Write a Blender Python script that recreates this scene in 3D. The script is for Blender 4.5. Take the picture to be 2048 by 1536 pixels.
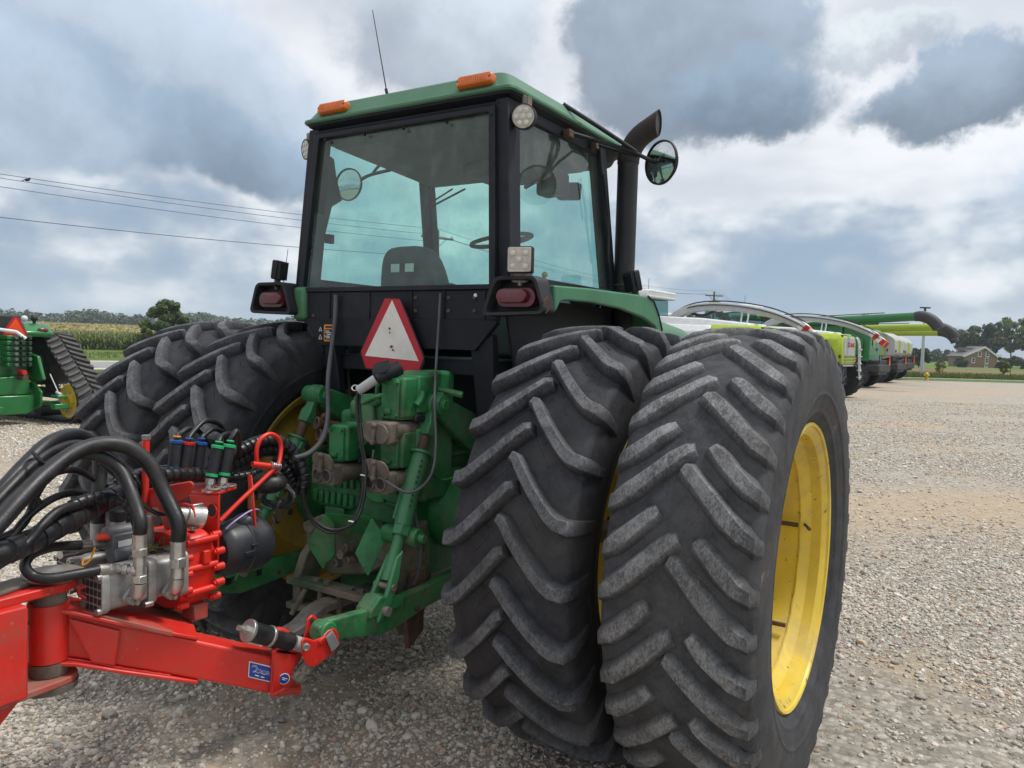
import bpy, bmesh, math, random
import numpy as np
from mathutils import Vector, Matrix, noise as mnoise
R_ = math.radians
for o in list(bpy.data.objects): bpy.data.objects.remove(o)
sc = bpy.context.scene
COL = sc.collection

# ------------------------------------------------------------------ camera
CAM = dict(x=2.5971, y=-3.165, h=1.7563, yaw=.5575, pitch=-.0509, roll=.0292, f=1549.6)
_y, _p, _r = CAM['yaw'], CAM['pitch'], CAM['roll']
C0 = Vector((CAM['x'], CAM['y'], CAM['h']))
FW = Vector((-math.sin(_y)*math.cos(_p), math.cos(_y)*math.cos(_p), math.sin(_p)))
_rt = Vector((math.cos(_y), math.sin(_y), 0)); _up = _rt.cross(FW)
RT = _rt*math.cos(_r) + _up*math.sin(_r); UP = RT.cross(FW)
cd = bpy.data.cameras.new('camera'); cam = bpy.data.objects.new('camera', cd); COL.objects.link(cam)
cd.sensor_width = 36; cd.lens = CAM['f']/2048*36; cd.clip_start = .05; cd.clip_end = 6000
cam.matrix_world = Matrix(((RT.x, UP.x, -FW.x, C0.x), (RT.y, UP.y, -FW.y, C0.y), (RT.z, UP.z, -FW.z, C0.z), (0, 0, 0, 1)))
sc.camera = cam
FH = Vector((-math.sin(_y), math.cos(_y), 0)); RH = Vector((math.cos(_y), math.sin(_y), 0))
def ray(u, v): return FW + RT*((u-1024)/CAM['f']) - UP*((v-768)/CAM['f'])
def PX(u, v, X): d = ray(u, v); return C0 + d*((X-C0.x)/d.x)
def PY(u, v, Y): d = ray(u, v); return C0 + d*((Y-C0.y)/d.y)
def PZ(u, v, Z): d = ray(u, v); return C0 + d*((Z-C0.z)/d.z)
def PD(u, v, D): return C0 + ray(u, v)*D

# ------------------------------------------------------------------ render, sun, sky
sc.render.engine = 'CYCLES'
sc.view_settings.view_transform = 'Standard'; sc.view_settings.look = 'None'
sc.view_settings.gamma = 1; sc.view_settings.use_curve_mapping = False
sc.view_settings.exposure = 1.0
sc.cycles.max_bounces = 6; sc.cycles.transparent_max_bounces = 16
sc.cycles.diffuse_bounces = 2; sc.cycles.glossy_bounces = 3
sc.cycles.caustics_reflective = False; sc.cycles.caustics_refractive = False
SUN_EL, SUN_AZ = 62, 48      # azimuth measured from +Y towards +X
sd = bpy.data.lights.new('sun', 'SUN'); sd.energy = 1.5; sd.angle = R_(14); sd.color = (1, .965, .91)
sun = bpy.data.objects.new('sun', sd); COL.objects.link(sun)
sdir = Vector((math.sin(R_(SUN_AZ))*math.cos(R_(SUN_EL)), math.cos(R_(SUN_AZ))*math.cos(R_(SUN_EL)), math.sin(R_(SUN_EL))))
sun.rotation_euler = (-sdir).to_track_quat('-Z', 'Y').to_euler(); sun.location = (0, 0, 30)

class NT:
    """small node-tree writer"""
    def __init__(s, nt): s.nt = nt; nt.nodes.clear()
    def n(s, t, **kw):
        x = s.nt.nodes.new(t)
        for k, v in kw.items(): setattr(x, k, v)
        return x
    def put(s, sock, val):
        if isinstance(val, bpy.types.NodeSocket): s.nt.links.new(val, sock)
        elif isinstance(val, (tuple, list, Vector)) and sock.type == 'RGBA' and len(val) == 3: sock.default_value = (*val, 1)
        else: sock.default_value = val
    def m(s, op, a, b=0., c=0., clamp=False):
        x = s.n('ShaderNodeMath', operation=op, use_clamp=clamp)
        for i, q in enumerate((a, b, c)): s.put(x.inputs[i], q)
        return x.outputs[0]
    def vm(s, op, a, b=(0, 0, 0)):
        x = s.n('ShaderNodeVectorMath', operation=op); s.put(x.inputs[0], a)
        if op == 'SCALE': s.put(x.inputs['Scale'], b)
        else: s.put(x.inputs[1], b)
        return x.outputs['Value'] if op in ('DOT_PRODUCT', 'LENGTH', 'DISTANCE') else x.outputs[0]
    def noise(s, vec, scale, detail=4, rough=.55, dist=0., out='Fac'):
        x = s.n('ShaderNodeTexNoise'); s.put(x.inputs['Vector'], vec)
        for k, v in (('Scale', scale), ('Detail', detail), ('Roughness', rough), ('Distortion', dist)): s.put(x.inputs[k], v)
        return x.outputs[out]
    def voro(s, vec, scale, feat='F1', out='Distance', rnd=1.):
        x = s.n('ShaderNodeTexVoronoi', feature=feat); s.put(x.inputs['Vector'], vec); s.put(x.inputs['Scale'], scale); s.put(x.inputs['Randomness'], rnd)
        return x.outputs[out]
    def sm(s, val, a, b, lo=0., hi=1.):
        x = s.n('ShaderNodeMapRange', interpolation_type='SMOOTHSTEP')
        for i, q in enumerate((val, a, b, lo, hi)): s.put(x.inputs[i], q)
        return x.outputs[0]
    def mix(s, f, a, b, blend='MIX'):
        x = s.n('ShaderNodeMix', data_type='RGBA', blend_type=blend)
        s.put(x.inputs[0], f); s.put(x.inputs[6], a); s.put(x.inputs[7], b)
        return x.outputs[2]
    def ramp(s, f, stops):
        x = s.n('ShaderNodeValToRGB'); s.put(x.inputs[0], f); e = x.color_ramp.elements
        while len(e) < len(stops): e.new(.5)
        for q, (p, c) in zip(e, stops): q.position = p; q.color = (*c, 1)
        return x.outputs[0]

world = bpy.data.worlds.new('World'); sc.world = world; world.use_nodes = True
world.cycles.sampling_method = 'MANUAL'; world.cycles.sample_map_resolution = 256
SKY_MASSES = [  # picture column, row, half-width, half-height, tilt, colour of the base, strength, edge
    (90, 120, .39, .165, -16, (.285, .335, .40), .93, .72), (290, 290, .36, .10, -17, (.17, .225, .29), .97, .58),
    (-330, 240, .30, .16, 0, (.28, .34, .41), .9, .7), (880, 70, .13, .11, -12, (.36, .405, .47), .9, .7),
    (1400, 80, .165, .125, -8, (.22, .265, .32), .98, .84), (1500, 195, .12, .05, -4, (.150, .20, .255), .94, .6),
    (1915, 185, .105, .055, 16, (.18, .225, .28), .97, .7), (1790, 95, .09, .022, 4, (.40, .445, .50), .7, .5),
    (2500, 330, .25, .12, 10, (.28, .34, .41), .9, .7), (1250, -400, .40, .16, 0, (.30, .35, .42), .9, .7),
    (300, -480, .5, .16, 10, (.32, .37, .44), .9, .7)]
def build_sky():
    w = NT(world.node_tree)
    d = w.vm('NORMALIZE', w.n('ShaderNodeTexCoord').outputs['Generated'])
    sx = w.n('ShaderNodeSeparateXYZ'); w.put(sx.inputs[0], d)
    el = w.m('MAXIMUM', sx.outputs[2], 0.)
    k = w.m('ADD', el, .16)
    cx = w.n('ShaderNodeCombineXYZ')
    w.put(cx.inputs[0], w.m('DIVIDE', sx.outputs[0], k)); w.put(cx.inputs[1], w.m('DIVIDE', sx.outputs[1], k)); w.put(cx.inputs[2], 3.7)
    p = cx.outputs[0]
    # direction warped by two octaves so cloud outlines billow
    wa = w.vm('SUBTRACT', w.noise(d, 8.5, 6, .62, out='Color'), (.5, .5, .5))
    wb = w.vm('SUBTRACT', w.noise(d, 2.2, 1, .5, out='Color'), (.5, .5, .5))
    dw = w.vm('ADD', w.vm('ADD', d, w.vm('SCALE', wa, .15)), w.vm('SCALE', wb, .06))
    n1 = w.noise(p, 1.5, 4, .52)
    n2 = w.noise(d, 8., 5, .58)
    n3 = w.noise(d, 5., 5, .55)
    # bright high overcast
    col = w.mix(w.sm(n1, .34, .66), (.60, .635, .69), (.87, .88, .905))
    # grey underlit cloud masses
    def mass(u, v, a, b, rot, dark, strength, edge=.5, lum=1.95):
        nonlocal col
        c = ray(u, v).normalized(); r = c.cross(Vector((0, 0, 1))).normalized(); q = r.cross(c)
        cr, sr = math.cos(R_(rot)), math.sin(R_(rot))
        e1 = (r*cr + q*sr)/a; e2 = (q*cr - r*sr)/b
        x1 = w.vm('DOT_PRODUCT', dw, tuple(e1)); x2 = w.vm('DOT_PRODUCT', dw, tuple(e2))
        rr = w.m('SQRT', w.m('ADD', w.m('MULTIPLY', x1, x1), w.m('MULTIPLY', x2, x2)))
        front = w.m('GREATER_THAN', w.vm('DOT_PRODUCT', d, tuple(c)), .3)
        msk = w.m('MULTIPLY', w.m('MULTIPLY', w.sm(rr, 1.05, edge), front), strength)
        top = w.sm(w.m('ADD', x2, w.m('MULTIPLY', w.m('SUBTRACT', n2, .5), 1.6)), 1.1, -.8)
        dk = w.mix(top, tuple(min(.9, q*lum+.03) for q in dark), dark)
        col = w.mix(msk, col, dk)
    for a in SKY_MASSES: mass(*a)
    # low cumulus bank, blue shadowed bases and pale tops
    eb = w.m('ADD', el, w.m('MULTIPLY', w.m('SUBTRACT', n3, .5), .17))
    bank = w.sm(eb, .182, .166)
    p2 = w.vm('MULTIPLY', d, (1., 1., 1.9))
    b1 = w.noise(p2, 5.2, 5, .52); b2 = w.noise(w.vm('ADD', p2, (0, 0, .05)), 5.2, 4, .52)
    lit = w.m('ADD', w.m('MULTIPLY', w.m('SUBTRACT', b1, b2), 1.5), w.m('MULTIPLY', w.m('SUBTRACT', n3, .5), .9))
    lit = w.m('ADD', lit, w.sm(eb, .06, .19, -.10, .16))
    bc = w.ramp(w.sm(lit, -.30, .38), [(0, (.27, .37, .495)), (.30, (.345, .425, .53)), (.58, (.47, .535, .615)), (.8, (.63, .68, .735)), (1, (.82, .84, .875))])
    low = w.sm(el, .11, .0); bc = w.mix(w.m('MULTIPLY', low, .55), bc, (.40, .52, .66))
    col = w.mix(w.m('MULTIPLY', bank, .96), col, bc)
    col = w.vm('SCALE', col, .56)
    # clear gaps show the real sky
    sk = w.n('ShaderNodeTexSky', sky_type='NISHITA'); sk.sun_disc = False
    sk.sun_elevation = R_(SUN_EL); sk.sun_rotation = R_(SUN_AZ)
    bg1 = w.n('ShaderNodeBackground'); w.put(bg1.inputs[0], sk.outputs[0]); bg1.inputs[1].default_value = .10
    bg2 = w.n('ShaderNodeBackground'); w.put(bg2.inputs[0], col); bg2.inputs[1].default_value = 1.0
    ms = w.n('ShaderNodeMixShader'); ms.inputs[0].default_value = .93
    w.nt.links.new(bg1.outputs[0], ms.inputs[1]); w.nt.links.new(bg2.outputs[0], ms.inputs[2])
    out = w.n('ShaderNodeOutputWorld'); w.nt.links.new(ms.outputs[0], out.inputs[0])
build_sky()

# ------------------------------------------------------------------ materials
M = {}
def pm(name, base, rough=.5, metal=0., var=.18, scale=7., dirt=None, damt=.35, dscale=3., dlo=.45, dhi=.7, bump=0., bscale=60., coat=0., spec=.5, fine=None):
    """painted / rubber / metal surface: mottled base, dirt patches, fine relief"""
    m = bpy.data.materials.new(name); m.use_nodes = True; w = NT(m.node_tree)
    tc = w.n('ShaderNodeTexCoord').outputs['Object']
    b = w.n('ShaderNodeBsdfPrincipled'); out = w.n('ShaderNodeOutputMaterial'); w.nt.links.new(b.outputs[0], out.inputs[0])
    lo = tuple(c*(1-var) for c in base); hi = tuple(min(1, c*(1+var)) for c in base)
    n = w.noise(tc, scale, 6, .62)
    col = w.mix(w.sm(n, .3, .7), lo, hi)
    r = rough
    if dirt:
        dn = w.noise(tc, dscale, 9, .68, .4); dm = w.sm(dn, dlo, dhi, 0, damt)
        col = w.mix(dm, col, dirt); r = w.m('ADD', w.m('MULTIPLY', dm, .8-rough if rough < .8 else 0.), rough)
    if fine:   # speckle (chips, dust specks): (colour, scale, threshold, amount)
        fn = w.noise(tc, fine[1], 5, .7); col = w.mix(w.sm(fn, fine[2], fine[2]+.06, 0, fine[3]), col, fine[0])
    w.put(b.inputs['Base Color'], col); w.put(b.inputs['Roughness'], r); b.inputs['Metallic'].default_value = metal
    b.inputs['Specular IOR Level'].default_value = spec
    if coat: b.inputs['Coat Weight'].default_value = coat; b.inputs['Coat Roughness'].default_value = .15
    if bump:
        bn = w.n('ShaderNodeBump'); bn.inputs['Strength'].default_value = bump; bn.inputs['Distance'].default_value = .01
        w.put(bn.inputs['Height'], w.noise(tc, bscale, 6, .6)); w.nt.links.new(bn.outputs[0], b.inputs['Normal'])
    M[name] = m; return m
DUST = (.20, .165, .125); GREASE = (.035, .028, .022)
pm('green_paint', (.034, .165, .068), .42, var=.15, scale=3, dirt=(.11, .20, .11), damt=.5, dscale=2, bump=.03, bscale=30, fine=((.10, .13, .09), 60, .63, .5))
pm('green_dull', (.046, .145, .078), .5, var=.14, scale=2.2, dirt=(.085, .19, .115), damt=.6, dscale=1.5, bump=.03, bscale=25, fine=((.16, .22, .15), 45, .62, .4))  # duller, greyer green for roof and bonnet
pm('green_dirty', (.020, .165, .052), .48, var=.38, scale=9, dirt=DUST, damt=.55, dscale=5, dlo=.47, dhi=.72, bump=.25, bscale=35, fine=(GREASE, 25, .62, .7))
pm('green_grimy', (.035, .075, .035), .7, var=.3, scale=8, dirt=(.17, .145, .11), damt=.9, dscale=3.5, dlo=.36, dhi=.55, bump=.35, bscale=30, fine=(GREASE, 16, .6, .6))
pm('green_new', (.010, .150, .032), .3, var=.1, coat=.3)
pm('drab_steel', (.15, .125, .10), .75, var=.3, scale=12, dirt=(.06, .05, .042), damt=.7, dscale=6, bump=.35, bscale=40)
pm('bare_steel', (.23, .21, .19), .55, .35, var=.3, scale=14, dirt=(.16, .10, .065), damt=.7, dscale=5, bump=.2, bscale=40)
pm('exhaust_rust', (.026, .019, .017), .8, var=.4, scale=9, dirt=(.06, .036, .025), damt=.7, dscale=5, bump=.3, bscale=45)
pm('rusty', (.10, .055, .036), .8, var=.35, scale=14, dirt=(.045, .03, .025), damt=.8, dscale=6, bump=.3, bscale=45)
pm('cab_black', (.008, .010, .016), .58, spec=.3, var=.3, scale=4, dirt=(.045, .05, .06), damt=.35, dscale=2.4, bump=.05, bscale=40, fine=((.12, .12, .12), 70, .68, .5))
pm('black_plastic', (.012, .013, .017), .6, spec=.35, var=.25, dirt=(.06, .06, .065), damt=.45, dscale=4, bump=.1, bscale=80)
pm('cabin_trim', (.075, .085, .085), .7, var=.2, dirt=(.16, .16, .15), damt=.4)
pm('exhaust_black', (.012, .0125, .015), .55, var=.3, scale=5, dirt=(.032, .027, .026), damt=.5, dscale=3, bump=.12, bscale=50, fine=((.12, .11, .1), 60, .67, .4))
pm('red_paint', (.60, .022, .014), .38, var=.14, scale=3, dirt=(.34, .07, .045), damt=.65, dscale=4, coat=.12, bump=.06, bscale=25, fine=((.34, .16, .12), 38, .62, .6))
pm('red_bright', (.70, .028, .016), .4, var=.10, scale=5, dirt=(.40, .05, .03), damt=.4, dscale=6, bump=.12, bscale=45)
pm('red_dusty', (.42, .045, .032), .6, var=.25, scale=6, dirt=(.24, .17, .125), damt=.9, dscale=3.5, dlo=.38, dhi=.6, bump=.1, bscale=40)
pm('yellow_paint', (.68, .49, .05), .42, var=.14, scale=2.5, dirt=(.44, .34, .14), damt=.6, dscale=3.2, fine=((.10, .065, .025), 22, .62, .8), bump=.04, bscale=25)
pm('yellow_dirty_shaded', (.44, .30, .03), .6, var=.25, scale=4, dirt=(.13, .095, .045), damt=.6, dscale=3.5, fine=((.035, .028, .018), 11, .60, .8), bump=.15, bscale=30)  # dirty rim yellow, base also darkened for the shade inside the left wheels
pm('yellow_new', (.70, .47, .02), .3, var=.08, coat=.2)
pm('hose_rubber', (.010, .0105, .0125), .42, var=.25, scale=10, dirt=(.075, .068, .06), damt=.4, dscale=7, bump=.12, bscale=120)
pm('hose_wrap', (.009, .010, .013), .30, var=.25, scale=8, dirt=(.06, .053, .045), damt=.4, dscale=5)
pm('cable_grey', (.07, .075, .085), .6, var=.2, dirt=(.14, .13, .12), damt=.5)
pm('zinc', (.52, .51, .49), .32, .85, var=.15, scale=20, dirt=(.30, .26, .22), damt=.5, dscale=14, bump=.06, bscale=80)
pm('cast_aluminium', (.40, .395, .385), .5, .55, var=.16, scale=14, dirt=(.24, .20, .17), damt=.55, dscale=7, bump=.15, bscale=90)
pm('valve_grey', (.12, .13, .145), .5, .2, var=.2, dirt=(.2, .18, .15), damt=.4)
pm('cone_plastic', (.020, .023, .030), .42, var=.2, scale=3, dirt=(.07, .075, .08), damt=.45, dscale=4, fine=((.2, .19, .17), 40, .69, .5))
pm('grey_pad', (.20, .20, .21), .7, var=.15, bump=.2, bscale=70)
pm('amber_lens', (.66, .145, .008), .28, var=.12, scale=12, dirt=(.42, .12, .03), damt=.5, dscale=9, coat=.4)
pm('red_lens', (.105, .008, .018), .28, var=.2, scale=10, dirt=(.20, .08, .09), damt=.4, dscale=8, coat=.4)
pm('sign_red', (.46, .008, .028), .45, var=.08, dirt=(.30, .03, .04), damt=.4, dscale=8)
pm('sign_white', (.76, .74, .69), .5, var=.04, scale=9, dirt=(.58, .55, .49), damt=.5, dscale=7)
pm('sign_orange', (.90, .075, .008), .5, var=.05)
pm('sticker_orange', (.80, .26, .01), .5, var=.05)
pm('sticker_blue', (.012, .045, .27), .4, var=.05)
pm('white_mark', (.72, .72, .71), .5, var=.03)
pm('green_ring', (.02, .42, .15), .5, var=.05); pm('blue_ring', (.012, .09, .34), .5, var=.05); pm('red_ring', (.52, .012, .012), .5, var=.05)
pm('orange_tie', (.70, .28, .01), .5, var=.05); pm('red_cap', (.80, .06, .03), .45, var=.05); pm('purple_cord', (.38, .30, .58), .6, var=.1)
pm('straw', (.14, .115, .06), .9, var=.4, scale=40)
pm('chain_steel', (.06, .052, .045), .6, .3, var=.3)
pm('lens_led', (.50, .47, .41), .3, var=.15, scale=25, dirt=(.28, .24, .18), damt=.6, dscale=12, coat=.3)
pm('lens_cell', (.62, .60, .55), .2, var=.1, coat=.5)
pm('wood', (.16, .11, .07), .8)
pm('asphalt', (.25, .245, .24), .9, var=.12, scale=.6, dirt=(.32, .30, .275), damt=.6, dscale=.2)
pm('pole_wood', (.13, .105, .085), .85, var=.3, scale=5); pm('pole_metal', (.50, .52, .54), .45, .3, var=.08)
pm('wire', (.04, .04, .045), .6)
pm('lime_paint', (.36, .48, .012), .35, var=.08, coat=.2); pm('lime_dull', (.30, .41, .03), .45, var=.1)
pm('machine_white', (.66, .68, .69), .4, var=.06, dirt=(.5, .5, .48), damt=.3); pm('machine_grey', (.40, .41, .41), .45, var=.08)
pm('machine_dark', (.025, .027, .03), .6, var=.3, scale=3, dirt=(.06, .055, .05), damt=.5, dscale=2)
pm('machine_tyre', (.020, .021, .023), .75, var=.3, scale=4); pm('machine_orange', (.66, .29, .02), .5, var=.08)
pm('boot_rubber', (.035, .038, .045), .6, var=.15)
pm('brick', (.26, .165, .105), .85, var=.25, scale=3); pm('roof_shingle', (.15, .14, .14), .85, var=.2, scale=2); pm('house_white', (.72, .72, .70), .6, var=.04)
pm('window_dark', (.03, .035, .04), .2, var=.1); pm('hydrant_yellow', (.78, .50, .01), .4, var=.05)
pm('bark', (.095, .075, .058), .95, var=.3, scale=6, bump=.5, bscale=15)
pm('bird_dark', (.03, .03, .035), .8)

def leaf_mat(name, a, b, c, trans=.35):
    m = bpy.data.materials.new(name); m.use_nodes = True; w = NT(m.node_tree)
    g = w.n('ShaderNodeNewGeometry'); at = w.n('ShaderNodeAttribute', attribute_name='tone')
    col = w.ramp(at.outputs['Fac'], [(0, a), (.55, b), (1, c)])
    df = w.n('ShaderNodeBsdfPrincipled'); w.put(df.inputs['Base Color'], col); df.inputs['Roughness'].default_value = .55
    tr = w.n('ShaderNodeBsdfTranslucent'); w.put(tr.inputs[0], w.mix(1., col, (1.2, 1.3, .6), 'MULTIPLY'))
    ms = w.n('ShaderNodeMixShader'); ms.inputs[0].default_value = trans
    w.nt.links.new(df.outputs[0], ms.inputs[1]); w.nt.links.new(tr.outputs[0], ms.inputs[2])
    out = w.n('ShaderNodeOutputMaterial'); w.nt.links.new(ms.outputs[0], out.inputs[0]); M[name] = m
leaf_mat('leaf', (.06, .10, .036), (.115, .165, .062), (.19, .235, .095), .42)
leaf_mat('leaf_dark', (.030, .050, .023), (.060, .088, .036), (.11, .135, .058))
leaf_mat('leaf_far', (.042, .066, .036), (.068, .100, .052), (.10, .135, .072), .25)
leaf_mat('leaf_young', (.10, .14, .03), (.18, .23, .05), (.26, .26, .07))
leaf_mat('corn_leaf', (.09, .13, .045), (.16, .20, .07), (.27, .26, .11), .35)
leaf_mat('corn_tassel', (.22, .20, .075), (.32, .27, .11), (.42, .34, .16), .2)
leaf_mat('grass_blade', (.05, .09, .016), (.10, .15, .03), (.20, .20, .07), .3)

def glass_mat(name, tint, ior=1.45, gl=.02, extra=0.):
    m = bpy.data.materials.new(name); m.use_nodes = True; w = NT(m.node_tree)
    tc = w.n('ShaderNodeTexCoord').outputs['Object']
    t = w.n('ShaderNodeBsdfTransparent'); t.inputs[0].default_value = (*tint, 1)
    g = w.n('ShaderNodeBsdfGlossy'); g.inputs['Roughness'].default_value = gl; g.inputs[0].default_value = (1, 1, 1, 1)
    fr = w.n('ShaderNodeFresnel'); fr.inputs[0].default_value = ior
    bf = w.n('ShaderNodeNewGeometry').outputs['Backfacing']
    ms = w.n('ShaderNodeMixShader'); w.put(ms.inputs[0], w.m('MULTIPLY', fr.outputs[0], w.m('SUBTRACT', 1., bf))); w.nt.links.new(t.outputs[0], ms.inputs[1]); w.nt.links.new(g.outputs[0], ms.inputs[2])
    # streaked, spotted dust, plus an even pale veil standing in for sky reflection
    df = w.n('ShaderNodeBsdfDiffuse'); df.inputs[0].default_value = (.55, .56, .52, 1)
    st = w.noise(w.vm('MULTIPLY', tc, (10, 10, 5)), 1., 8, .7); sp = w.noise(tc, 70, 3, .6)
    f = w.m('ADD', w.m('MULTIPLY', w.sm(st, .40, .75), .06+extra), w.m('MULTIPLY', w.sm(sp, .66, .74), .14)); f = w.m('ADD', f, .025)
    m2 = w.n('ShaderNodeMixShader'); w.put(m2.inputs[0], f); w.nt.links.new(ms.outputs[0], m2.inputs[1]); w.nt.links.new(df.outputs[0], m2.inputs[2])
    out = w.n('ShaderNodeOutputMaterial'); w.nt.links.new(m2.outputs[0], out.inputs[0]); M[name] = m
glass_mat('tinted_glass', (.815, .95, .92)); glass_mat('machine_glass', (.35, .55, .52), 1.6)
def mirror_mat():
    m = bpy.data.materials.new('mirror_glass'); m.use_nodes = True; w = NT(m.node_tree)
    g = w.n('ShaderNodeBsdfPrincipled'); g.inputs['Metallic'].default_value = 1; g.inputs['Roughness'].default_value = .06
    g.inputs['Base Color'].default_value = (.55, .58, .60, 1)
    out = w.n('ShaderNodeOutputMaterial'); w.nt.links.new(g.outputs[0], out.inputs[0]); M['mirror_glass'] = m
mirror_mat()
def tyre_mat(name, base, top, sand, samt, wscale=9.):
    m = bpy.data.materials.new(name); m.use_nodes = True; w = NT(m.node_tree)
    tc = w.n('ShaderNodeTexCoord').outputs['Object']
    wear = w.n('ShaderNodeAttribute', attribute_name='wear').outputs['Fac']
    n = w.noise(tc, wscale, 9, .68, .3); n2 = w.noise(w.vm('MULTIPLY', tc, (1.5, .8, .8)), 75, 7, .78, .8); n3 = w.noise(tc, 3.4, 8, .62, .5)
    col = w.mix(w.sm(n, .3, .72), tuple(c*.62 for c in base), tuple(c*1.45 for c in base))
    # scuffed, greyed bar faces
    sc_ = w.m('MULTIPLY', wear, w.sm(w.m('ADD', w.m('MULTIPLY', n, .35), w.m('MULTIPLY', n2, .65)), .40, .62, .18, 1.))
    col = w.mix(sc_, col, top)
    col = w.mix(w.m('MULTIPLY', w.sm(n2, .62, .72), .35), col, (.12, .12, .125))
    # dried sand between the bars
    sm_ = w.m('MULTIPLY', w.sm(w.m('ADD', n3, w.m('MULTIPLY', w.m('SUBTRACT', n2, .5), .25)), .66, .73, 0, samt), w.m('SUBTRACT', 1., w.m('MULTIPLY', wear, .6)))
    col = w.mix(sm_, col, sand)
    col = w.mix(w.sm(n3, .42, .66, 0, .35), col, (.085, .079, .073))
    b = w.n('ShaderNodeBsdfPrincipled'); w.put(b.inputs['Base Color'], col); b.inputs['Roughness'].default_value = .72; b.inputs['Specular IOR Level'].default_value = .35
    bp = w.n('ShaderNodeBump'); bp.inputs['Strength'].default_value = .45; bp.inputs['Distance'].default_value = .006
    w.put(bp.inputs['Height'], w.m('ADD', w.m('MULTIPLY', w.noise(tc, 90, 5, .65), .6), w.m('MULTIPLY', n2, .7))); w.nt.links.new(bp.outputs[0], b.inputs['Normal'])
    out = w.n('ShaderNodeOutputMaterial'); w.nt.links.new(b.outputs[0], out.inputs[0]); M[name] = m
tyre_mat('tyre_rubber', (.019, .020, .025), (.17, .175, .19), (.20, .17, .13), .35, 12.)
tyre_mat('tyre_worn', (.030, .0315, .036), (.27, .275, .28), (.40, .335, .25), .9, 12.)

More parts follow.
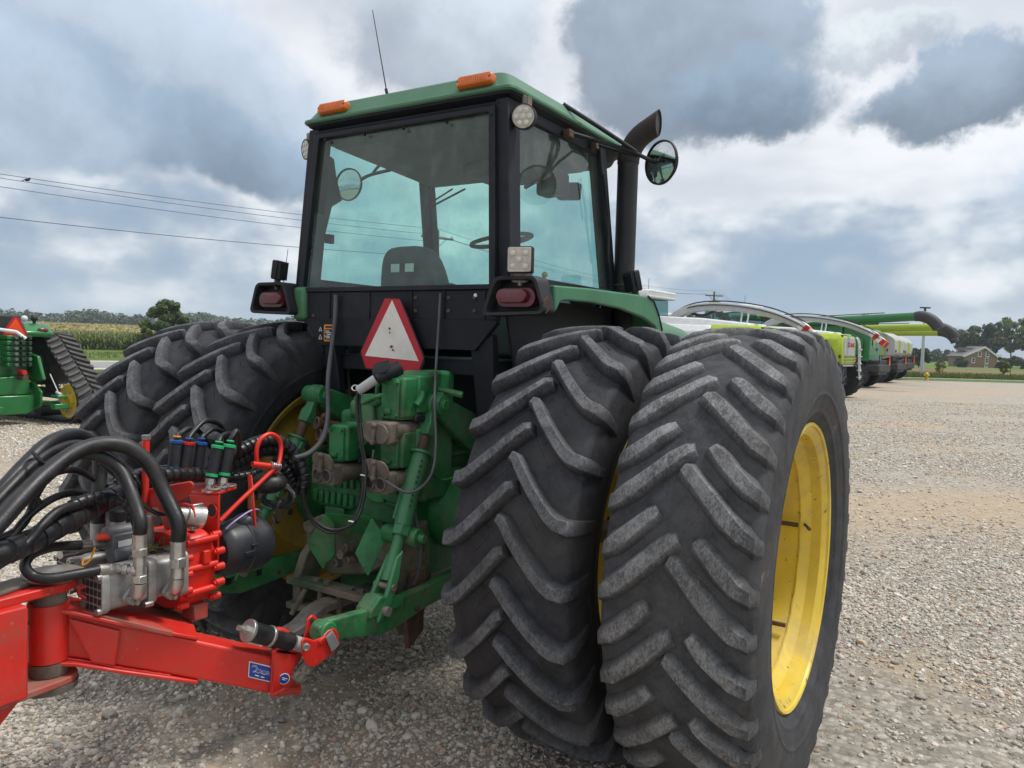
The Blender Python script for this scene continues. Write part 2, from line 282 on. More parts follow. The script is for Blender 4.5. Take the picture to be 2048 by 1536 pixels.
# ------------------------------------------------------------------ mesh helpers
def orient(d, up=(0, 0, 1)):
    d = Vector(d).normalized(); u = Vector(up)
    if abs(d.dot(u)) > .98: u = Vector((1, 0, 0))
    x = u.cross(d).normalized(); y = d.cross(x)
    return x, y, d
def spline(pts, n=6):
    pts = [Vector(p) for p in pts]; out = []
    for i in range(len(pts)-1):
        p0 = pts[max(i-1, 0)]; p1 = pts[i]; p2 = pts[i+1]; p3 = pts[min(i+2, len(pts)-1)]
        for k in range(n):
            t = k/n; out.append(.5*((2*p1) + (p2-p0)*t + (2*p0-5*p1+4*p2-p3)*t*t + (3*p1-p0-3*p2+p3)*t*t*t))
    return out + [pts[-1]]
class MB:
    def __init__(s): s.v = []; s.f = []
    def add(s, vs, fs):
        o = len(s.v); s.v += [tuple(q) for q in vs]; s.f += [tuple(i+o for i in q) for q in fs]; return s
    def loft(s, rings, cap=True):
        n = len(rings[0]); o = len(s.v)
        for r in rings: s.v += [tuple(q) for q in r]
        for i in range(len(rings)-1):
            for k in range(n):
                a = o+i*n+k; b = o+i*n+(k+1) % n; s.f.append((a, b, b+n, a+n))
        if cap: s.f.append(tuple(range(o+n-1, o-1, -1))); s.f.append(tuple(o+(len(rings)-1)*n+k for k in range(n)))
        return s
    def box(s, c, size, R=None):
        c = Vector(c); h = [q/2 for q in size]; R = R or Matrix.Identity(3)
        r = lambda z: [c + R @ Vector((a*h[0], b*h[1], z*h[2])) for a, b in ((-1, -1), (1, -1), (1, 1), (-1, 1))]
        return s.loft([r(-1), r(1)])
    def bb(s, x0, x1, y0, y1, z0, z1): return s.box(((x0+x1)/2, (y0+y1)/2, (z0+z1)/2), (x1-x0, y1-y0, z1-z0))
    def prism(s, pts, o, ex, ey, th):
        o, ex, ey, th = Vector(o), Vector(ex), Vector(ey), Vector(th)
        a = [o+ex*p[0]+ey*p[1] for p in pts]; return s.loft([a, [q+th for q in a]])
    def poly(s, pts, th):          # extrude a 3D polygon
        a = [Vector(p) for p in pts]; return s.loft([a, [q+Vector(th) for q in a]])
    def tube(s, pts, r, n=10, cap=True):
        pts = [Vector(p) for p in pts]; rs = r if isinstance(r, (list, tuple)) else [r]*len(pts)
        x = None; rings = []
        for i, p in enumerate(pts):
            d = (pts[min(i+1, len(pts)-1)]-pts[max(i-1, 0)]).normalized()
            if x is None: x, y, _ = orient(d)
            else:
                x = (x - d*x.dot(d)); x = x.normalized() if x.length > 1e-6 else orient(d)[0]
                y = d.cross(x)
            rings.append([p + (x*math.cos(2*math.pi*k/n) + y*math.sin(2*math.pi*k/n))*rs[i] for k in range(n)])
        return s.loft(rings, cap)
    def cyl(s, p0, p1, r0, r1=None, n=18): return s.tube([p0, p1], [r0, r0 if r1 is None else r1], n)
    def lathe(s, prof, o, ax, n=24, cap=True):
        x, y, d = orient(ax); o = Vector(o)
        return s.loft([[o + d*t + (x*math.cos(2*math.pi*k/n) + y*math.sin(2*math.pi*k/n))*r for k in range(n)] for r, t in prof], cap)
    def torus(s, o, ax, R, r, n=28, m=8, a0=0, a1=2*math.pi):
        x, y, d = orient(ax); o = Vector(o); full = abs(a1-a0-2*math.pi) < 1e-6
        return s.tube([o + (x*math.cos(a0+(a1-a0)*k/n) + y*math.sin(a0+(a1-a0)*k/n))*R for k in range(n+1)], r, m, not full)
    def hexbolt(s, p, d, r=.012, h=.01): p = Vector(p); d = Vector(d).normalized(); return s.tube([p, p+d*h], r, 6)
    def ball(s, c, r, n=12, m=8, sq=(1, 1, 1)):
        c = Vector(c); o = len(s.v)
        rings = [[c + Vector((math.cos(2*math.pi*k/n)*math.sin(t)*r*sq[0], math.sin(2*math.pi*k/n)*math.sin(t)*r*sq[1], math.cos(t)*r*sq[2])) for k in range(n)] for t in [math.pi*(i+.02)/(m+.04) for i in range(m+1)]]
        return s.loft(rings)
    def build(s, name, mat, parent=None, bevel=0., seg=2, smooth=38, label=None, cat=None, group=None, kind=None, recalc=True):
        me = bpy.data.meshes.new(name); me.from_pydata(s.v, [], s.f)
        if recalc:
            b = bmesh.new(); b.from_mesh(me); bmesh.ops.recalc_face_normals(b, faces=b.faces); b.to_mesh(me); b.free()
        me.materials.append(M[mat])
        if smooth:
            me.polygons.foreach_set('use_smooth', [True]*len(me.polygons)); me.set_sharp_from_angle(angle=R_(smooth))
        o = bpy.data.objects.new(name, me); COL.objects.link(o)
        if parent: o.parent = parent
        if bevel:
            md = o.modifiers.new('edge', 'BEVEL'); md.width = bevel; md.segments = seg; md.limit_method = 'ANGLE'; md.angle_limit = R_(35); md.harden_normals = False
        tag(o, label, cat, group, kind); return o
def tag(o, label=None, cat=None, group=None, kind=None):
    for k, v in (('label', label), ('category', cat), ('group', group), ('kind', kind)):
        if v: o[k] = v
    return o
def thing(name, label, cat, loc=(0, 0, 0), rz=0., group=None):
    o = bpy.data.objects.new(name, None); COL.objects.link(o); o.location = loc; o.rotation_euler = (0, 0, rz); o.empty_display_size = .2
    return tag(o, label, cat, group)
def copy_tree(o, parent=None):
    c = o.copy(); COL.objects.link(c); c.parent = parent
    for ch in list(o.children): copy_tree(ch, c)
    return c
def rrect(w, h, r, n=4):
    out = []
    for cx, cy, a in ((w/2-r, h/2-r, 0), (-w/2+r, h/2-r, 90), (-w/2+r, -h/2+r, 180), (w/2-r, -h/2+r, 270)):
        for k in range(n+1):
            t = R_(a+90*k/n); out.append((cx+r*math.cos(t), cy+r*math.sin(t)))
    return out
def rpoly(pts, r, n=4):            # round the corners of a 2D polygon
    out = []; N = len(pts)
    for i in range(N):
        p = Vector(pts[i]); a = Vector(pts[i-1])-p; b = Vector(pts[(i+1) % N])-p
        rr = min(r, a.length*.45, b.length*.45); s = p+a.normalized()*rr; e = p+b.normalized()*rr
        for k in range(n+1):
            t = k/n; q = s*(1-t)**2 + p*2*t*(1-t) + e*t*t; out.append((q.x, q.y))
    return out
def text_mesh(body, size, ext=.004, bold=False):
    cu = bpy.data.curves.new('txt', 'FONT'); cu.body = body; cu.size = size; cu.extrude = ext; cu.align_x = 'CENTER'; cu.align_y = 'CENTER'
    if bold: cu.offset = size*.02
    o = bpy.data.objects.new('txt', cu); COL.objects.link(o)
    me = bpy.data.meshes.new_from_object(o.evaluated_get(bpy.context.evaluated_depsgraph_get()))
    bpy.data.objects.remove(o); bpy.data.curves.remove(cu); return me
def text_obj(name, body, size, mat, origin, ex, ey, parent, ext=.004, bold=False, sx=1.):
    me = text_mesh(body, size, ext, bold); me.materials.clear(); me.materials.append(M[mat])
    o = bpy.data.objects.new(name, me); COL.objects.link(o); ex = Vector(ex).normalized(); ey = Vector(ey).normalized(); ez = ex.cross(ey)
    mw = Matrix(((ex.x*sx, ey.x, ez.x, origin[0]), (ex.y*sx, ey.y, ez.y, origin[1]), (ex.z*sx, ey.z, ez.z, origin[2]), (0, 0, 0, 1)))
    me.transform(mw); o.parent = parent; return o

# ------------------------------------------------------------------ ground and terrain
def ss(x, a, b):
    t = np.clip((x-a)/(b-a), 0, 1); return t*t*(3-2*t)
def Hgt(a, z):
    a = np.asarray(a, float); z = np.asarray(z, float); t = a/np.maximum(z, 1.)
    s = (z-(109+.754*a))*.8
    left = ss(-t, .02, .22)
    return .0115*np.clip(s, 0, 420)*left - .8*ss(z, 85, 200)*ss(t, .12, .32)
def W(a, z, h=0.):          # camera-levelled ground frame -> world
    q = C0 + RH*float(a) + FH*float(z); return Vector((q.x, q.y, float(Hgt(a, z))+h))
def AZ(x, y): v = Vector((x-C0.x, y-C0.y, 0)); return v.dot(RH), v.dot(FH)
def px_az(u, z):            # lateral offset of a picture column at depth z
    return (u-1024)/CAM['f']*z
def sheet(name, poly, off, mat, cell=None, kind='structure', label=None):
    """flat or terrain-following sheet from an (a,z) polygon"""
    me = bpy.data.meshes.new(name); b = bmesh.new()
    vs = [b.verts.new((a, z, 0)) for a, z in poly]; b.faces.new(vs)
    if cell:
        lo = [min(p[i] for p in poly) for i in (0, 1)]; hi = [max(p[i] for p in poly) for i in (0, 1)]
        for i in (0, 1):
            x = lo[i]+cell
            while x < hi[i]:
                no = Vector((1, 0, 0)) if i == 0 else Vector((0, 1, 0))
                bmesh.ops.bisect_plane(b, geom=b.verts[:]+b.edges[:]+b.faces[:], plane_co=no*x, plane_no=no); x += cell
    bmesh.ops.triangulate(b, faces=b.faces)
    for v in b.verts: v.co = W(v.co.x, v.co.y, off)
    bmesh.ops.recalc_face_normals(b, faces=b.faces)
    if sum(f.normal.z for f in b.faces) < 0: bmesh.ops.reverse_faces(b, faces=b.faces)
    b.to_mesh(me); b.free(); me.materials.append(M[mat])
    o = bpy.data.objects.new(name, me); COL.objects.link(o); return tag(o, label, None, None, kind)

def ground_mats():
    # gravel yard
    m = bpy.data.materials.new('gravel_ground'); m.use_nodes = True; w = NT(m.node_tree)
    pos = w.n('ShaderNodeNewGeometry').outputs['Position']
    v = w.n('ShaderNodeTexVoronoi'); w.put(v.inputs['Vector'], w.vm('ADD', pos, w.vm('SCALE', w.noise(pos, 20, 3, .6, out='Color'), .03))); v.inputs['Scale'].default_value = 26
    sx = w.n('ShaderNodeSeparateColor'); w.put(sx.inputs[0], v.outputs['Color'])
    stone = w.ramp(sx.outputs[0], [(0, (.25, .225, .19)), (.3, (.41, .38, .325)), (.62, (.53, .49, .43)), (.85, (.64, .60, .535)), (1, (.47, .39, .30))])
    dark = w.sm(v.outputs['Distance'], .25, .62, 1., .7); grit = w.noise(pos, 240, 4, .75)  # darkens the cell rims: shade between stones painted into the colour
    stone = w.mix(1., stone, dark, 'MULTIPLY'); stone = w.mix(w.sm(grit, .35, .65, 0, .5), stone, (.27, .23, .18))
    n1 = w.noise(pos, .42, 7, .62, .4); n2 = w.noise(pos, 9, 8, .7)
    sand = w.mix(w.sm(n2, .3, .7), (.33, .255, .17), (.49, .395, .28))
    # where the wheels have worn the stones away: two curving lanes across the yard, and random bare patches
    dd = w.vm('SUBTRACT', pos, tuple(C0)); z = w.vm('DOT_PRODUCT', dd, tuple(FH)); a = w.vm('DOT_PRODUCT', dd, tuple(RH))
    zz = w.m('SUBTRACT', z, w.m('ADD', 8.9, w.m('MULTIPLY', w.m('SUBTRACT', n1, .5), 3.)))
    lane = w.m('MULTIPLY', w.sm(w.m('ABSOLUTE', zz), 2.6, .4), w.sm(a, .5, 2.5))
    z2 = w.m('SUBTRACT', z, w.m('ADD', 27., w.m('MULTIPLY', a, .55)))
    lane = w.m('MAXIMUM', lane, w.m('MULTIPLY', w.sm(w.m('ABSOLUTE', z2), 4., .5), .6))
    bare = w.m('MAXIMUM', w.m('MULTIPLY', lane, .9), w.sm(n1, .48, .62, 0, .85))
    bare = w.m('MULTIPLY', bare, w.sm(n2, .25, .55, .55, 1.))
    col = w.mix(bare, stone, sand)
    b = w.n('ShaderNodeBsdfPrincipled'); w.put(b.inputs['Base Color'], col); b.inputs['Roughness'].default_value = .92; b.inputs['Specular IOR Level'].default_value = .25
    bp = w.n('ShaderNodeBump'); bp.inputs['Strength'].default_value = .8; bp.inputs['Distance'].default_value = .015
    w.put(bp.inputs['Height'], w.m('SUBTRACT', w.m('ADD', w.m('MULTIPLY', n2, .3), w.m('MULTIPLY', grit, .5)), w.m('MULTIPLY', v.outputs['Distance'], .6))); w.nt.links.new(bp.outputs[0], b.inputs['Normal'])
    out = w.n('ShaderNodeOutputMaterial'); w.nt.links.new(b.outputs[0], out.inputs[0]); M['gravel_ground'] = m
    # pebbles
    m = bpy.data.materials.new('pebble'); m.use_nodes = True; w = NT(m.node_tree)
    oi = w.n('ShaderNodeObjectInfo').outputs['Random']; tc = w.n('ShaderNodeTexCoord').outputs['Object']
    c = w.ramp(oi, [(0, (.17, .165, .155)), (.07, (.27, .255, .23)), (.25, (.38, .35, .30)), (.48, (.50, .46, .395)), (.68, (.58, .54, .47)), (.82, (.66, .625, .56)), (.9, (.48, .37, .25)), (.95, (.41, .26, .185)), (1, (.76, .72, .65))])
    n = w.noise(tc, 3., 6, .65); c = w.mix(w.sm(n, .3, .75, 0, .4), c, (.45, .39, .315))
    b = w.n('ShaderNodeBsdfPrincipled'); w.put(b.inputs['Base Color'], c); b.inputs['Roughness'].default_value = .75; b.inputs['Specular IOR Level'].default_value = .3
    out = w.n('ShaderNodeOutputMaterial'); w.nt.links.new(b.outputs[0], out.inputs[0]); M['pebble'] = m
    def soil(name, stops, sc1, sc2):
        m = bpy.data.materials.new(name); m.use_nodes = True; w = NT(m.node_tree)
        pos = w.n('ShaderNodeNewGeometry').outputs['Position']
        f = w.m('ADD', w.m('MULTIPLY', w.noise(pos, sc1, 6, .6), .55), w.m('MULTIPLY', w.noise(pos, sc2, 6, .7), .45))
        b = w.n('ShaderNodeBsdfPrincipled'); w.put(b.inputs['Base Color'], w.ramp(w.sm(f, .3, .7), stops)); b.inputs['Roughness'].default_value = .95; b.inputs['Specular IOR Level'].default_value = .1
        out = w.n('ShaderNodeOutputMaterial'); w.nt.links.new(b.outputs[0], out.inputs[0]); M[name] = m
    soil('grass_ground', [(0, (.065, .105, .022)), (.5, (.10, .15, .034)), (1, (.16, .18, .055))], .15, 2.)
    soil('lawn_far', [(0, (.085, .14, .03)), (.5, (.12, .18, .04)), (1, (.17, .21, .06))], .05, .6)
    soil('brown_field', [(0, (.13, .10, .06)), (.5, (.19, .14, .085)), (1, (.24, .17, .10))], .08, .9)
    soil('concrete_edge', [(0, (.42, .41, .38)), (1, (.55, .54, .5))], .5, 4.)
ground_mats()

def terrain():
    rs = [0, 8, 20, 35, 50, 65, 80, 95, 110, 130, 150, 175, 200, 240, 290, 350, 420, 500, 650, 900, 1400, 2400, 4500]; n = 120
    vs = []; fs = []
    for r in rs[1:]:
        for k in range(n):
            t = 2*math.pi*k/n; a, z = r*math.sin(t), r*math.cos(t); q = C0+RH*a+FH*z
            h = float(Hgt(a, z)) if z > 1 else 0.
            vs.append((q.x, q.y, h-.03))
    vs.append((C0.x, C0.y, -.03)); c = len(vs)-1
    for k in range(n): fs.append((c, k, (k+1) % n))
    for i in range(len(rs)-2):
        for k in range(n): a = i*n+k; b = i*n+(k+1) % n; fs.append((a, a+n, b+n, b))
    mb = MB(); mb.add(vs, fs); mb.build('ground', 'grass_ground', kind='structure', smooth=0)
terrain()
sheet('gravel_yard', [(-70, 6), (-30, 15), (-15.5, 23.5), (-6, 36), (2, 47), (14, 55.5), (29, 56.5), (60, 58), (80, 50), (60, -30), (-60, -30)], 0., 'gravel_ground')
def road_line(off):
    # centreline follows the pole line, then bends away beyond the machines
    pts = []
    for a in (-170, -120, -80, -50, -30, -12, 0): pts.append((a, 60+.754*a))
    pts += [(10, 69.5), (20, 82), (30, 99), (45, 128), (75, 190), (130, 310), (200, 470)]
    out = []
    for i, p in enumerate(pts):
        d = Vector(pts[min(i+1, len(pts)-1)])-Vector(pts[max(i-1, 0)]); d.normalize(); nrm = Vector((-d.y, d.x))
        out.append(tuple(Vector(p)+nrm*off))
    return out
def strip(name, o0, o1, z, mat, **k):
    l = road_line(o0); r = road_line(o1); mb = MB(); vs = []; fs = []
    for p, q in zip(l, r): vs += [W(*p, z), W(*q, z)]
    for i in range(len(l)-1): fs.append((2*i, 2*i+1, 2*i+3, 2*i+2))
    mb.add(vs, fs); return mb.build(name, mat, kind='structure', smooth=0, **k)
strip('road_shoulder', -6.4, 6.6, -.012, 'concrete_edge'); strip('road', -4.6, 4.8, -.004, 'asphalt')
strip('road_marking', -.08, .08, .002, 'white_mark')
sheet('brown_field', [(26, 74), (34, 72), (100, 80), (120, 150), (70, 140), (40, 116)], -.015, 'brown_field', 20)
sheet('far_lawn', [(40, 117), (70, 141), (120, 151), (260, 300), (150, 330), (60, 200)], -.015, 'lawn_far', 30)
def kerb():
    L = [(18, 60), (24, 60.4), (29, 61.0), (40, 61.9), (60, 63)]
    for i in range(len(L)-1):
        p, q = W(*L[i]), W(*L[i+1]); d = (q-p).normalized(); nn = Vector((-d.y, d.x, 0))*.35
        mb = MB(); mb.loft([[p-nn-Vector((0, 0, .05)), p+nn-Vector((0, 0, .05)), p+nn+Vector((0, 0, .07)), p-nn+Vector((0, 0, .07))], [q-nn-Vector((0, 0, .05)), q+nn-Vector((0, 0, .05)), q+nn+Vector((0, 0, .07)), q-nn+Vector((0, 0, .07))]])
        mb.build('kerb', 'concrete_edge', kind='structure')
kerb()

# ------------------------------------------------------------------ loose stones of the yard (uncountable: one object, instanced)
def hash2(x, y, s):
    return mnoise.noise(Vector((x*s, y*s, 1.7)))
def stones():
    rng = np.random.default_rng(4); protos = bpy.data.collections.new('pebble_shapes')
    for k in range(6):
        b = bmesh.new(); bmesh.ops.create_icosphere(b, subdivisions=2, radius=.5)
        sq = Vector((1, rng.uniform(.62, .95), rng.uniform(.42, .68))); off = Vector(rng.uniform(0, 50, 3))
        for v in b.verts:
            f = 1+.42*mnoise.noise(v.co*2.0+off)+.20*mnoise.noise(v.co*4.5+off)
            v.co = Vector((v.co.x*sq.x, v.co.y*sq.y, v.co.z*sq.z))*f
        me = bpy.data.meshes.new('pebble'); b.to_mesh(me); b.free(); me.materials.append(M['pebble'])
        me.polygons.foreach_set('use_smooth', [True]*len(me.polygons)); me.set_sharp_from_angle(angle=R_(22 if k % 2 else 45))
        o = bpy.data.objects.new('pebble', me); protos.objects.link(o)
    pts = []; sz = []
    # (z0,z1,density,mean size): the lot gets coarser with distance because single small stones no longer show
    for z0, z1, dens, s0 in ((1.6, 5, 5500, .0095), (5, 7.5, 3200, .0105), (1.6, 5, 3000, .0175), (5, 8, 2300, .0185), (8, 12, 1350, .0205), (12, 18, 520, .0235), (18, 30, 140, .028)):
        amin = lambda z: -.80*z-.6; amax = lambda z: .80*z+.6
        A = (amax((z0+z1)/2)-amin((z0+z1)/2))*(z1-z0); n = int(A*dens)
        z = rng.uniform(z0, z1, n); t = rng.uniform(-1, 1, n); a = t*(.80*z+.6)
        # same worn lanes and bare patches as the ground below
        keep = np.ones(n)
        lane = np.clip(1.15-np.abs(z-8.9)/2.4, 0, 1)*ss(a, .5, 2.5)
        lane = np.maximum(lane, .6*np.clip(1.1-np.abs(z-27-.55*a)/4, 0, 1))
        xw = C0.x+RH.x*a+FH.x*z; yw = C0.y+RH.y*a+FH.y*z
        low = np.array([hash2(p, q, .55)+.5*hash2(p, q, 1.6) for p, q in zip(xw, yw)])
        keep = (1-.86*lane)*np.clip(.74-1.5*low, .07, 1)
        # packed dirt where the duals have rolled
        for xt in (1.12, 1.785): keep *= 1-.55*np.exp(-((xw-xt)/.32)**2)*(yw < .4)
        ok = rng.uniform(0, 1, n) < keep
        s = s0*np.exp(rng.normal(0, .42, n)); s = np.clip(s, .006, .075)
        pts.append(np.stack([xw, yw, s*rng.uniform(.02, .20, n)], 1)[ok]); sz.append(s[ok])
    P = np.concatenate(pts); S = np.concatenate(sz)
    me = bpy.data.meshes.new('loose_stones'); me.vertices.add(len(P)); me.vertices.foreach_set('co', P.ravel())
    at = me.attributes.new('size', 'FLOAT', 'POINT'); at.data.foreach_set('value', S)
    o = bpy.data.objects.new('loose_stones', me); COL.objects.link(o)
    tag(o, 'loose grey and tan pebbles strewn over the gravel yard', 'gravel', None, 'stuff')
    g = bpy.data.node_groups.new('scatter_stones', 'GeometryNodeTree')
    g.interface.new_socket('Geometry', in_out='INPUT', socket_type='NodeSocketGeometry'); g.interface.new_socket('Geometry', in_out='OUTPUT', socket_type='NodeSocketGeometry')
    N = g.nodes; L = g.links; gi = N.new('NodeGroupInput'); go = N.new('NodeGroupOutput')
    ci = N.new('GeometryNodeCollectionInfo'); ci.inputs[0].default_value = protos; ci.inputs[1].default_value = True; ci.inputs[2].default_value = True
    ip = N.new('GeometryNodeInstanceOnPoints'); ip.inputs['Pick Instance'].default_value = True
    na = N.new('GeometryNodeInputNamedAttribute'); na.data_type = 'FLOAT'; na.inputs[0].default_value = 'size'
    rv = N.new('FunctionNodeRandomValue'); rv.data_type = 'FLOAT_VECTOR'; rv.inputs[0].default_value = (-.45, -.45, 0); rv.inputs[1].default_value = (.45, .45, 6.283)
    L.new(gi.outputs[0], ip.inputs['Points']); L.new(ci.outputs[0], ip.inputs['Instance'])
    L.new([q for q in na.outputs if q.enabled][0], ip.inputs['Scale'])
    e2r = N.new('FunctionNodeEulerToRotation'); L.new(rv.outputs[0], e2r.inputs[0]); L.new(e2r.outputs[0], ip.inputs['Rotation'])
    L.new(ip.outputs[0], go.inputs[0])
    md = o.modifiers.new('scatter', 'NODES'); md.node_group = g
    print('stones', len(P))
stones()

# ------------------------------------------------------------------ foliage
def cards(P, N, size, tone, rng, asp=1.6):
    """leaf-sized quads at P facing N"""
    n = len(P); N = N/np.maximum(np.linalg.norm(N, axis=1, keepdims=True), 1e-6)
    r = rng.normal(size=(n, 3)); T = np.cross(N, r); T /= np.maximum(np.linalg.norm(T, axis=1, keepdims=True), 1e-6); B = np.cross(N, T)
    s = np.asarray(size).reshape(-1, 1)*np.ones((n, 1)); a = T*s*.5*asp; b = B*s*.5
    V_ = np.stack([P-a, P-b+N*s*.1, P+a, P+b+N*s*.1], 1).reshape(-1, 3)
    F = np.arange(4*n).reshape(-1, 4); return V_, F, np.repeat(tone, 4)
def np_mesh(name, V_, F, tone, mat, parent=None, **props):
    me = bpy.data.meshes.new(name); k = F.shape[1]
    me.vertices.add(len(V_)); me.vertices.foreach_set('co', np.asarray(V_, np.float32).ravel())
    me.loops.add(F.size); me.loops.foreach_set('vertex_index', F.astype(np.int32).ravel())
    me.polygons.add(len(F)); me.polygons.foreach_set('loop_start', np.arange(0, F.size, k, dtype=np.int32)); me.update(calc_edges=True)
    at = me.attributes.new('tone', 'FLOAT', 'POINT'); at.data.foreach_set('value', np.clip(tone, 0, 1).astype(np.float32))
    me.materials.append(M[mat]); o = bpy.data.objects.new(name, me); COL.objects.link(o)
    if parent: o.parent = parent
    return tag(o, **props)
def tree(name, label, base, h, w, crown0=.25, mat='leaf', seed=0, leaf=.3, n=5000, clumps=40, group=None, trunk_r=.12, open_=.5, lobes=None, forks=5):
    rng = np.random.default_rng(seed); base = Vector(base); t = thing(name, label, 'tree', base, 0, group)
    # trunk with limbs
    mb = MB(); top = h*(crown0+.45); lean = Vector((rng.uniform(-.04, .04)*h, rng.uniform(-.04, .04)*h, 0))
    path = [Vector((0, 0, -.1)), Vector((0, 0, h*crown0*.5))+lean*.3, Vector((0, 0, h*crown0))+lean*.6, Vector((0, 0, top))+lean]
    mb.tube(spline(path, 3), [trunk_r*(1.25-.95*i/9) for i in range(10)], 8)
    ends = []
    for k in range(forks):
        an = 2*math.pi*(k+rng.uniform(-.3, .3))/forks; s = path[2].lerp(path[3], rng.uniform(0, .6))
        e = Vector((math.cos(an)*w*.36, math.sin(an)*w*.36, h*(crown0+(1-crown0)*rng.uniform(.45, .85))))
        md = s.lerp(e, .5)+Vector((0, 0, h*.06)); mb.tube(spline([s, md, e], 3), [trunk_r*(.5-.4*i/6) for i in range(7)], 6); ends.append(e)
    mb.build('trunk', 'bark', t)
    # crown: clumps over an uneven envelope
    cz = h*(crown0+1)/2; rz = h*(1-crown0)/2; C = []
    while len(C) < clumps:
        q = rng.normal(size=3); q /= np.linalg.norm(q); rad = rng.uniform(open_, 1.)**.6
        f = 1+.28*mnoise.noise(Vector(q*1.7)+Vector((seed*3.1, 0, 0)))
        p = q*rad*f*np.array([w/2, w/2, rz]); p[2] += cz
        if p[2] < h*crown0*.8: continue
        C.append(p)
    C = np.array(C); idx = rng.integers(0, clumps, n); cr = w*.5/np.sqrt(clumps)*rng.uniform(1.0, 1.9, clumps)
    q = rng.normal(size=(n, 3)); q /= np.linalg.norm(q, axis=1, keepdims=True)
    P = C[idx]+q*(cr[idx]*rng.uniform(.25, 1., n)**.5)[:, None]*np.array([1, 1, .72])
    ct = rng.uniform(.15, .85, clumps); tone = ct[idx]+rng.normal(0, .14, n)
    V_, F, tt = cards(P, q+rng.normal(0, .6, (n, 3))+np.array([0, 0, .4]), leaf*rng.uniform(.6, 1.3, n), tone, rng)
    np_mesh('crown', V_, F, tt, mat, t); return t

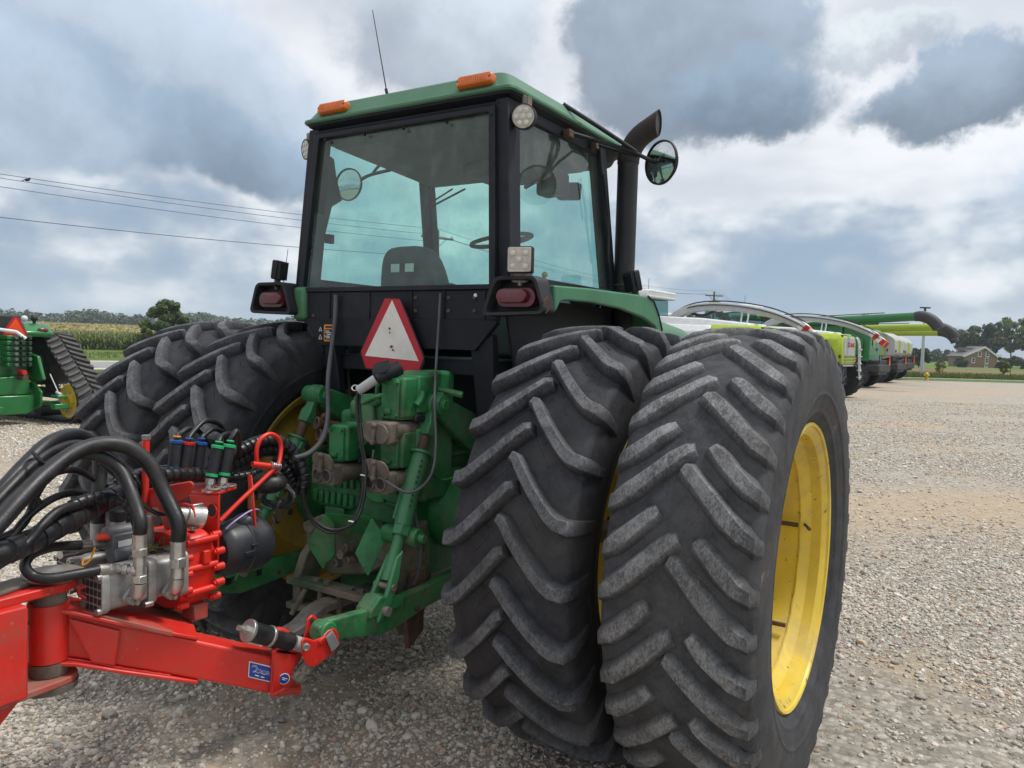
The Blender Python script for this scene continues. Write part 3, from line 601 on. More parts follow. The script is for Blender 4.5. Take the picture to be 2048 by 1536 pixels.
# ------------------------------------------------------------------ wheels
WR = .9256
def tyre_mesh(name, R, hw, rb, nl, style, mat, seed=0):
    rng = random.Random(seed); lh = {'sharp': .052, 'worn': .027}[style]; k = hw/.283
    half = [(.205, rb), (.235, rb+.028), (.262, rb+.08), (.279, rb+.15), (.281, rb+.21), (.272, R-lh-.065), (.255, R-lh-.030), (.21, R-lh-.012), (.12, R-lh-.003), (0, R-lh)]
    full = [Vector((x, r, 0)) for x, r in half[:-1]]+[Vector((.06, R-lh, 0)), Vector((0, R-lh, 0))]; fine = [(q.x+(.004 if rb+.050 < q.y < rb+.066 or rb+.128 < q.y < rb+.140 else 0), q.y) for q in spline(full, 7)]
    prof = [(-x*k, r) for x, r in fine] + [(x*k, r) for x, r in reversed(fine[:-1])]
    n = 112; V_ = []; F = []; wr = []
    for i, (x, r) in enumerate(prof):
        for j in range(n):
            t = 2*math.pi*j/n; V_.append((x, -r*math.cos(t), r*math.sin(t))); wr.append(.12 if r > R-.09 else .05)
    for i in range(len(prof)-1):
        for j in range(n): a = i*n+j; b = i*n+(j+1) % n; F.append((a, b, b+n, a+n))
    rings = lambda q: q
    def base_r(x):
        x = abs(x)/k
        for (x1, r1), (x0, r0) in zip(half[4:], half[5:]):
            if x0 <= x <= x1: return r0+(r1-r0)*(x-x0)/(x1-x0+1e-9)
        return R-lh if x < .1 else half[4][1]
    def lug(phi, sg, short):
        # stations: x_top, r_top, x_base, r_base, tangential, width
        if style == 'sharp':
            st = [(-.022, R-.006, -.03, R-lh, .232, .036), (.0, R, 0, R-lh-.001, .224, .040), (.05, R+.001, .05, R-lh, .166, .041), (.10, R, .10, R-lh, .112, .042), (.15, R-.002, .15, R-lh-.004, .062, .043), (.19, R-.006, .19, R-lh-.010, .026, .046), (.222, R-.011, .222, R-lh-.016, .006, .050), (.262, R-.024, .245, R-lh-.024, .0, .054), (.288, R-.070, .268, R-.12, .006, .052), (.291, R-.135, .276, R-.155, .018, .044), (.284, R-.19, .279, R-.20, .032, .034)]
        else:
            if short: st = [(.072, R-.012, .064, R-lh, .138, .034), (.088, R-.004, .085, R-lh, .124, .046), (.12, R, .12, R-lh-.003, .094, .050)]
            else: st = [(-.012, R-.012, -.02, R-lh, .206, .036), (.008, R-.004, .0, R-lh, .196, .048), (.05, R, .05, R-lh, .158, .052), (.11, R, .11, R-lh-.002, .102, .053)]
            st += [(.165, R-.004, .165, R-lh-.006, .052, .053), (.215, R-.010, .215, R-lh-.013, .012, .054), (.258, R-.028, .250, R-lh-.028, -.010, .052), (.274, R-.070, .266, R-.10, -.016, .044), (.272, R-.115, .268, R-.125, -.020, .034)]
        o = len(V_); m = len(st); ch = .005 if style == 'sharp' else .006
        j0 = rng.uniform(-.006, .006); wob = [rng.uniform(-1, 1) for _ in st]
        for i, (xt, rt, xb, rb_, tg, w_) in enumerate(st):
            a = st[max(i-1, 0)]; b = st[min(i+1, m-1)]
            dx, dt = (b[0]-a[0]), (b[4]-a[4]); L = math.hypot(dx, dt) or 1; nx, nt = -dt/L, dx/L
            if i >= m-3: nx, nt = 0, 1
            if style == 'worn': rt += wob[i]*.0035; w_ *= 1+.07*wob[-i-1]
            flare = .010 if style == 'sharp' else .017
            row = [(xb, rb_, -(w_/2+flare)), (xt, rt-ch*1.1, -w_/2), (xt, rt, -(w_/2-ch)), (xt, rt, w_/2-ch), (xt, rt-ch*1.1, w_/2), (xb, rb_, w_/2+flare)]
            for q, (x, r, off) in enumerate(row):
                xx = (x+nx*off)*k
                if i < m-4 and q in (0, 5): r = base_r(xx)-.002
                if i < 2: off *= .9 if q in (2, 3) else 1
                t = phi+(tg+nt*off+j0)/R
                V_.append((sg*xx, -r*math.cos(t), r*math.sin(t)))
                wr.append({0: 0., 5: 0., 1: .55, 4: .55}.get(q, 1.)*(1. if i < m-3 else .35))
        for i in range(m-1):
            for q in range(5): a = o+i*6+q; F.append((a, a+1, a+7, a+6))
        F.append(tuple(o+q for q in range(6))); F.append(tuple(o+(m-1)*6+q for q in reversed(range(6))))
    for i in range(nl):
        for sg, ph in ((1, 0), (-1, .5)): lug(2*math.pi*(i+ph+.1)/nl, sg, style == 'worn' and i % 2)
    def ridge(phi, sg, pts, wd=.0035, ht=.004):      # thin moulded ribs between the bars
        o = len(V_)
        for i, (x, tg) in enumerate(pts):
            q0 = pts[max(i-1, 0)]; q1 = pts[min(i+1, len(pts)-1)]; dx, dt = q1[0]-q0[0], q1[1]-q0[1]; L = math.hypot(dx, dt); nx, nt = -dt/L, dx/L
            for off, hh in ((-wd, -.002), (-wd*.5, ht), (wd*.5, ht), (wd, -.002)):
                xx = (x+nx*off)*k; r = base_r(xx)+hh; t = phi+(tg+nt*off)/R; V_.append((sg*xx, -r*math.cos(t), r*math.sin(t))); wr.append(.25)
        for i in range(len(pts)-1):
            for q in range(3): a_ = o+i*4+q; F.append((a_, a_+1, a_+5, a_+4))
    if style == 'sharp' and nl == 25:
        for i in range(nl):
            for sg, ph in ((1, 0), (-1, .5)):
                f0 = 2*math.pi*(i+ph+.1)/nl
                ridge(f0, sg, [(.030, .128), (.075, .066), (.105, .098)]); ridge(f0, sg, [(.050, .070), (.125, -.022)])
    me = bpy.data.meshes.new(name); me.from_pydata(V_, [], F)
    b = bmesh.new(); b.from_mesh(me); bmesh.ops.recalc_face_normals(b, faces=b.faces); b.to_mesh(me); b.free()
    at = me.attributes.new('wear', 'FLOAT', 'POINT'); at.data.foreach_set('value', wr)
    me.polygons.foreach_set('use_smooth', [True]*len(me.polygons)); me.set_sharp_from_angle(angle=R_(40 if style == 'sharp' else 34))
    me.materials.append(M[mat]); return me
TY = {'sharp': tyre_mesh('tyre', WR, .270, .545, 25, 'sharp', 'tyre_rubber', 1), 'worn': tyre_mesh('tyre', WR, .264, .545, 38, 'worn', 'tyre_worn', 2)}
def rim_parts(wheel, side, outer, mat):
    mb = MB(); out = [(.562, .214), (.556, .222), (.546, .218), (.540, .200), (.520, .196), (.518, .150), (.486, .112), (.480, .02), (.482, -.10), (.516, -.150), (.520, -.196), (.540, -.200), (.556, -.222), (.562, -.214)]
    inn = [(.553, .213), (.534, .206), (.512, .190), (.509, .148), (.476, .108), (.470, .02), (.472, -.104), (.508, -.152), (.512, -.190), (.534, -.206), (.553, -.213)]
    prof = [(r, t*side) for r, t in out] + [(r, t*side) for r, t in reversed(inn)] + [(out[0][0], out[0][1]*side)]
    mb.lathe(prof, (0, 0, 0), (1, 0, 0), 96, False); rim = mb.build('rim', mat, wheel, smooth=32)
    d = MB(); s = side*(-1 if not outer else 1); x0 = -.055*side if outer else -.02*side
    d.lathe([(.476, x0), (.40, x0-.035*side), (.355, x0-.075*side), (.17, x0-.08*side), (.17, x0-.092*side), (.36, x0-.088*side), (.41, x0-.047*side), (.476, x0-.012*side)], (0, 0, 0), (1, 0, 0), 64, False)
    disc = d.build('wheel_disc', mat, rim, smooth=32)
    return rim, disc
def wheel_at(x, side, outer, style, mat, spin, label):
    w = bpy.data.objects.new('wheel', None); COL.objects.link(w); w.parent = tractor; w.location = (x, 0, WR); w['label'] = label; w.empty_display_size = .2
    t = bpy.data.objects.new('tyre', TY[style]); COL.objects.link(t); t.parent = w; t.rotation_euler = (spin, 0, 0)
    rim, disc = rim_parts(w, side, outer, mat)
    return w, rim

tractor = thing('tractor', 'old green tractor with glazed cab and dual rear wheels, seen from behind', 'tractor')
wheel_RI, rimRI = wheel_at(1.150, 1, False, 'sharp', 'yellow_paint', .03, 'inner dual wheel with deep sharp lugs')
wheel_RO, rimRO = wheel_at(1.778, 1, True, 'worn', 'yellow_paint', .05, 'outer dual wheel with worn rounded lugs and open yellow rim')
wheel_LI, rimLI = wheel_at(-.80, -1, False, 'sharp', 'yellow_dirty_shaded', .11, None or 'inner dual wheel with dirty rim')
wheel_LO, rimLO = wheel_at(-1.47, -1, True, 'sharp', 'yellow_dirty_shaded', .20, None or 'outer dual wheel beside the track tractor')
# clamp rods that hold the outer dual
for k in range(6):
    t = math.pi-R_(8+60*k); r = .440
    mb = MB(); p = Vector((-.06, -r*math.cos(t), r*math.sin(t))); mb.cyl(p, p+Vector((.165, 0, 0)), .0105, n=8); mb.hexbolt(p+Vector((.0, 0, 0)), (1, 0, 0), .022, .03)
    mb.build('clamp_rod', 'rusty', wheel_RO)
mb = MB(); mb.cyl((.12, .49, .06), (.145, .455, .05), .006, n=8); mb.cyl((.145, .455, .05), (.152, .445, .047), .008, n=8); mb.build('valve_stem', 'rusty', rimRO)
mb = MB(); mb.tube([Vector((.108, -.474*math.cos(t), .474*math.sin(t)))+Vector((random.Random(i).uniform(-.002, .002), 0, 0)) for i, t in enumerate([2*math.pi*k/120 for k in range(121)])], .0045, 5, False); mb.build('weld_bead', 'yellow_paint', rimRO)
for side, wh in ((1, wheel_RI), (-1, wheel_LI)):      # hub bolts and hand holes on the disc faces
    for k in range(10):
        t = 2*math.pi*k/10; mb = MB(); mb.hexbolt((-side*.094, -.23*math.cos(t), .23*math.sin(t)), (-side, 0, 0), .02, .022); mb.build('wheel_bolt', 'rusty', wh)
    for k in range(6):
        t = 2*math.pi*k/6+.55; mb = MB(); c = Vector((side*.058, -.36*math.cos(t), .36*math.sin(t)))
        mb.torus(Vector((side*.0, -.40*math.cos(t), .40*math.sin(t)))+Vector((-side*.075, 0, 0)), (1, 0, 0), .036, .007, 20, 6); mb.build('hand_hole_rim', 'yellow_dirty_shaded', wh)
mb = MB(); mb.cyl((-.95, 0, WR), (1.3, 0, WR), .052, n=20); mb.cyl((.60, 0, WR), (1.06, 0, WR), .09, n=20); mb.cyl((-.60, 0, WR), (-.74, 0, WR), .09, n=20); mb.build('axle_shaft', 'bare_steel', tractor)

# ------------------------------------------------------------------ cab
WT = (.568, -.131, 2.846); WB = (.627, -.178, 2.017)           # rear window corners (right side)
def post(name, b0, t0, sx, sy, mat='cab_black'):
    mb = MB(); b0, t0 = Vector(b0), Vector(t0)
    q = lambda c: [c+Vector((a*sx/2, b*sy/2, 0)) for a, b in ((-1, -1), (1, -1), (1, 1), (-1, 1))]
    mb.loft([q(b0), q(t0)]); return mb.build(name, mat, tractor, bevel=.008)
for s in (-1, 1):
    post('rear_post', (s*.668, -.118, 1.95), (s*.607, -.082, 2.89), .072, .105)
    post('front_post', (s*.645, 1.025, 1.97), (s*.612, .845, 2.90), .085, .07)
    mb = MB(); p0, p1 = Vector((s*.652, -.12, 2.052)), Vector((s*.650, 1.0, 2.052)); mb.box((p0+p1)/2, (.06, 1.1, .07)); mb.build('side_sill', 'cab_black', tractor, bevel=.006)
    mb = MB(); mb.box((s*.605, .385, 2.862), (.05, .92, .055)); mb.build('side_header', 'cab_black', tractor, bevel=.006)
# window frames: rear seal round the glass with screws
def frame_ring(name, pts, wdt, th, nrm, mat, parent):
    c = sum((Vector(p) for p in pts), Vector())/len(pts); n = Vector(nrm).normalized()
    outer = [Vector(p)+(Vector(p)-c).normalized()*wdt*.55 for p in pts]; inner = [Vector(p)-(Vector(p)-c).normalized()*wdt*.85 for p in pts]
    mb = MB(); k = len(pts); vs = outer+inner+[q+n*th for q in outer]+[q+n*th for q in inner]; fs = []
    for i in range(k):
        j = (i+1) % k; fs += [(i, j, k+j, k+i), (2*k+i, 3*k+i, 3*k+j, 2*k+j), (i, 2*k+i, 2*k+j, j), (k+i, k+j, 3*k+j, 3*k+i)]
    mb.add(vs, fs); return mb.build(name, mat, parent, bevel=.003)
rw = [(-WB[0], WB[1], WB[2]), (WB[0], WB[1], WB[2]), (WT[0], WT[1], WT[2]), (-WT[0], WT[1], WT[2])]
frame_ring('rear_window_frame', rw, .03, -.022, (0, 1, .05), 'cab_black', tractor)
def pane(name, pts, th, **k):
    mb = MB(); mb.poly(pts, th); o = mb.build(name, 'tinted_glass', tractor, smooth=0); return o
g = pane('rear_window', [Vector(p)+Vector((0, .004, 0)) for p in rw], (0, .006, 0))
for i, (u, v) in enumerate(((648, 279), (725, 268), (803, 256), (890, 243), (980, 228), (618, 494), (616, 508))):
    p = PY(u, v, -.165 if v < 300 else -.175); mb = MB(); mb.hexbolt(p+Vector((0, .02, 0)), (0, -1, 0), .0075, .014); mb.build('window_screw', 'cab_black', g)
for s in (-1, 1):
    sw = [(s*.655, -.06, 2.07), (s*.650, .985, 2.07), (s*.618, .825, 2.845), (s*.604, -.03, 2.845)]
    sg = pane('side_window', sw, (s*.006, 0, 0))
pane('windshield', [(-.60, 1.03, 2.05), (.60, 1.03, 2.05), (.575, .862, 2.79), (-.575, .862, 2.79)], (0, .006, 0))
# hinge plates on the rear right post inside the glass
mb = MB(); mb.box((.585, -.10, 2.36), (.05, .012, .30)); mb.build('hinge_plate', 'cabin_trim', tractor, bevel=.003)
for dz in (.0, .045):
    mb = MB(); mb.lathe([(.011, 0), (.011, .008), (.006, .012)], (.578, -.107, 2.345+dz), (0, -1, 0), 10); mb.build('hinge_bolt', 'zinc', tractor)
# roof: green shell with a rolled lip over a black under-tray
def roof():
    lip = [(-.676, -.162), (.676, -.162), (.676, 1.17), (.60, 1.26), (-.60, 1.26), (-.676, 1.17)]
    def ring(dx, dy, z, zt=0):
        out = []
        for x, y in rpoly(lip, .05, 4):
            sx = 1 if x > 0 else -1; y2 = y+dy if y < .5 else y-dy
            out.append(Vector((x-sx*dx, y2, z+zt*(y-.5))))
        return out
    mb = MB(); mb.loft([ring(.006, .006, 2.916), ring(0, 0, 2.924), ring(.002, .002, 2.936), ring(.022, .020, 2.946), ring(.068, .058, 3.014), ring(.10, .085, 3.030), ring(.35, .4, 3.045)])
    r = mb.build('roof', 'green_dull', tractor, smooth=35)
    mb = MB(); mb.loft([ring(.012, .012, 2.919), ring(.018, .016, 2.905), ring(.055, .050, 2.885), ring(.075, .062, 2.845)]); mb.build('roof_tray', 'cab_black', tractor, smooth=35)
    return r
roof_o = roof()
mb = MB(); mb.loft([[Vector(q) for q in ((-.56, -.08, 2.86), (.56, -.08, 2.86), (.56, .87, 2.86), (-.56, .87, 2.86))], [Vector(q) for q in ((-.55, -.05, 2.80), (.55, -.05, 2.80), (.55, .84, 2.745), (-.55, .84, 2.745))]])
hl = mb.build('headliner', 'cabin_trim', tractor, bevel=.02)
mb = MB(); mb.box((.20, .60, 2.735), (.44, .36, .09)); mb.build('control_console', 'cabin_trim', hl, bevel=.03)
mb = MB(); mb.box((.42, .70, 2.665), (.16, .12, .13)); mb.build('radio_box', 'black_plastic', hl, bevel=.02)
# seals above the windows
mb = MB(); mb.poly([(-.60, -.142, 2.872), (.60, -.142, 2.872), (.585, -.128, 2.842), (-.585, -.128, 2.842)], (0, .03, 0)); mb.build('rear_header', 'cab_black', tractor, bevel=.004)
# curtain and mirror hook on the left inside
mb = MB()
c = [PX(u, v, -.60) for u, v in ((645, 300), (668, 318), (673, 355), (684, 400), (664, 412), (650, 470), (640, 575), (613, 578), (630, 420))]
mb.poly(c, (-.02, .02, 0)); mb.build('side_curtain', 'cabin_trim', tractor, bevel=.004)
mb = MB(); mb.box(PX(659, 478, -.60), (.03, .05, .05)); mb.build('curtain_clip', 'black_plastic', tractor, bevel=.004)
# seat
def seat():
    c = Vector((-.19, .22, 0)); st = bpy.data.objects.new('seat', None); COL.objects.link(st); st.parent = tractor
    mb = MB(); out = rpoly([(-.225, 0), (.225, 0), (.215, .30), (.15, .50), (-.15, .50), (-.215, .30)], .10, 5)
    rings = []
    for y, sc_, dz in ((0, .93, .0), (.03, 1, 0), (.10, 1., 0), (.14, .92, -.01)): rings.append([c+Vector((x*sc_+.0, y-.10*((z-.1)/.5), 1.78+z*(1 if sc_ == 1 else .985)+dz)) for x, z in out])
    mb.loft(rings); mb.build('seat_back', 'cabin_trim', st, smooth=50)
    mb = MB(); mb.box(c+Vector((0, .30, 1.80)), (.46, .46, .12)); mb.build('seat_cushion', 'cabin_trim', st, bevel=.04)
    mb = MB(); mb.box(c+Vector((0, .30, 1.70)), (.30, .30, .12)); mb.build('seat_base', 'black_plastic', st, bevel=.01)
    for q in (-.045, .055):
        mb = MB(); mb.poly([c+Vector((x, -.094+.01*(z-2.2), z)) for x, z in ((q-.03, 2.135), (q+.03, 2.135), (q+.03, 2.18), (q-.03, 2.18))], (0, .004, 0)); mb.build('seat_label', 'white_mark', st)
seat()
# steering column and wheel
mb = MB(); mb.torus((.02, .80, 2.385), (0, -.35, 1), .185, .013, 40, 8); sw = mb.build('steering_wheel', 'black_plastic', tractor)
mb = MB()
for k in range(3): t = 2*math.pi*k/3+.5; mb.cyl((.02, .80, 2.38), (.02+.18*math.cos(t), .80+.17*math.sin(t), 2.38+.06*math.sin(t)), .009, n=8)
mb.build('spoke', 'black_plastic', sw)
mb = MB(); mb.tube([(.02, .98, 1.85), (.02, .84, 2.2), (.02, .80, 2.38)], [.07, .05, .03], 10); mb.build('steering_column', 'black_plastic', tractor)
mb = MB(); mb.tube(spline([PX(888, 572, .05), PX(900, 568, .05), PX(912, 572, .05), PX(920, 580, .05)], 5), .006, 6); mb.build('cab_cable', 'black_plastic', tractor)
mb = MB(); mb.bb(-.62, .62, -.12, 1.0, 1.60, 1.68); mb.bb(-.60, .60, .95, 1.0, 1.68, 2.03); mb.build('cab_floor', 'cab_black', tractor, bevel=.006)
mb = MB(); mb.bb(.30, .52, .30, .80, 1.68, 2.02); mb.build('side_console', 'cabin_trim', tractor, bevel=.03)
for i in range(4):
    q = Vector((.36+.04*(i % 2), .38+.10*i, 2.02)); mb = MB(); mb.cyl(q, q+Vector((-.02, .03, .13)), .006, n=6); mb.ball(q+Vector((-.02, .03, .14)), .018, 10, 6); mb.build('control_lever', ('black_plastic', 'red_cap', 'black_plastic', 'orange_tie')[i], tractor)
# rear black panel with folded ledge, legs
mb = MB(); y = -.188
mb.poly([(-.655, y, 2.008), (.655, y, 2.008), (.655, y, 1.862), (-.655, y, 1.862)], (0, .03, 0))
rp = mb.build('rear_panel', 'cab_black', tractor, bevel=.006)
mb = MB(); mb.poly([(-.655, y-.014, 1.866), (.655, y-.014, 1.866), (.655, y-.004, 1.852), (.535, y-.004, 1.722), (-.455, y-.004, 1.722), (-.59, y-.004, 1.846), (-.655, y-.004, 1.85)], (0, .03, 0)); mb.build('lower_panel', 'cab_black', tractor, bevel=.004)
for x in (-.41, -.13, .145, .345, .58):
    mb = MB(); mb.box((x, y-.002, 1.935), (.012, .008, .14)); mb.build('panel_seam', 'cab_black', rp, bevel=.002)
for u, v in ((628, 632), (832, 622), (898, 622), (950, 622), (832, 596), (898, 596), (950, 596), (952, 591)):
    mb = MB(); mb.lathe([(.010, 0), (.010, .006), (.005, .010)], PY(u, v, y+.002), (0, -1, 0), 8); mb.build('panel_bolt', 'rusty' if v != 591 else 'white_mark', rp)
mb = MB(); mb.poly([(.50, -.18, 1.73), (.62, -.18, 1.80), (.62, -.12, 1.25), (.53, -.12, 1.25)], (0, .05, 0)); mb.build('panel_leg', 'cab_black', tractor, bevel=.005)
mb = MB(); mb.poly([(-.455, -.18, 1.73), (-.38, -.18, 1.73), (-.35, -.12, 1.25), (-.43, -.12, 1.25)], (0, .05, 0)); mb.build('panel_leg', 'cab_black', tractor, bevel=.005)
mb = MB(); mb.bb(-.45, .45, .10, .9, 1.30, 1.60); mb.bb(-.60, .60, .35, .9, 1.0, 1.60); mb.build('under_cab_box', 'cab_black', tractor, bevel=.01)
# warning sticker on the lower panel
mb = MB(); st0 = PY(659, 666, -.196)
mb.prism(rrect(.078, .088, .008), st0, (1, 0, 0), (0, 0, 1), (0, -.002, 0)); sk = mb.build('warning_sticker', 'sticker_orange', tractor)
mb = MB(); mb.prism(rrect(.066, .056, .004), st0+Vector((0, -.0022, -.008)), (1, 0, 0), (0, 0, 1), (0, -.001, 0)); mb.build('sticker_field', 'cab_black', sk)
for i in range(5):
    mb = MB(); mb.box(st0+Vector((-.012+.006*(i % 3), -.0040, .010-.009*i)), (.030+.008*(i % 2), .0012, .004)); mb.build('sticker_print', 'white_mark', sk)
mb = MB(); mb.box(st0+Vector((0, -.003, .032)), (.055, .0016, .010)); mb.build('sticker_title', 'cab_black', sk)
for z, q in ((.02, .010), (-.022, .011)):
    mb = MB(); c = st0+Vector((-.065, -.002, z)); mb.tube([c+Vector((-q, 0, -q)), c+Vector((q, 0, -q)), c+Vector((0, 0, q)), c+Vector((-q, 0, -q))], .0022, 5); mb.build('sticker_pictogram', 'white_mark', sk)

# ------------------------------------------------------------------ slow vehicle sign
def smv(parent, o, ex, ey, k, mat_b, mat_c, border='black_plastic'):
    o, ex, ey = Vector(o), Vector(ex).normalized()*k, Vector(ey).normalized()*k; n = ex.cross(ey).normalized()
    hexa = [(-.048, .178), (.048, .178), (.203, -.098), (.168, -.178), (-.168, -.178), (-.203, -.098)]
    sg = MB(); sg.prism(rpoly([(x*1.05, y*1.05) for x, y in hexa], .02, 3), o-n*.003, ex, ey, n*.004); s = sg.build('slow_vehicle_sign', border, parent)
    mb = MB(); mb.prism(hexa, o+n*.0013, ex, ey, n*.0012); mb.build('sign_border', mat_b, s)
    mb = MB(); mb.prism([(0, .172), (.174, -.116), (-.174, -.116)], o+n*.0027, ex, ey, n*.0012); mb.build('sign_triangle', mat_c, s)
    return s, n
tilt = R_(-2.5); exs = Vector((math.cos(tilt), 0, math.sin(tilt))); eys = Vector((-math.sin(tilt), -.06, math.cos(tilt)))
SMV, sn = smv(tractor, PY(784, 670, -.225), exs, eys, 1., 'sign_red', 'sign_white')
for u, v, r in ((775, 640, .007), (779, 657, .006), (779, 665, .004), (782, 693, .007), (785, 700, .004), (771, 620, .003)):
    p = PY(u, v, -.2325); mb = MB(); pts = [(r*random.Random(u+i).uniform(.6, 1.3)*math.cos(i*.9), r*random.Random(v+i).uniform(.6, 1.3)*math.sin(i*.9)) for i in range(7)]
    mb.prism(pts, p, (1, 0, 0), (0, 0, 1), (0, .004, 0)); mb.build('sign_hole', 'machine_dark', SMV)

# ------------------------------------------------------------------ fenders with tail lamps
def fender(s):
    X1 = .935; X0 = .665
    prof = [(-.165, 2.022), (.20, 2.036), (.78, 2.046), (.90, 2.042), (.985, 2.020), (1.06, 1.955), (1.125, 1.872), (1.118, 1.855), (1.085, 1.850), (1.03, 1.885), (.86, 1.925), (.55, 1.957), (.20, 1.968), (-.05, 1.962), (-.105, 1.955), (-.15, 1.905), (-.165, 1.90)]
    mb = MB(); p3 = [Vector((s*X1, y, z)) for y, z in prof]; mb.poly(p3, (-s*.03, 0, 0))
    f = mb.build('fender', 'green_paint', tractor, bevel=.012, seg=3)
    top = [(-.165, 2.020), (.20, 2.034), (.78, 2.044), (.90, 2.040), (.985, 2.018), (1.06, 1.953), (1.12, 1.872)]
    mb = MB(); mb.loft([[Vector((x, y, z)) for x, z in ((s*X0, zz), (s*(X1-.005), zz), (s*(X1-.005), zz-.012), (s*X0, zz-.012))] for y, zz in top]); mb.build('fender_top', 'green_paint', f, bevel=.003)
    mb = MB(); mb.poly([(s*.66, -.16, 1.98), (s*.66, 1.08, 1.98), (s*.66, 1.08, 1.70), (s*.66, .6, 1.62), (s*.66, -.05, 1.62)], (s*.012, 0, 0)); mb.build('fender_skirt', 'cab_black', f)
    mb = MB(); mb.tube([Vector((s*(X1+.002), y, z)) for y, z in ((.90, 2.046), (.99, 2.022), (1.065, 1.956), (1.13, 1.870), (1.12, 1.850), (1.085, 1.846))], .006, 6); mb.build('fender_trim', 'black_plastic', f)
    # tail lamp housing (hollow trapezoid) and lens
    LY = -.262; L0 = Vector((s*.7876, LY, 1.968))
    o_ = rpoly([(-.178, -.088), (.165, -.078), (.112, .090), (-.115, .090)], .035, 5); i_ = [(x*.83, y*.80) for x, y in o_]
    pt = lambda q, yy, kx=1.: L0+Vector((s*q[0]*kx*(-1 if False else 1)*-1 if False else s*q[0], yy, q[1]))
    mb = MB(); n = len(o_)
    rings = [[pt(q, .09) for q in o_], [pt(q, .0) for q in o_], [pt((q[0]*.97, q[1]*.97), -.008) for q in o_], [pt((q[0]*1.03, q[1]*1.03), -.006) for q in i_], [pt(q, .006) for q in i_], [pt((q[0]*.93, q[1]*.93), .055) for q in i_]]
    mb.loft(rings); h = mb.build('tail_lamp_housing', 'black_plastic', f, smooth=35)
    mb = MB(); le = rrect(.205, .085, .041, 6); mb.loft([[L0+Vector((s*x*k, yy, z*k-.004)) for x, z in le] for yy, k in ((.06, 1), (.02, 1), (.008, .96))]); lens = mb.build('tail_lamp_rim', 'red_lens', f, smooth=35)
    mb = MB(); le = rrect(.165, .062, .03, 6); mb.loft([[L0+Vector((s*(x*k-.012), yy, z*k+.002)) for x, z in le] for yy, k in ((.03, 1), (-.004, 1), (-.016, .9), (-.018, .5))]); mb.build('tail_lamp_lens', 'red_lens', f, smooth=40)
    if s < 0: mb = MB(); mb.bb(-.665, -.575, -.215, -.10, 1.855, 2.035); mb.build('fender_corner', 'green_paint', f, bevel=.02)
    if s > 0:     # torn, rusted rear corner of the housing
        mb = MB(); mb.poly([L0+Vector(q) for q in ((.146, -.004, -.02), (.152, .02, .0), (.158, .03, -.05), (.150, .01, -.075), (.140, -.002, -.05))], (.006, 0, 0)); mb.build('torn_corner', 'rusty', f)
    return f
fR = fender(1); fL = fender(-1)

# ------------------------------------------------------------------ work lamps
def square_lamp(c, d, size, tilt_=0, parent=tractor, bracket=True):
    d = Vector(d).normalized(); x, y, d = orient(d); o = bpy.data.objects.new('work_lamp', None); COL.objects.link(o); o.parent = parent; c = Vector(c)
    mb = MB(); mb.prism(rrect(size, size, size*.1), c, x, y, -d*size*.28); mb.build('lamp_case', 'black_plastic', o, bevel=.003)
    mb = MB(); mb.prism(rrect(size*.92, size*.92, size*.07), c, x, y, d*.004); mb.build('lamp_lens', 'lens_led', o, bevel=.002)
    for i in range(3):
        for j in range(3):
            if (i+j) % 2 == 0 or (i == 1 and j == 1):
                mb = MB(); mb.lathe([(size*.10, .004), (size*.10, .008), (size*.05, .010)], c+x*size*.25*(i-1)+y*size*.25*(j-1), d, 10); mb.build('led', 'lens_cell', o)
    for i in range(9):
        mb = MB(); mb.box(c-d*size*.36+x*size*(i-4)*.105, (size*.03, size*.95, size*.20), Matrix((x, y, d)).transposed()); mb.build('cooling_fin', 'black_plastic', o)
    if bracket:
        mb = MB(); q = c-y*size*.5-d*size*.15; mb.box(q-y*.018, (size*.5, .045, .012), Matrix((x, y, d)).transposed()); mb.cyl(q-y*.03+x*size*.32, q-y*.03-x*size*.32, .008, n=8); mb.cyl(q-y*.02, q-y*.055, .010, n=8); mb.build('lamp_bracket', 'bare_steel', o)
    return o
square_lamp(PY(1039, 519, -.255), (.25, -1, -.02), .117)
square_lamp(PX(552, 540, -.80), (-1, -.42, .12), .105)
square_lamp(PX(1272, 561, .86), (.62, .78, .25), .115)
def round_lamp(c, d, r):
    x, y, d = orient(d); c = Vector(c); o = bpy.data.objects.new('work_lamp', None); COL.objects.link(o); o.parent = tractor
    mb = MB(); mb.lathe([(r*.75, -.045), (r*.98, -.03), (r, 0), (r, .006), (r*.93, .009), (r*.90, .004)], c, d, 28); mb.build('lamp_case', 'black_plastic', o)
    mb = MB(); mb.lathe([(r*.91, .0), (r*.91, .005), (r*.5, .007)], c, d, 28); mb.build('lamp_lens', 'lens_led', o)
    for k in range(7):
        t = k*math.pi/3; q = c if k == 6 else c+(x*math.cos(t)+y*math.sin(t))*r*.55
        mb = MB(); mb.lathe([(r*.2, .006), (r*.2, .010), (r*.1, .012)], q, d, 10); mb.build('led', 'lens_cell', o)
    mb = MB(); mb.box(c+Vector((0, .03, r+.012)), (.03, .035, .05)); mb.cyl(c+Vector((0, .03, r+.03)), c+Vector((-.03 if c.x > 0 else .03, .05, r+.05)), .008, n=8); mb.build('lamp_bracket', 'bare_steel', o)
round_lamp(PY(1047, 233, -.10), (.30, -1, -.10), .058); round_lamp(PY(613, 299, -.09), (-.38, -1, -.10), .056)
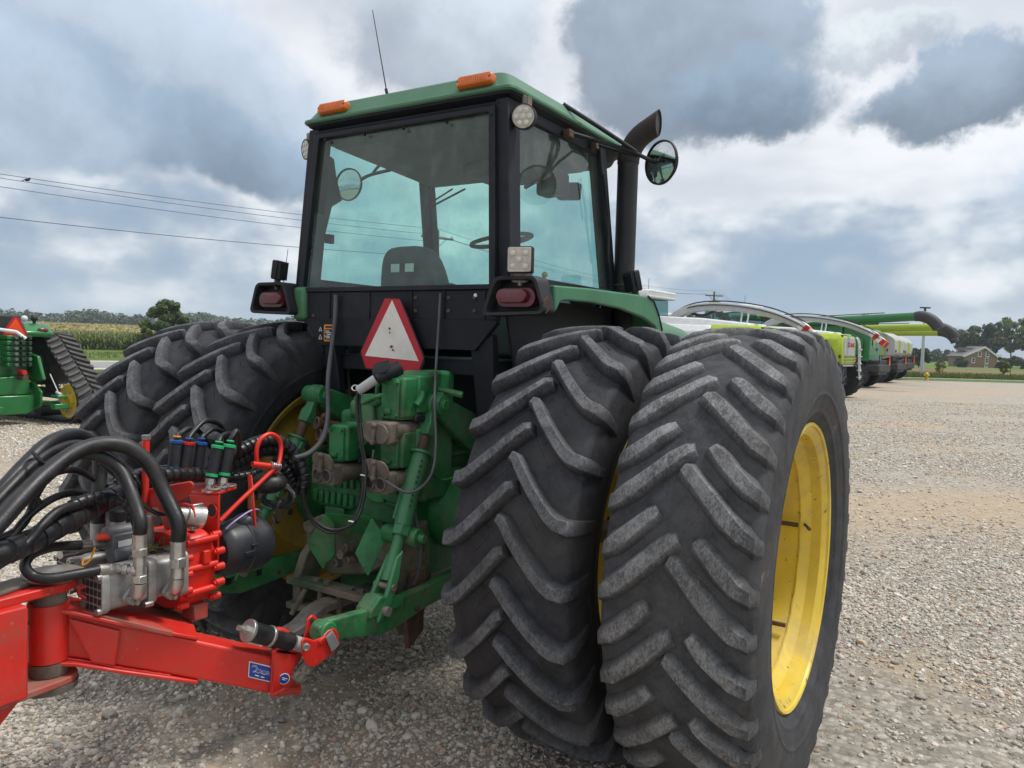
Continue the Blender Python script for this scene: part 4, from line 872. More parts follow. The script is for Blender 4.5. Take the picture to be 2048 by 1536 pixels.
def marker(s):
    # amber lens on the sloping rear edge of the roof
    c = Vector((s*.4599, -.128, 2.980)); ey = Vector((0, .30, .95)).normalized(); n = Vector((0, -.95, .30)).normalized()
    mb = MB(); out = rrect(.205, .052, .014, 4); mb.loft([[c+Vector((x*k, 0, 0))+ey*y*k+n*t for x, y in out] for t, k in ((-.03, 1), (.018, 1), (.03, .93), (.034, .8))]); o = mb.build('marker_lamp', 'amber_lens', tractor, smooth=40)
    for i in range(13):
        mb = MB(); mb.box(c+Vector(((i-6)*.013, 0, 0))+n*.0345, (.005, .004, .036), Matrix(((1, 0, 0), (0, n.y, ey.y), (0, n.z, ey.z)))); mb.build('lens_rib', 'amber_lens', o)
    for sx in (-.09, .09):
        mb = MB(); mb.lathe([(.006, 0), (.006, .006), (.003, .008)], c+Vector((sx, 0, 0))+n*.026, n, 8); mb.build('lens_screw', 'rusty', o)
marker(1); marker(-1)
mb = MB(); mb.cyl(PY(774, 187, -.06), PY(745, 20, -.02), .0035, .0022, n=6); mb.cyl(PY(774, 187, -.06), PY(772, 178, -.06), .008, n=8); mb.build('antenna', 'black_plastic', tractor)
mb = MB(); q = PX(566, 575, -1.0); mb.cyl(q, PX(576, 498, -1.0), .003, .0015, n=5); mb.build('whip_antenna', 'black_plastic', tractor)

# ------------------------------------------------------------------ exhaust and mirrors
ex0 = PX(1247, 582, .72); ex1 = PX(1247, 322, .72)
bx = Vector((ex0.x, ex0.y, 0)); dirx = Vector((.97, .10, 0)).normalized()
mb = MB(); mb.cyl((bx.x, bx.y, 1.35), (bx.x, bx.y, ex1.z), .060, n=28); st_ = mb.build('exhaust_stack', 'exhaust_black', tractor)
zt = ex1.z; path = [bx+Vector((0, 0, zt-.002))]+[bx+Vector((0, 0, zt))+dirx*(.20*(1-math.cos(t)))+Vector((0, 0, .20*math.sin(t))) for t in [R_(q) for q in range(0, 64, 7)]]
e = path[-1]; dv = (path[-1]-path[-2]).normalized()
mb = MB(); n = 28; rings = []
xx = Vector((-dirx.y, dirx.x, 0))
for i, p in enumerate(path+[e+dv*.03]):
    d = ((path+[e+dv*.03])[min(i+1, len(path))]-(path+[e+dv*.03])[max(i-1, 0)]).normalized(); yy = d.cross(xx)
    rr = .064
    rings.append([p+(xx*math.cos(2*math.pi*k/n)+yy*math.sin(2*math.pi*k/n))*rr for k in range(n)])
last = []
for k in range(n):    # oblique cut mouth
    yy = dv.cross(xx); t = 2*math.pi*k/n; q = math.sin(t); last.append(e+dv*(.075+.040*(-q if yy.z < 0 else q))+(xx*math.cos(t)+yy*math.sin(t))*.064)
rings.append(last)
inner = [[c_+(q-c_)*.93 for q in r_] for r_ in reversed(rings[-5:]) for c_ in [sum(r_, Vector())/n]]
mb.loft(rings+inner, False); mb.build('exhaust_elbow', 'exhaust_rust', st_, smooth=50)
c_ = sum(rings[-1], Vector())/n; mb = MB(); mb.poly([c_+(q-c_)*.93-dv*.012 for q in rings[-1]], -dv*.004); mb.build('exhaust_mouth', 'machine_dark', st_)
mb = MB(); mb.torus(bx+Vector((0, 0, 2.12)), (0, 0, 1), .062, .006, 24, 6); mb.build('stack_clamp', 'rusty', st_)
def mirror(c, d, r, arms):
    x, y, d = orient(d); c = Vector(c); o = bpy.data.objects.new('mirror', None); COL.objects.link(o); o.parent = tractor
    mb = MB(); mb.lathe([(.02, -.05), (r*.8, -.035), (r, -.008), (r, .006), (r*.95, .008), (r*.94, .0)], c, d, 40); mb.build('mirror_shell', 'black_plastic', o, smooth=40)
    mb = MB(); R2 = r*2.6; mb.lathe([(r*.945*k, .001+(math.sqrt(R2*R2-(r*.945*k)**2)-math.sqrt(R2*R2-(r*.945)**2))) for k in (1, .85, .7, .5, .3, .05)], c, d, 40); mb.build('mirror_glass', 'mirror_glass', o, smooth=60)
    for a in arms:
        mb = MB(); mb.tube(spline(a[0], 4), a[1], 8); mb.build('mirror_arm', 'black_plastic', o)
mc = PX(1322, 325, 1.02)
mirror(mc, (-.40, -.9, -.02), .118, [([PX(1126, 208, .60), PX(1198, 254, .75), PX(1272, 303, .90)], .012), ([PX(1142, 266, .66), PX(1200, 283, .75), PX(1272, 306, .90)], .012), ([PX(1198, 290, .70), PX(1240, 303, .82), PX(1275, 312, .90)], .008), ([PX(1268, 305, .89), PX(1300, 320, .97), mc+Vector((-.02, .03, 0))], .011)])
mb = MB(); mb.box(PX(1137, 268, .66), (.04, .05, .04)); mb.box(PX(1190, 291, .66), (.035, .04, .04)); mb.build('mirror_clamp', 'rusty', tractor, bevel=.004)
ml = PX(697, 369, -1.0)
mirror(ml, (.10, -1, 0), .105, [([ml+Vector((.02, .03, 0)), PX(735, 352, -.85), PX(780, 340, -.62)], .011), ([PX(745, 348, -.8), PX(752, 338, -.7), PX(760, 330, -.62)], .009)])
# right wiper beside the windshield, interior mirror, inside bars
mb = MB(); mb.tube([PX(1206, 348, .70), PX(1212, 420, .70), PX(1217, 436, .71), PX(1216, 526, .70)], .008, 6); mb.tube([PX(1207, 350, .71), PX(1217, 434, .72)], .005, 6); mb.build('wiper', 'black_plastic', tractor)
mb = MB(); mb.tube([PX(1112, 280, .50), PX(1085, 355, .42), PX(1050, 375, .30)], .012, 6); mb.tube([PX(1140, 318, .52), PX(1085, 358, .42)], .010, 6); mb.build('monitor_arm', 'black_plastic', tractor)
mb = MB(); mb.prism(rrect(.13, .10, .015), PX(1136, 382, .45), (.9, .35, 0), (0, .1, 1), (0, .03, 0)); mb.build('inside_mirror', 'black_plastic', tractor)
mb = MB(); mb.tube([PX(865, 412, -.2), PX(930, 378, -.15)], .006, 6); mb.tube([PX(867, 402, -.2), PX(905, 378, -.18)], .005, 6); mb.build('front_wiper', 'black_plastic', tractor)

# ------------------------------------------------------------------ bonnet, front axle (mostly hidden)
mb = MB(); pr = [(-.36, 1.25), (-.37, 1.70), (-.33, 1.90), (-.22, 1.985), (.22, 1.985), (.33, 1.90), (.37, 1.70), (.36, 1.25)]
mb.loft([[Vector((x*k, y, 1.25+(z-1.25)*q)) for x, z in pr] for y, k, q in ((1.28, 1.0, 1.02), (2.2, 1.02, 1.02), (3.0, 1.0, .99), (3.5, .95, .93), (3.72, .85, .80))]); mb.build('bonnet', 'green_dull', tractor, smooth=45)
mb = MB(); mb.bb(-.30, .30, 1.0, 3.55, .72, 1.25); mb.bb(-.22, .22, 3.4, 3.75, .80, 1.2); mb.build('engine_block', 'machine_dark', tractor, bevel=.02)
FT = tyre_mesh('tyre', .62, .20, .36, 22, 'sharp', 'tyre_rubber', 7)
for s in (-1, 1):
    w = bpy.data.objects.new('front_wheel', None); COL.objects.link(w); w.parent = tractor; w.location = (s*.95, 2.75, .62)
    t = bpy.data.objects.new('tyre', FT); COL.objects.link(t); t.parent = w
    mb = MB(); mb.lathe([(.36, -.15), (.33, -.12), (.33, .05), (.20, .06), (.05, .07), (.05, .05), (.32, -.0), (.35, .15), (.37, .15)], (0, 0, 0), (s, 0, 0), 40, False); mb.build('rim', 'yellow_paint', w)
mb = MB(); mb.cyl((-.9, 2.75, .62), (.9, 2.75, .62), .08, n=14); mb.bb(-.15, .15, 2.6, 2.9, .6, .8); mb.build('front_axle', 'green_dirty', tractor)

# ------------------------------------------------------------------ tractor rear end: case, valves, lift, drawbar
mb = MB(); mb.bb(-.29, .29, -.30, 1.0, .60, 1.20); mb.bb(-.22, .22, -.33, -.28, .86, 1.16); mb.bb(-.20, .20, -.30, .6, .50, .62)
TC = mb.build('transmission_case', 'green_dirty', tractor, bevel=.035, seg=3)
mb = MB(); mb.bb(-.26, .30, -.26, .35, 1.18, 1.40); mb.bb(-.16, .20, -.30, .0, 1.36, 1.46); mb.build('rockshaft_case', 'green_dirty', tractor, bevel=.03, seg=3)
for s in (-1, 1):
    mb = MB(); mb.lathe([(.21, .22), (.205, .32), (.165, .40), (.15, .52), (.155, .56), (.235, .565), (.235, .60), (.19, .61), (.16, .64)], (0, 0, WR), (s, 0, 0), 40); ah = mb.build('axle_housing', 'green_dirty', tractor, smooth=35)
    for k in range(10):
        t = 2*math.pi*k/10+.2; mb = MB(); mb.hexbolt((s*.563, -.212*math.cos(t), WR+.212*math.sin(t)), (-s, 0, 0), .014, .016); mb.build('flange_bolt', 'green_dirty', ah)
mb = MB(); mb.prism(rrect(.34, .19, .07, 6), PY(668, 978, -.345), (1, 0, 0), (0, 0, 1), (0, .06, 0)); fc = mb.build('finned_cover', 'green_dirty', tractor, bevel=.012)
for i in range(7):
    for z in (.045, -.045):
        mb = MB(); mb.box(PY(668, 978, -.35)+Vector(((i-3)*.042, 0, z)), (.030, .022, .062)); mb.build('cover_fin', 'green_dirty', fc, bevel=.006)
mb = MB(); c = PY(736, 828, -.36); mb.prism(rpoly([(-.075, .09), (.02, .10), (.09, .05), (.09, -.05), (.05, -.10), (-.03, -.10), (-.09, -.05)], .02), c, (1, 0, 0), (0, 0, 1), (0, .10, 0)); mb.prism(rpoly([(-.03, .05), (.05, .06), (.06, -.03), (-.01, -.06)], .02), c-Vector((0, .025, 0)), (1, 0, 0), (0, 0, 1), (0, .03, 0)); cp = mb.build('lift_cover', 'green_dirty', tractor, bevel=.01)
for x, z in ((-.07, .07), (.07, .06), (.075, -.055), (-.01, -.085), (-.075, -.05)):
    mb = MB(); mb.hexbolt(c+Vector((x, 0, z)), (0, -1, 0), .014, .014); mb.build('cover_bolt', 'green_dirty', cp)
for pts, r in (([PY(725, 806, -.38), PY(745, 796, -.40), PY(768, 790, -.40), PY(790, 788, -.36)], .011), ([PY(754, 795, -.34), PY(756, 770, -.36), PY(770, 758, -.38)], .010), ([PY(800, 742, -.38), PY(800, 752, -.38)], .016), ([PY(845, 772, -.28), PY(880, 780, -.25), PY(925, 790, -.2)], .016), ([PY(850, 786, -.30), PY(888, 790, -.28)], .013), ([PY(760, 925, -.42), PY(742, 938, -.40), PY(735, 990, -.36)], .010)):
    mb = MB(); mb.tube(spline(pts, 5), r, 8); mb.build('hydraulic_pipe', 'green_dirty', tractor)
mb = MB(); mb.ball(PY(722, 805, -.37), .022); mb.ball(PY(752, 805, -.37), .02); mb.cyl(PY(744, 806, -.34), PY(744, 790, -.34), .05, n=18); mb.build('pipe_union', 'green_dirty', tractor)
def remote_valve(c, w_, h, dep, lid):
    """spool block facing rearwards with a double breakaway coupler below; c = top left rear corner"""
    o = bpy.data.objects.new('remote_valve', None); COL.objects.link(o); o.parent = tractor; c = Vector(c)
    mb = MB(); mb.bb(c.x, c.x+w_, c.y, c.y+dep, c.z-h, c.z); mb.bb(c.x+.01, c.x+w_+.012, c.y+.09, c.y+dep+.04, c.z-h*.9, c.z+.008); mb.build('valve_block', 'green_dirty', o, bevel=.012, seg=3)
    mb = MB(); mb.prism(rpoly([(0, 0), (w_*.72, 0), (w_*.80, -h*.1), (w_*.80, -h), (0, -h)], .012), c+Vector((w_*.03, -.012, -.004)), (1, 0, 0), (0, 0, 1), (0, .014, 0)); fp = mb.build('valve_cover', 'green_dirty', o, bevel=.004)
    for x, z in ((.14, .12), (.72, .12), (.16, .90), (.72, .92)):
        mb = MB(); mb.hexbolt(c+Vector((w_*x, -.012, -h*z)), (0, -1, 0), .012, .011); mb.build('cover_bolt', 'green_dirty', fp)
    mb = MB(); mb.box(c+Vector((w_*.38, -.016, -h*.84)), (w_*.28, .02, h*.14)); mb.build('lever_boss', 'green_dirty', fp, bevel=.006)
    mb = MB(); mb.tube(spline([c+Vector((w_+.012, dep*.55, -h*.35)), c+Vector((w_+.016, dep*.5, -h*.5)), c+Vector((w_+.014, dep*.35, -h*.68))], 4), .016, 8); mb.build('side_bulge', 'green_dirty', o)
    mb = MB(); mb.box(c+Vector((w_+.01, dep*.5, -h-.0)), (.02, .07, .035)); mb.build('side_recess', 'cab_black', o, bevel=.012)
    z = c.z-h-.052
    mb = MB(); mb.bb(c.x-.035, c.x+w_*.92, c.y-.085, c.y-.01, z-.058, z+.040); hs = mb.build('coupler_body', 'drab_steel', o, bevel=.012, seg=3)
    mb = MB(); mb.cyl((c.x+w_*.62, c.y-.03, z-.005), (c.x+w_*.66, c.y+dep*.85, z-.005), .047, .040, n=20); mb.cyl((c.x+w_*.2, c.y-.03, z-.005), (c.x+w_*.24, c.y+dep*.8, z-.005), .045, .038, n=20); mb.build('coupler_barrel', 'drab_steel', o)
    for k in (0, 1):
        q = Vector((c.x+w_*(.10+.52*k), c.y-.083, z-.010)); mb = MB(); mb.lathe([(.033, .0), (.033, .012), (.026, .014), (.023, .004)], q, (0, -1, 0), 20, False); mb.build('port_ring', 'drab_steel', hs)
        mb = MB(); mb.lathe([(.024, .0), (.022, .004)], q-Vector((0, .002, 0)), (0, -1, 0), 18); mb.build('port_hole', 'machine_dark', hs)
    zl = z+.052 if lid else z-.008; yl = c.y-.095 if lid else c.y-.104
    mb = MB(); mb.prism(rrect(w_*1.15, .090, .040, 6), (c.x+w_*.40, yl, zl), (1, 0, -.06), (0, -.2 if lid else 0, 1), (0, .012, 0)); mb.build('port_lid', 'drab_steel', o, bevel=.004)
    mb = MB(); mb.cyl((c.x+w_*.40, yl-.003, zl+.032), (c.x+w_*.38, yl-.012, zl-.040), .011, n=10); mb.ball((c.x+w_*.40, yl-.010, zl+.034), .015, 10, 6); mb.ball((c.x+w_*.39, yl-.012, zl-.038), .015, 10, 6); mb.build('lid_spring', 'drab_steel', o)
    return o
remote_valve(PY(766, 753, -.50), .125, .185, .20, False)
remote_valve(PY(764, 860, -.50), .125, .165, .20, True)
remote_valve(PY(661, 848, -.48), .115, .170, .20, True)
mb = MB(); mb.bb(-.02, .34, -.30, -.12, 1.12, 1.40); mb.bb(.20, .36, -.32, -.10, 1.0, 1.62); mb.build('valve_manifold', 'green_dirty', tractor, bevel=.02)
for u, v in ((640, 847), (644, 870)):
    mb = MB(); q = PY(u, v, -.42); mb.lathe([(.030, 0), (.032, .02), (.024, .022), (.020, .004)], q, (-.3, -1, .2), 18); mb.cyl(q, q+Vector((.03, .10, -.02)), .024, n=12); mb.ball(q+Vector((.01, .02, .035)), .018); mb.build('side_coupler', 'rusty', tractor)
mb = MB(); mb.box(PY(667, 862, -.42), (.10, .02, .022)); mb.build('coupler_bracket', 'drab_steel', tractor, bevel=.004)
# round bosses and linkage of the top link
for u, v in ((700+44, 955), (775, 955)):
    q = PY(u, v, -.44); mb = MB(); mb.prism(rpoly([(-.035, .05), (.03, .05), (.045, -.03), (.08, -.11), (.03, -.12), (-.04, -.10), (-.05, 0)], .02), q, (1, 0, 0), (0, 0, 1), (0, .05, 0)); mb.lathe([(.036, 0), (.036, .03), (.022, .03), (.020, .01)], q+Vector((-.005, .01, .025)), (0, -1, 0), 20); mb.build('top_link_bracket', 'green_dirty', tractor, bevel=.006)
mb = MB(); q = PY(775, 990, -.40); mb.box(q, (.26, .03, .05)); mb.box(q+Vector((.05, -.01, -.03)), (.10, .03, .03)); mb.build('sensing_bar', 'green_dirty', tractor, bevel=.006)
for u, v in ((757, 993), (779, 995)):
    mb = MB(); mb.hexbolt(PY(u, v, -.42), (0, -1, 0), .012, .012); mb.build('cover_bolt', 'rusty', tractor)
# lift arms and links
for s in (-1, 1):
    mb = MB(); a = Vector((s*.372, -.302, 1.468)); b = Vector((s*.350, .12, 1.27))
    st = []
    for t, hh in ((0, .055), (.15, .062), (.5, .085), (1, .11)):
        q = a.lerp(b, t); st.append([q+Vector((dx, 0, dz)) for dx, dz in ((-.032, -hh), (.032, -hh), (.032, hh), (-.032, hh))])
    mb.loft(st); la = mb.build('lift_arm', 'green_dirty', tractor, bevel=.012, seg=3)
    for x0, x1, r in ((.315, .362, .046), (.392, .445, .046), (.30, .46, .024)):
        mb = MB(); mb.cyl((s*x0, -.302, 1.468), (s*x1, -.302, 1.468), r, n=22); mb.build('arm_boss', 'green_dirty', la, bevel=.004)
    mb = MB(); mb.lathe([(.030, 0), (.030, .006), (.016, .008), (.016, .004), (.008, .010)], (s*.445, -.302, 1.468), (s, 0, 0), 18); mb.build('pin_cap', 'green_dirty', la)
def lift_link(s):
    P_ = [Vector((s*x, y, z)) for x, y, z in ((.378, -.302, 1.468), (.392, -.372, 1.325), (.398, -.405, 1.245), (.412, -.50, 1.06), (.430, -.60, .86), (.442, -.675, .735), (.448, -.74, .635))]
    d = (P_[-1]-P_[0]).normalized(); x, y, dz = orient(d, (0, 1, 0)); o = bpy.data.objects.new('lift_link', None); COL.objects.link(o); o.parent = tractor
    Rm = Matrix((x, y, d)).transposed()
    mb = MB(); mb.cyl(P_[0]+Vector((-.026, 0, 0)), P_[0]+Vector((.026, 0, 0)), .052, n=24); mb.loft([[P_[0].lerp(P_[1], t)+x*a*k*.03+y*b*k2*.020 for a, b in ((-1, -1), (1, -1), (1, 1), (-1, 1))] for t, k, k2 in ((.1, .9, 1), (.45, .85, 1), (.62, 1.2, 1.25), (.98, 1.05, 1.2))]); mb.build('link_clevis', 'green_paint', o, bevel=.006)
    mb = MB(); mb.cyl(P_[1], P_[2]+d*.01, .024, n=14); mb.build('link_thread', 'rusty', o)
    mb = MB(); mb.lathe([(.055, 0), (.055, .010)], P_[2]-d*.008, d, 24); mb.cyl(P_[2], P_[4]-d*.10, .040, .038, n=26); mb.build('link_tube', 'green_paint', o)
    mb = MB(); mb.box(P_[2]+d*.16+x*(.045 if s > 0 else -.045)*1., (.016, .03, .30), Rm); mb.build('link_handle', 'green_paint', o, bevel=.004)
    q = P_[4]-d*.10; mb = MB(); mb.tube([q, q+d*.045], .040, 6); mb.build('link_nut', 'green_paint', o, bevel=.003)
    mb = MB(); mb.cyl(q+d*.04, P_[5], .0245, n=18); mb.build('link_rod', 'green_paint', o)
    for sg in (-1, 1):
        mb = MB(); off = Vector((sg*.040, 0, 0)); mb.loft([[p+off*k2+Vector((e*.010, 0, 0))+Vector((0, f*w_, f*w_*.5)) for e, f in ((-1, -1), (1, -1), (1, 1), (-1, 1))] for p, k2, w_ in ((P_[4]+d*.02, .55, .022), (P_[5], .9, .035), (P_[6], 1, .040), (P_[6]+d*.03, 1, .030))]); mb.build('lower_clevis', 'green_paint', o, bevel=.006)
    mb = MB(); mb.cyl(P_[6]+Vector((-.07, 0, 0)), P_[6]+Vector((.07, 0, 0)), .020, n=14); mb.cyl(P_[5]+Vector((-.055, 0, 0))+d*.02, P_[5]+Vector((.055, 0, 0))+d*.02, .014, n=10); mb.build('link_pin', 'bare_steel', o)
    # stencilled lettering along the tube
    for i in range(9):
        p = P_[2].lerp(P_[4]-d*.10, .12+.075*i+(.03 if i > 4 else 0)); nrm = (C0-p); nrm = (nrm-d*nrm.dot(d)).normalized(); mb = MB(); tx = nrm.cross(d)
        mb.box(p+nrm*.0397+tx*.012, (.008, .010, .0015), Matrix((tx, d, nrm)).transposed())
        if s > 0: mb.build('tube_stencil', 'cab_black', o)
lift_link(1); lift_link(-1)
def lower_link(s):
    st = [(.41, .05, .60, .050), (.42, -.20, .605, .055), (.435, -.40, .60, .050), (.445, -.58, .590, .062), (.448, -.72, .590, .070), (.45, -.82, .600, .055), (.45, -.93, .618, .048), (.45, -1.03, .630, .045), (.45, -1.085, .632, .030)]
    mb = MB(); rings = []
    for x, y, z, h in st: rings.append([Vector((s*x+dx, y, z+dz)) for dx, dz in ((-.020, -h), (.020, -h), (.024, 0), (.020, h), (-.020, h), (-.024, 0))])
    mb.loft(rings); ll = mb.build('lower_link', 'green_dirty', tractor, bevel=.008)
    mb = MB(); mb.cyl((s*.45-.034, -1.045, .632), (s*.45+.034, -1.045, .632), .042, n=24); mb.build('link_eye', 'green_dirty', ll, bevel=.006)
    mb = MB(); mb.loft([[Vector((s*(.447)+dx, y, z)) for dx, z in ((-.045, z0), (.045, z0), (.045, z1), (-.045, z1))] for y, z0, z1 in ((-.62, .62, .665), (-.76, .62, .70), (-.82, .62, .655))]); mb.build('link_saddle', 'green_dirty', ll, bevel=.008)
    for y in (-.50, -.30): mb = MB(); mb.hexbolt((s*.445+.02, y, .575), (1, 0, 0), .013, .012); mb.build('link_bolt', 'rusty', ll)
    if s < 0:
        mb = MB(); mb.poly([(-.428, -.90, .66), (-.428, -1.12, .66), (-.428, -1.16, .55), (-.428, -1.05, .52), (-.428, -.90, .55)], (.008, 0, 0)); mb.build('catch_plate', 'green_dirty', ll, bevel=.004)
        for y in (-.80, -.62): mb = MB(); mb.box((-.424, y, .60), (.008, .03, .03)); mb.build('square_hole_plate', 'cab_black', ll)
lower_link(1); lower_link(-1)
# PTO shield: three folded plates
def plate(name, px, Y, th, mat, dy=None, bev=.003, parent=None):
    pts = [PY(u, v, Y+(dy[i] if dy else 0)) for i, (u, v) in enumerate(px)]; mb = MB(); mb.poly(pts, th); return mb.build(name, mat, parent or tractor, bevel=bev)
ps = plate('pto_shield', [(650, 1026), (742, 1034), (766, 1046), (742, 1060), (700, 1082), (664, 1062), (650, 1050)], -.50, (0, .008, 0), 'green_dirty', [-.10, -.10, -.02, -.0, .0, .0, -.05])
plate('shield_wing', [(651, 1026), (612, 1084), (624, 1104), (645, 1139), (651, 1134), (652, 1126), (664, 1118), (670, 1104), (668, 1040)], -.55, (0, .008, 0), 'green_dirty', [-.05, -.07, -.06, -.03, -.02, -.02, 0, 0, 0], parent=ps)
plate('shield_wing', [(742, 1036), (709, 1106), (734, 1152), (768, 1078)], -.55, (.006, .006, 0), 'green_dirty', [-.05, -.12, -.10, -.0], parent=ps)
plate('pto_housing', [(585+25, 1050), (690, 1050), (790, 1060), (785, 1120), (735, 1150), (660, 1150), (612, 1120)], -.42, (0, .1, 0), 'green_grimy', bev=.01)
plate('shield_hinge_cover', [(604, 1045), (640, 1030), (655, 1030), (620, 1070), (606, 1062)], -.50, (0, .05, 0), 'green_grimy', bev=.01)
for p0, p1, r, m_ in (((700, 1095), (706, 1085), .022, 'drab_steel'), ((680, 1125), (684, 1123), .022, 'drab_steel'), ((654, 1097), (656, 1097), .012, 'machine_dark'), ((705, 1120), (712, 1120), .018, 'drab_steel')):
    q = PY(*p0, -.47); mb = MB(); mb.lathe([(r, 0), (r, .03), (r*.6, .035), (r*.4, .02)], q, (-.2, -1, .1), 16); mb.build('housing_bolt', m_, tractor)
mb = MB(); mb.cyl((0, -.40, .735), (0, -.50, .735), .022, n=16); mb.build('pto_stub', 'bare_steel', tractor)
# drawbar support and drawbar
mb = MB()
mb.loft([[Vector(q) for q in r] for r in ([(-.235, -.40, .84), (-.175, -.40, .86), (-.175, -.34, .86), (-.235, -.34, .84)], [(-.255, -.52, .70), (-.205, -.52, .70), (-.205, -.40, .70), (-.255, -.40, .70)], [(-.255, -.56, .60), (-.205, -.56, .60), (-.205, -.42, .60), (-.255, -.42, .60)], [(-.255, -.56, .44), (-.205, -.56, .44), (-.205, -.42, .44), (-.255, -.42, .44)])]); mb.build('drawbar_hanger', 'green_grimy', tractor, bevel=.008)
mb = MB(); mb.loft([[Vector(q) for q in r] for r in ([(.25, -.36, .90), (.32, -.36, .90), (.32, -.28, .90), (.25, -.28, .90)], [(.265, -.46, .70), (.325, -.46, .70), (.325, -.34, .70), (.265, -.34, .70)], [(.265, -.50, .44), (.325, -.50, .44), (.325, -.34, .44), (.265, -.34, .44)])]); mb.build('drawbar_hanger', 'green_grimy', tractor, bevel=.008)
for z in (.585, .465):
    mb = MB(); mb.bb(-.265, .30, -.59, -.50, z-.016, z+.016); mb.build('drawbar_plate', 'green_grimy', tractor, bevel=.004)
for x in (-.20, -.06, .06, .20): mb = MB(); mb.cyl((x, -.56, .48), (x, -.56, .57), .016, n=10); mb.build('plate_spacer', 'drab_steel', tractor)
for x in (-.225, -.10, -.03, .12, .185): mb = MB(); mb.hexbolt((x, -.55, .60), (0, 0, 1), .019, .016); mb.build('plate_bolt', 'drab_steel', tractor)
mb = MB(); rings = []
for x, y, z in ((.03, -.30, .53), (.03, -.55, .53), (.03, -.64, .532), (.03, -.71, .515), (.028, -.78, .475), (.026, -.85, .460), (.02, -1.03, .455), (.02, -1.08, .455)): rings.append([Vector((x+a*.045, y, z+b*.020)) for a, b in ((-1, -1), (1, -1), (1, 1), (-1, 1))])
mb.loft(rings); dbar = mb.build('drawbar', 'bare_steel', tractor, bevel=.006)
mb = MB(); mb.lathe([(.016, 0), (.015, .0015)], (.022, -.95, .4755), (0, 0, 1), 16); mb.build('drawbar_hole', 'machine_dark', dbar)
mb = MB(); mb.cyl((-.12, -.60, .57), (-.15, -.66, .46), .012, n=8); mb.build('drawbar_pin', 'drab_steel', tractor)
mb = MB(); mb.poly([(.335, -.30, .92), (.335, -.52, .86), (.335, -.56, .58), (.335, -.50, .42), (.335, -.34, .42), (.335, -.26, .60)], (.035, 0, 0)); mb.build('sway_block', 'green_grimy', tractor, bevel=.008)
mb = MB(); mb.poly([(.375, -.36, .72), (.375, -.45, .70), (.375, -.49, .50), (.375, -.46, .36), (.375, -.36, .42)], (.03, 0, 0)); mb.build('sway_wear_plate', 'rusty', tractor, bevel=.006)
mb = MB(); q = PX(790, 1070, .36); mb.cyl(q+Vector((-.06, 0, 0)), q+Vector((.12, .02, 0)), .042, n=20); mb.cyl(q+Vector((.12, .02, 0)), q+Vector((.15, .025, 0)), .02, n=12); mb.build('cross_shaft', 'green_dirty', tractor, bevel=.004)
# electric cables hanging over the rear panel
def hose(name, pts, r, mat, parent, n=8, res=6): mb = MB(); mb.tube(spline(pts, res), r, n); return mb.build(name, mat, parent, smooth=60)
hose('electric_cable', [PY(672, 590, -.205), PY(670, 640, -.215), PY(664, 690, -.24), PY(656, 760, -.38), PY(656, 830, -.46), PY(646, 875, -.60), PY(620, 905, -.72), PY(588, 916, -.82)], .0115, 'cable_grey', tractor)
hose('electric_cable', [PY(881, 586, -.205), PY(878, 640, -.215), PY(873, 720, -.25), PY(869, 800, -.42), PY(872, 880, -.46), PY(866, 940, -.52), PY(846, 972, -.55), PY(815, 985, -.58), PY(780, 968, -.60), PY(755, 950, -.56), PY(735, 950, -.54)], .0062, 'cable_grey', tractor)
hose('electric_cable', [PY(694, 700, .05), PY(698, 760, .02), PY(702, 800, .0)], .008, 'cable_grey', tractor)
hose('electric_cable', [PY(821, 1000, -.45), PY(832, 1040, -.45), PY(840, 1090, -.45), PY(838, 1140, -.45), PY(828, 1170, -.45)], .009, 'cable_grey', tractor)
for k, o in ((0, 0), (1, .014)):
    hose('trailer_cable', [PY(715, 784, -.60)+Vector((0, o, 0)), PY(714, 815, -.60)+Vector((0, o, 0)), PY(720, 880, -.60)+Vector((o, 0, 0)), PY(727, 930, -.60)+Vector((o, 0, 0)), PY(722, 1000, -.64)+Vector((o, 0, 0)), PY(702, 1045, -.70)+Vector((o, 0, 0)), PY(664, 1066, -.76)+Vector((0, 0, o)), PY(626, 1045, -.82)+Vector((0, 0, o)), PY(609, 1010, -.86)+Vector((0, 0, o)), PY(606, 975, -.88)], .0068, 'hose_rubber', tractor)
for u, v in ((727, 951), (703, 1043)): mb = MB(); mb.torus(PY(u, v, -.61 if v < 1000 else -.70), (0, .3, 1), .012, .004, 14, 6); mb.build('cable_tie', 'white_mark', tractor)
# seven-pin plug in its socket above the valves
mb = MB(); a, b, c = PY(716, 782, -.60), PY(752, 758, -.56), PY(800, 735, -.46); mb.cyl(a, b, .021, .023, n=18); pl = mb.build('trailer_plug', 'machine_grey', tractor, bevel=.003)
mb = MB(); mb.cyl(b, PY(776, 747, -.52), .027, n=18); mb.cyl(PY(772, 748, -.52), c, .034, n=18); mb.build('plug_socket', 'black_plastic', tractor, bevel=.003)
mb = MB(); mb.prism(rrect(.085, .06, .02), PY(762, 738, -.55), (.9, .3, .25), (-.2, .5, .8), (0, 0, .012)); mb.build('socket_lid', 'black_plastic', tractor, bevel=.003)
mb = MB(); mb.torus(PY(710, 776, -.61), (.4, -.6, .5), .014, .003, 18, 6); mb.build('plug_ring', 'zinc', pl)
mb = MB(); mb.box(PY(850, 762, -.30), (.05, .04, .05)); mb.build('sensor_box', 'cable_grey', tractor, bevel=.004)

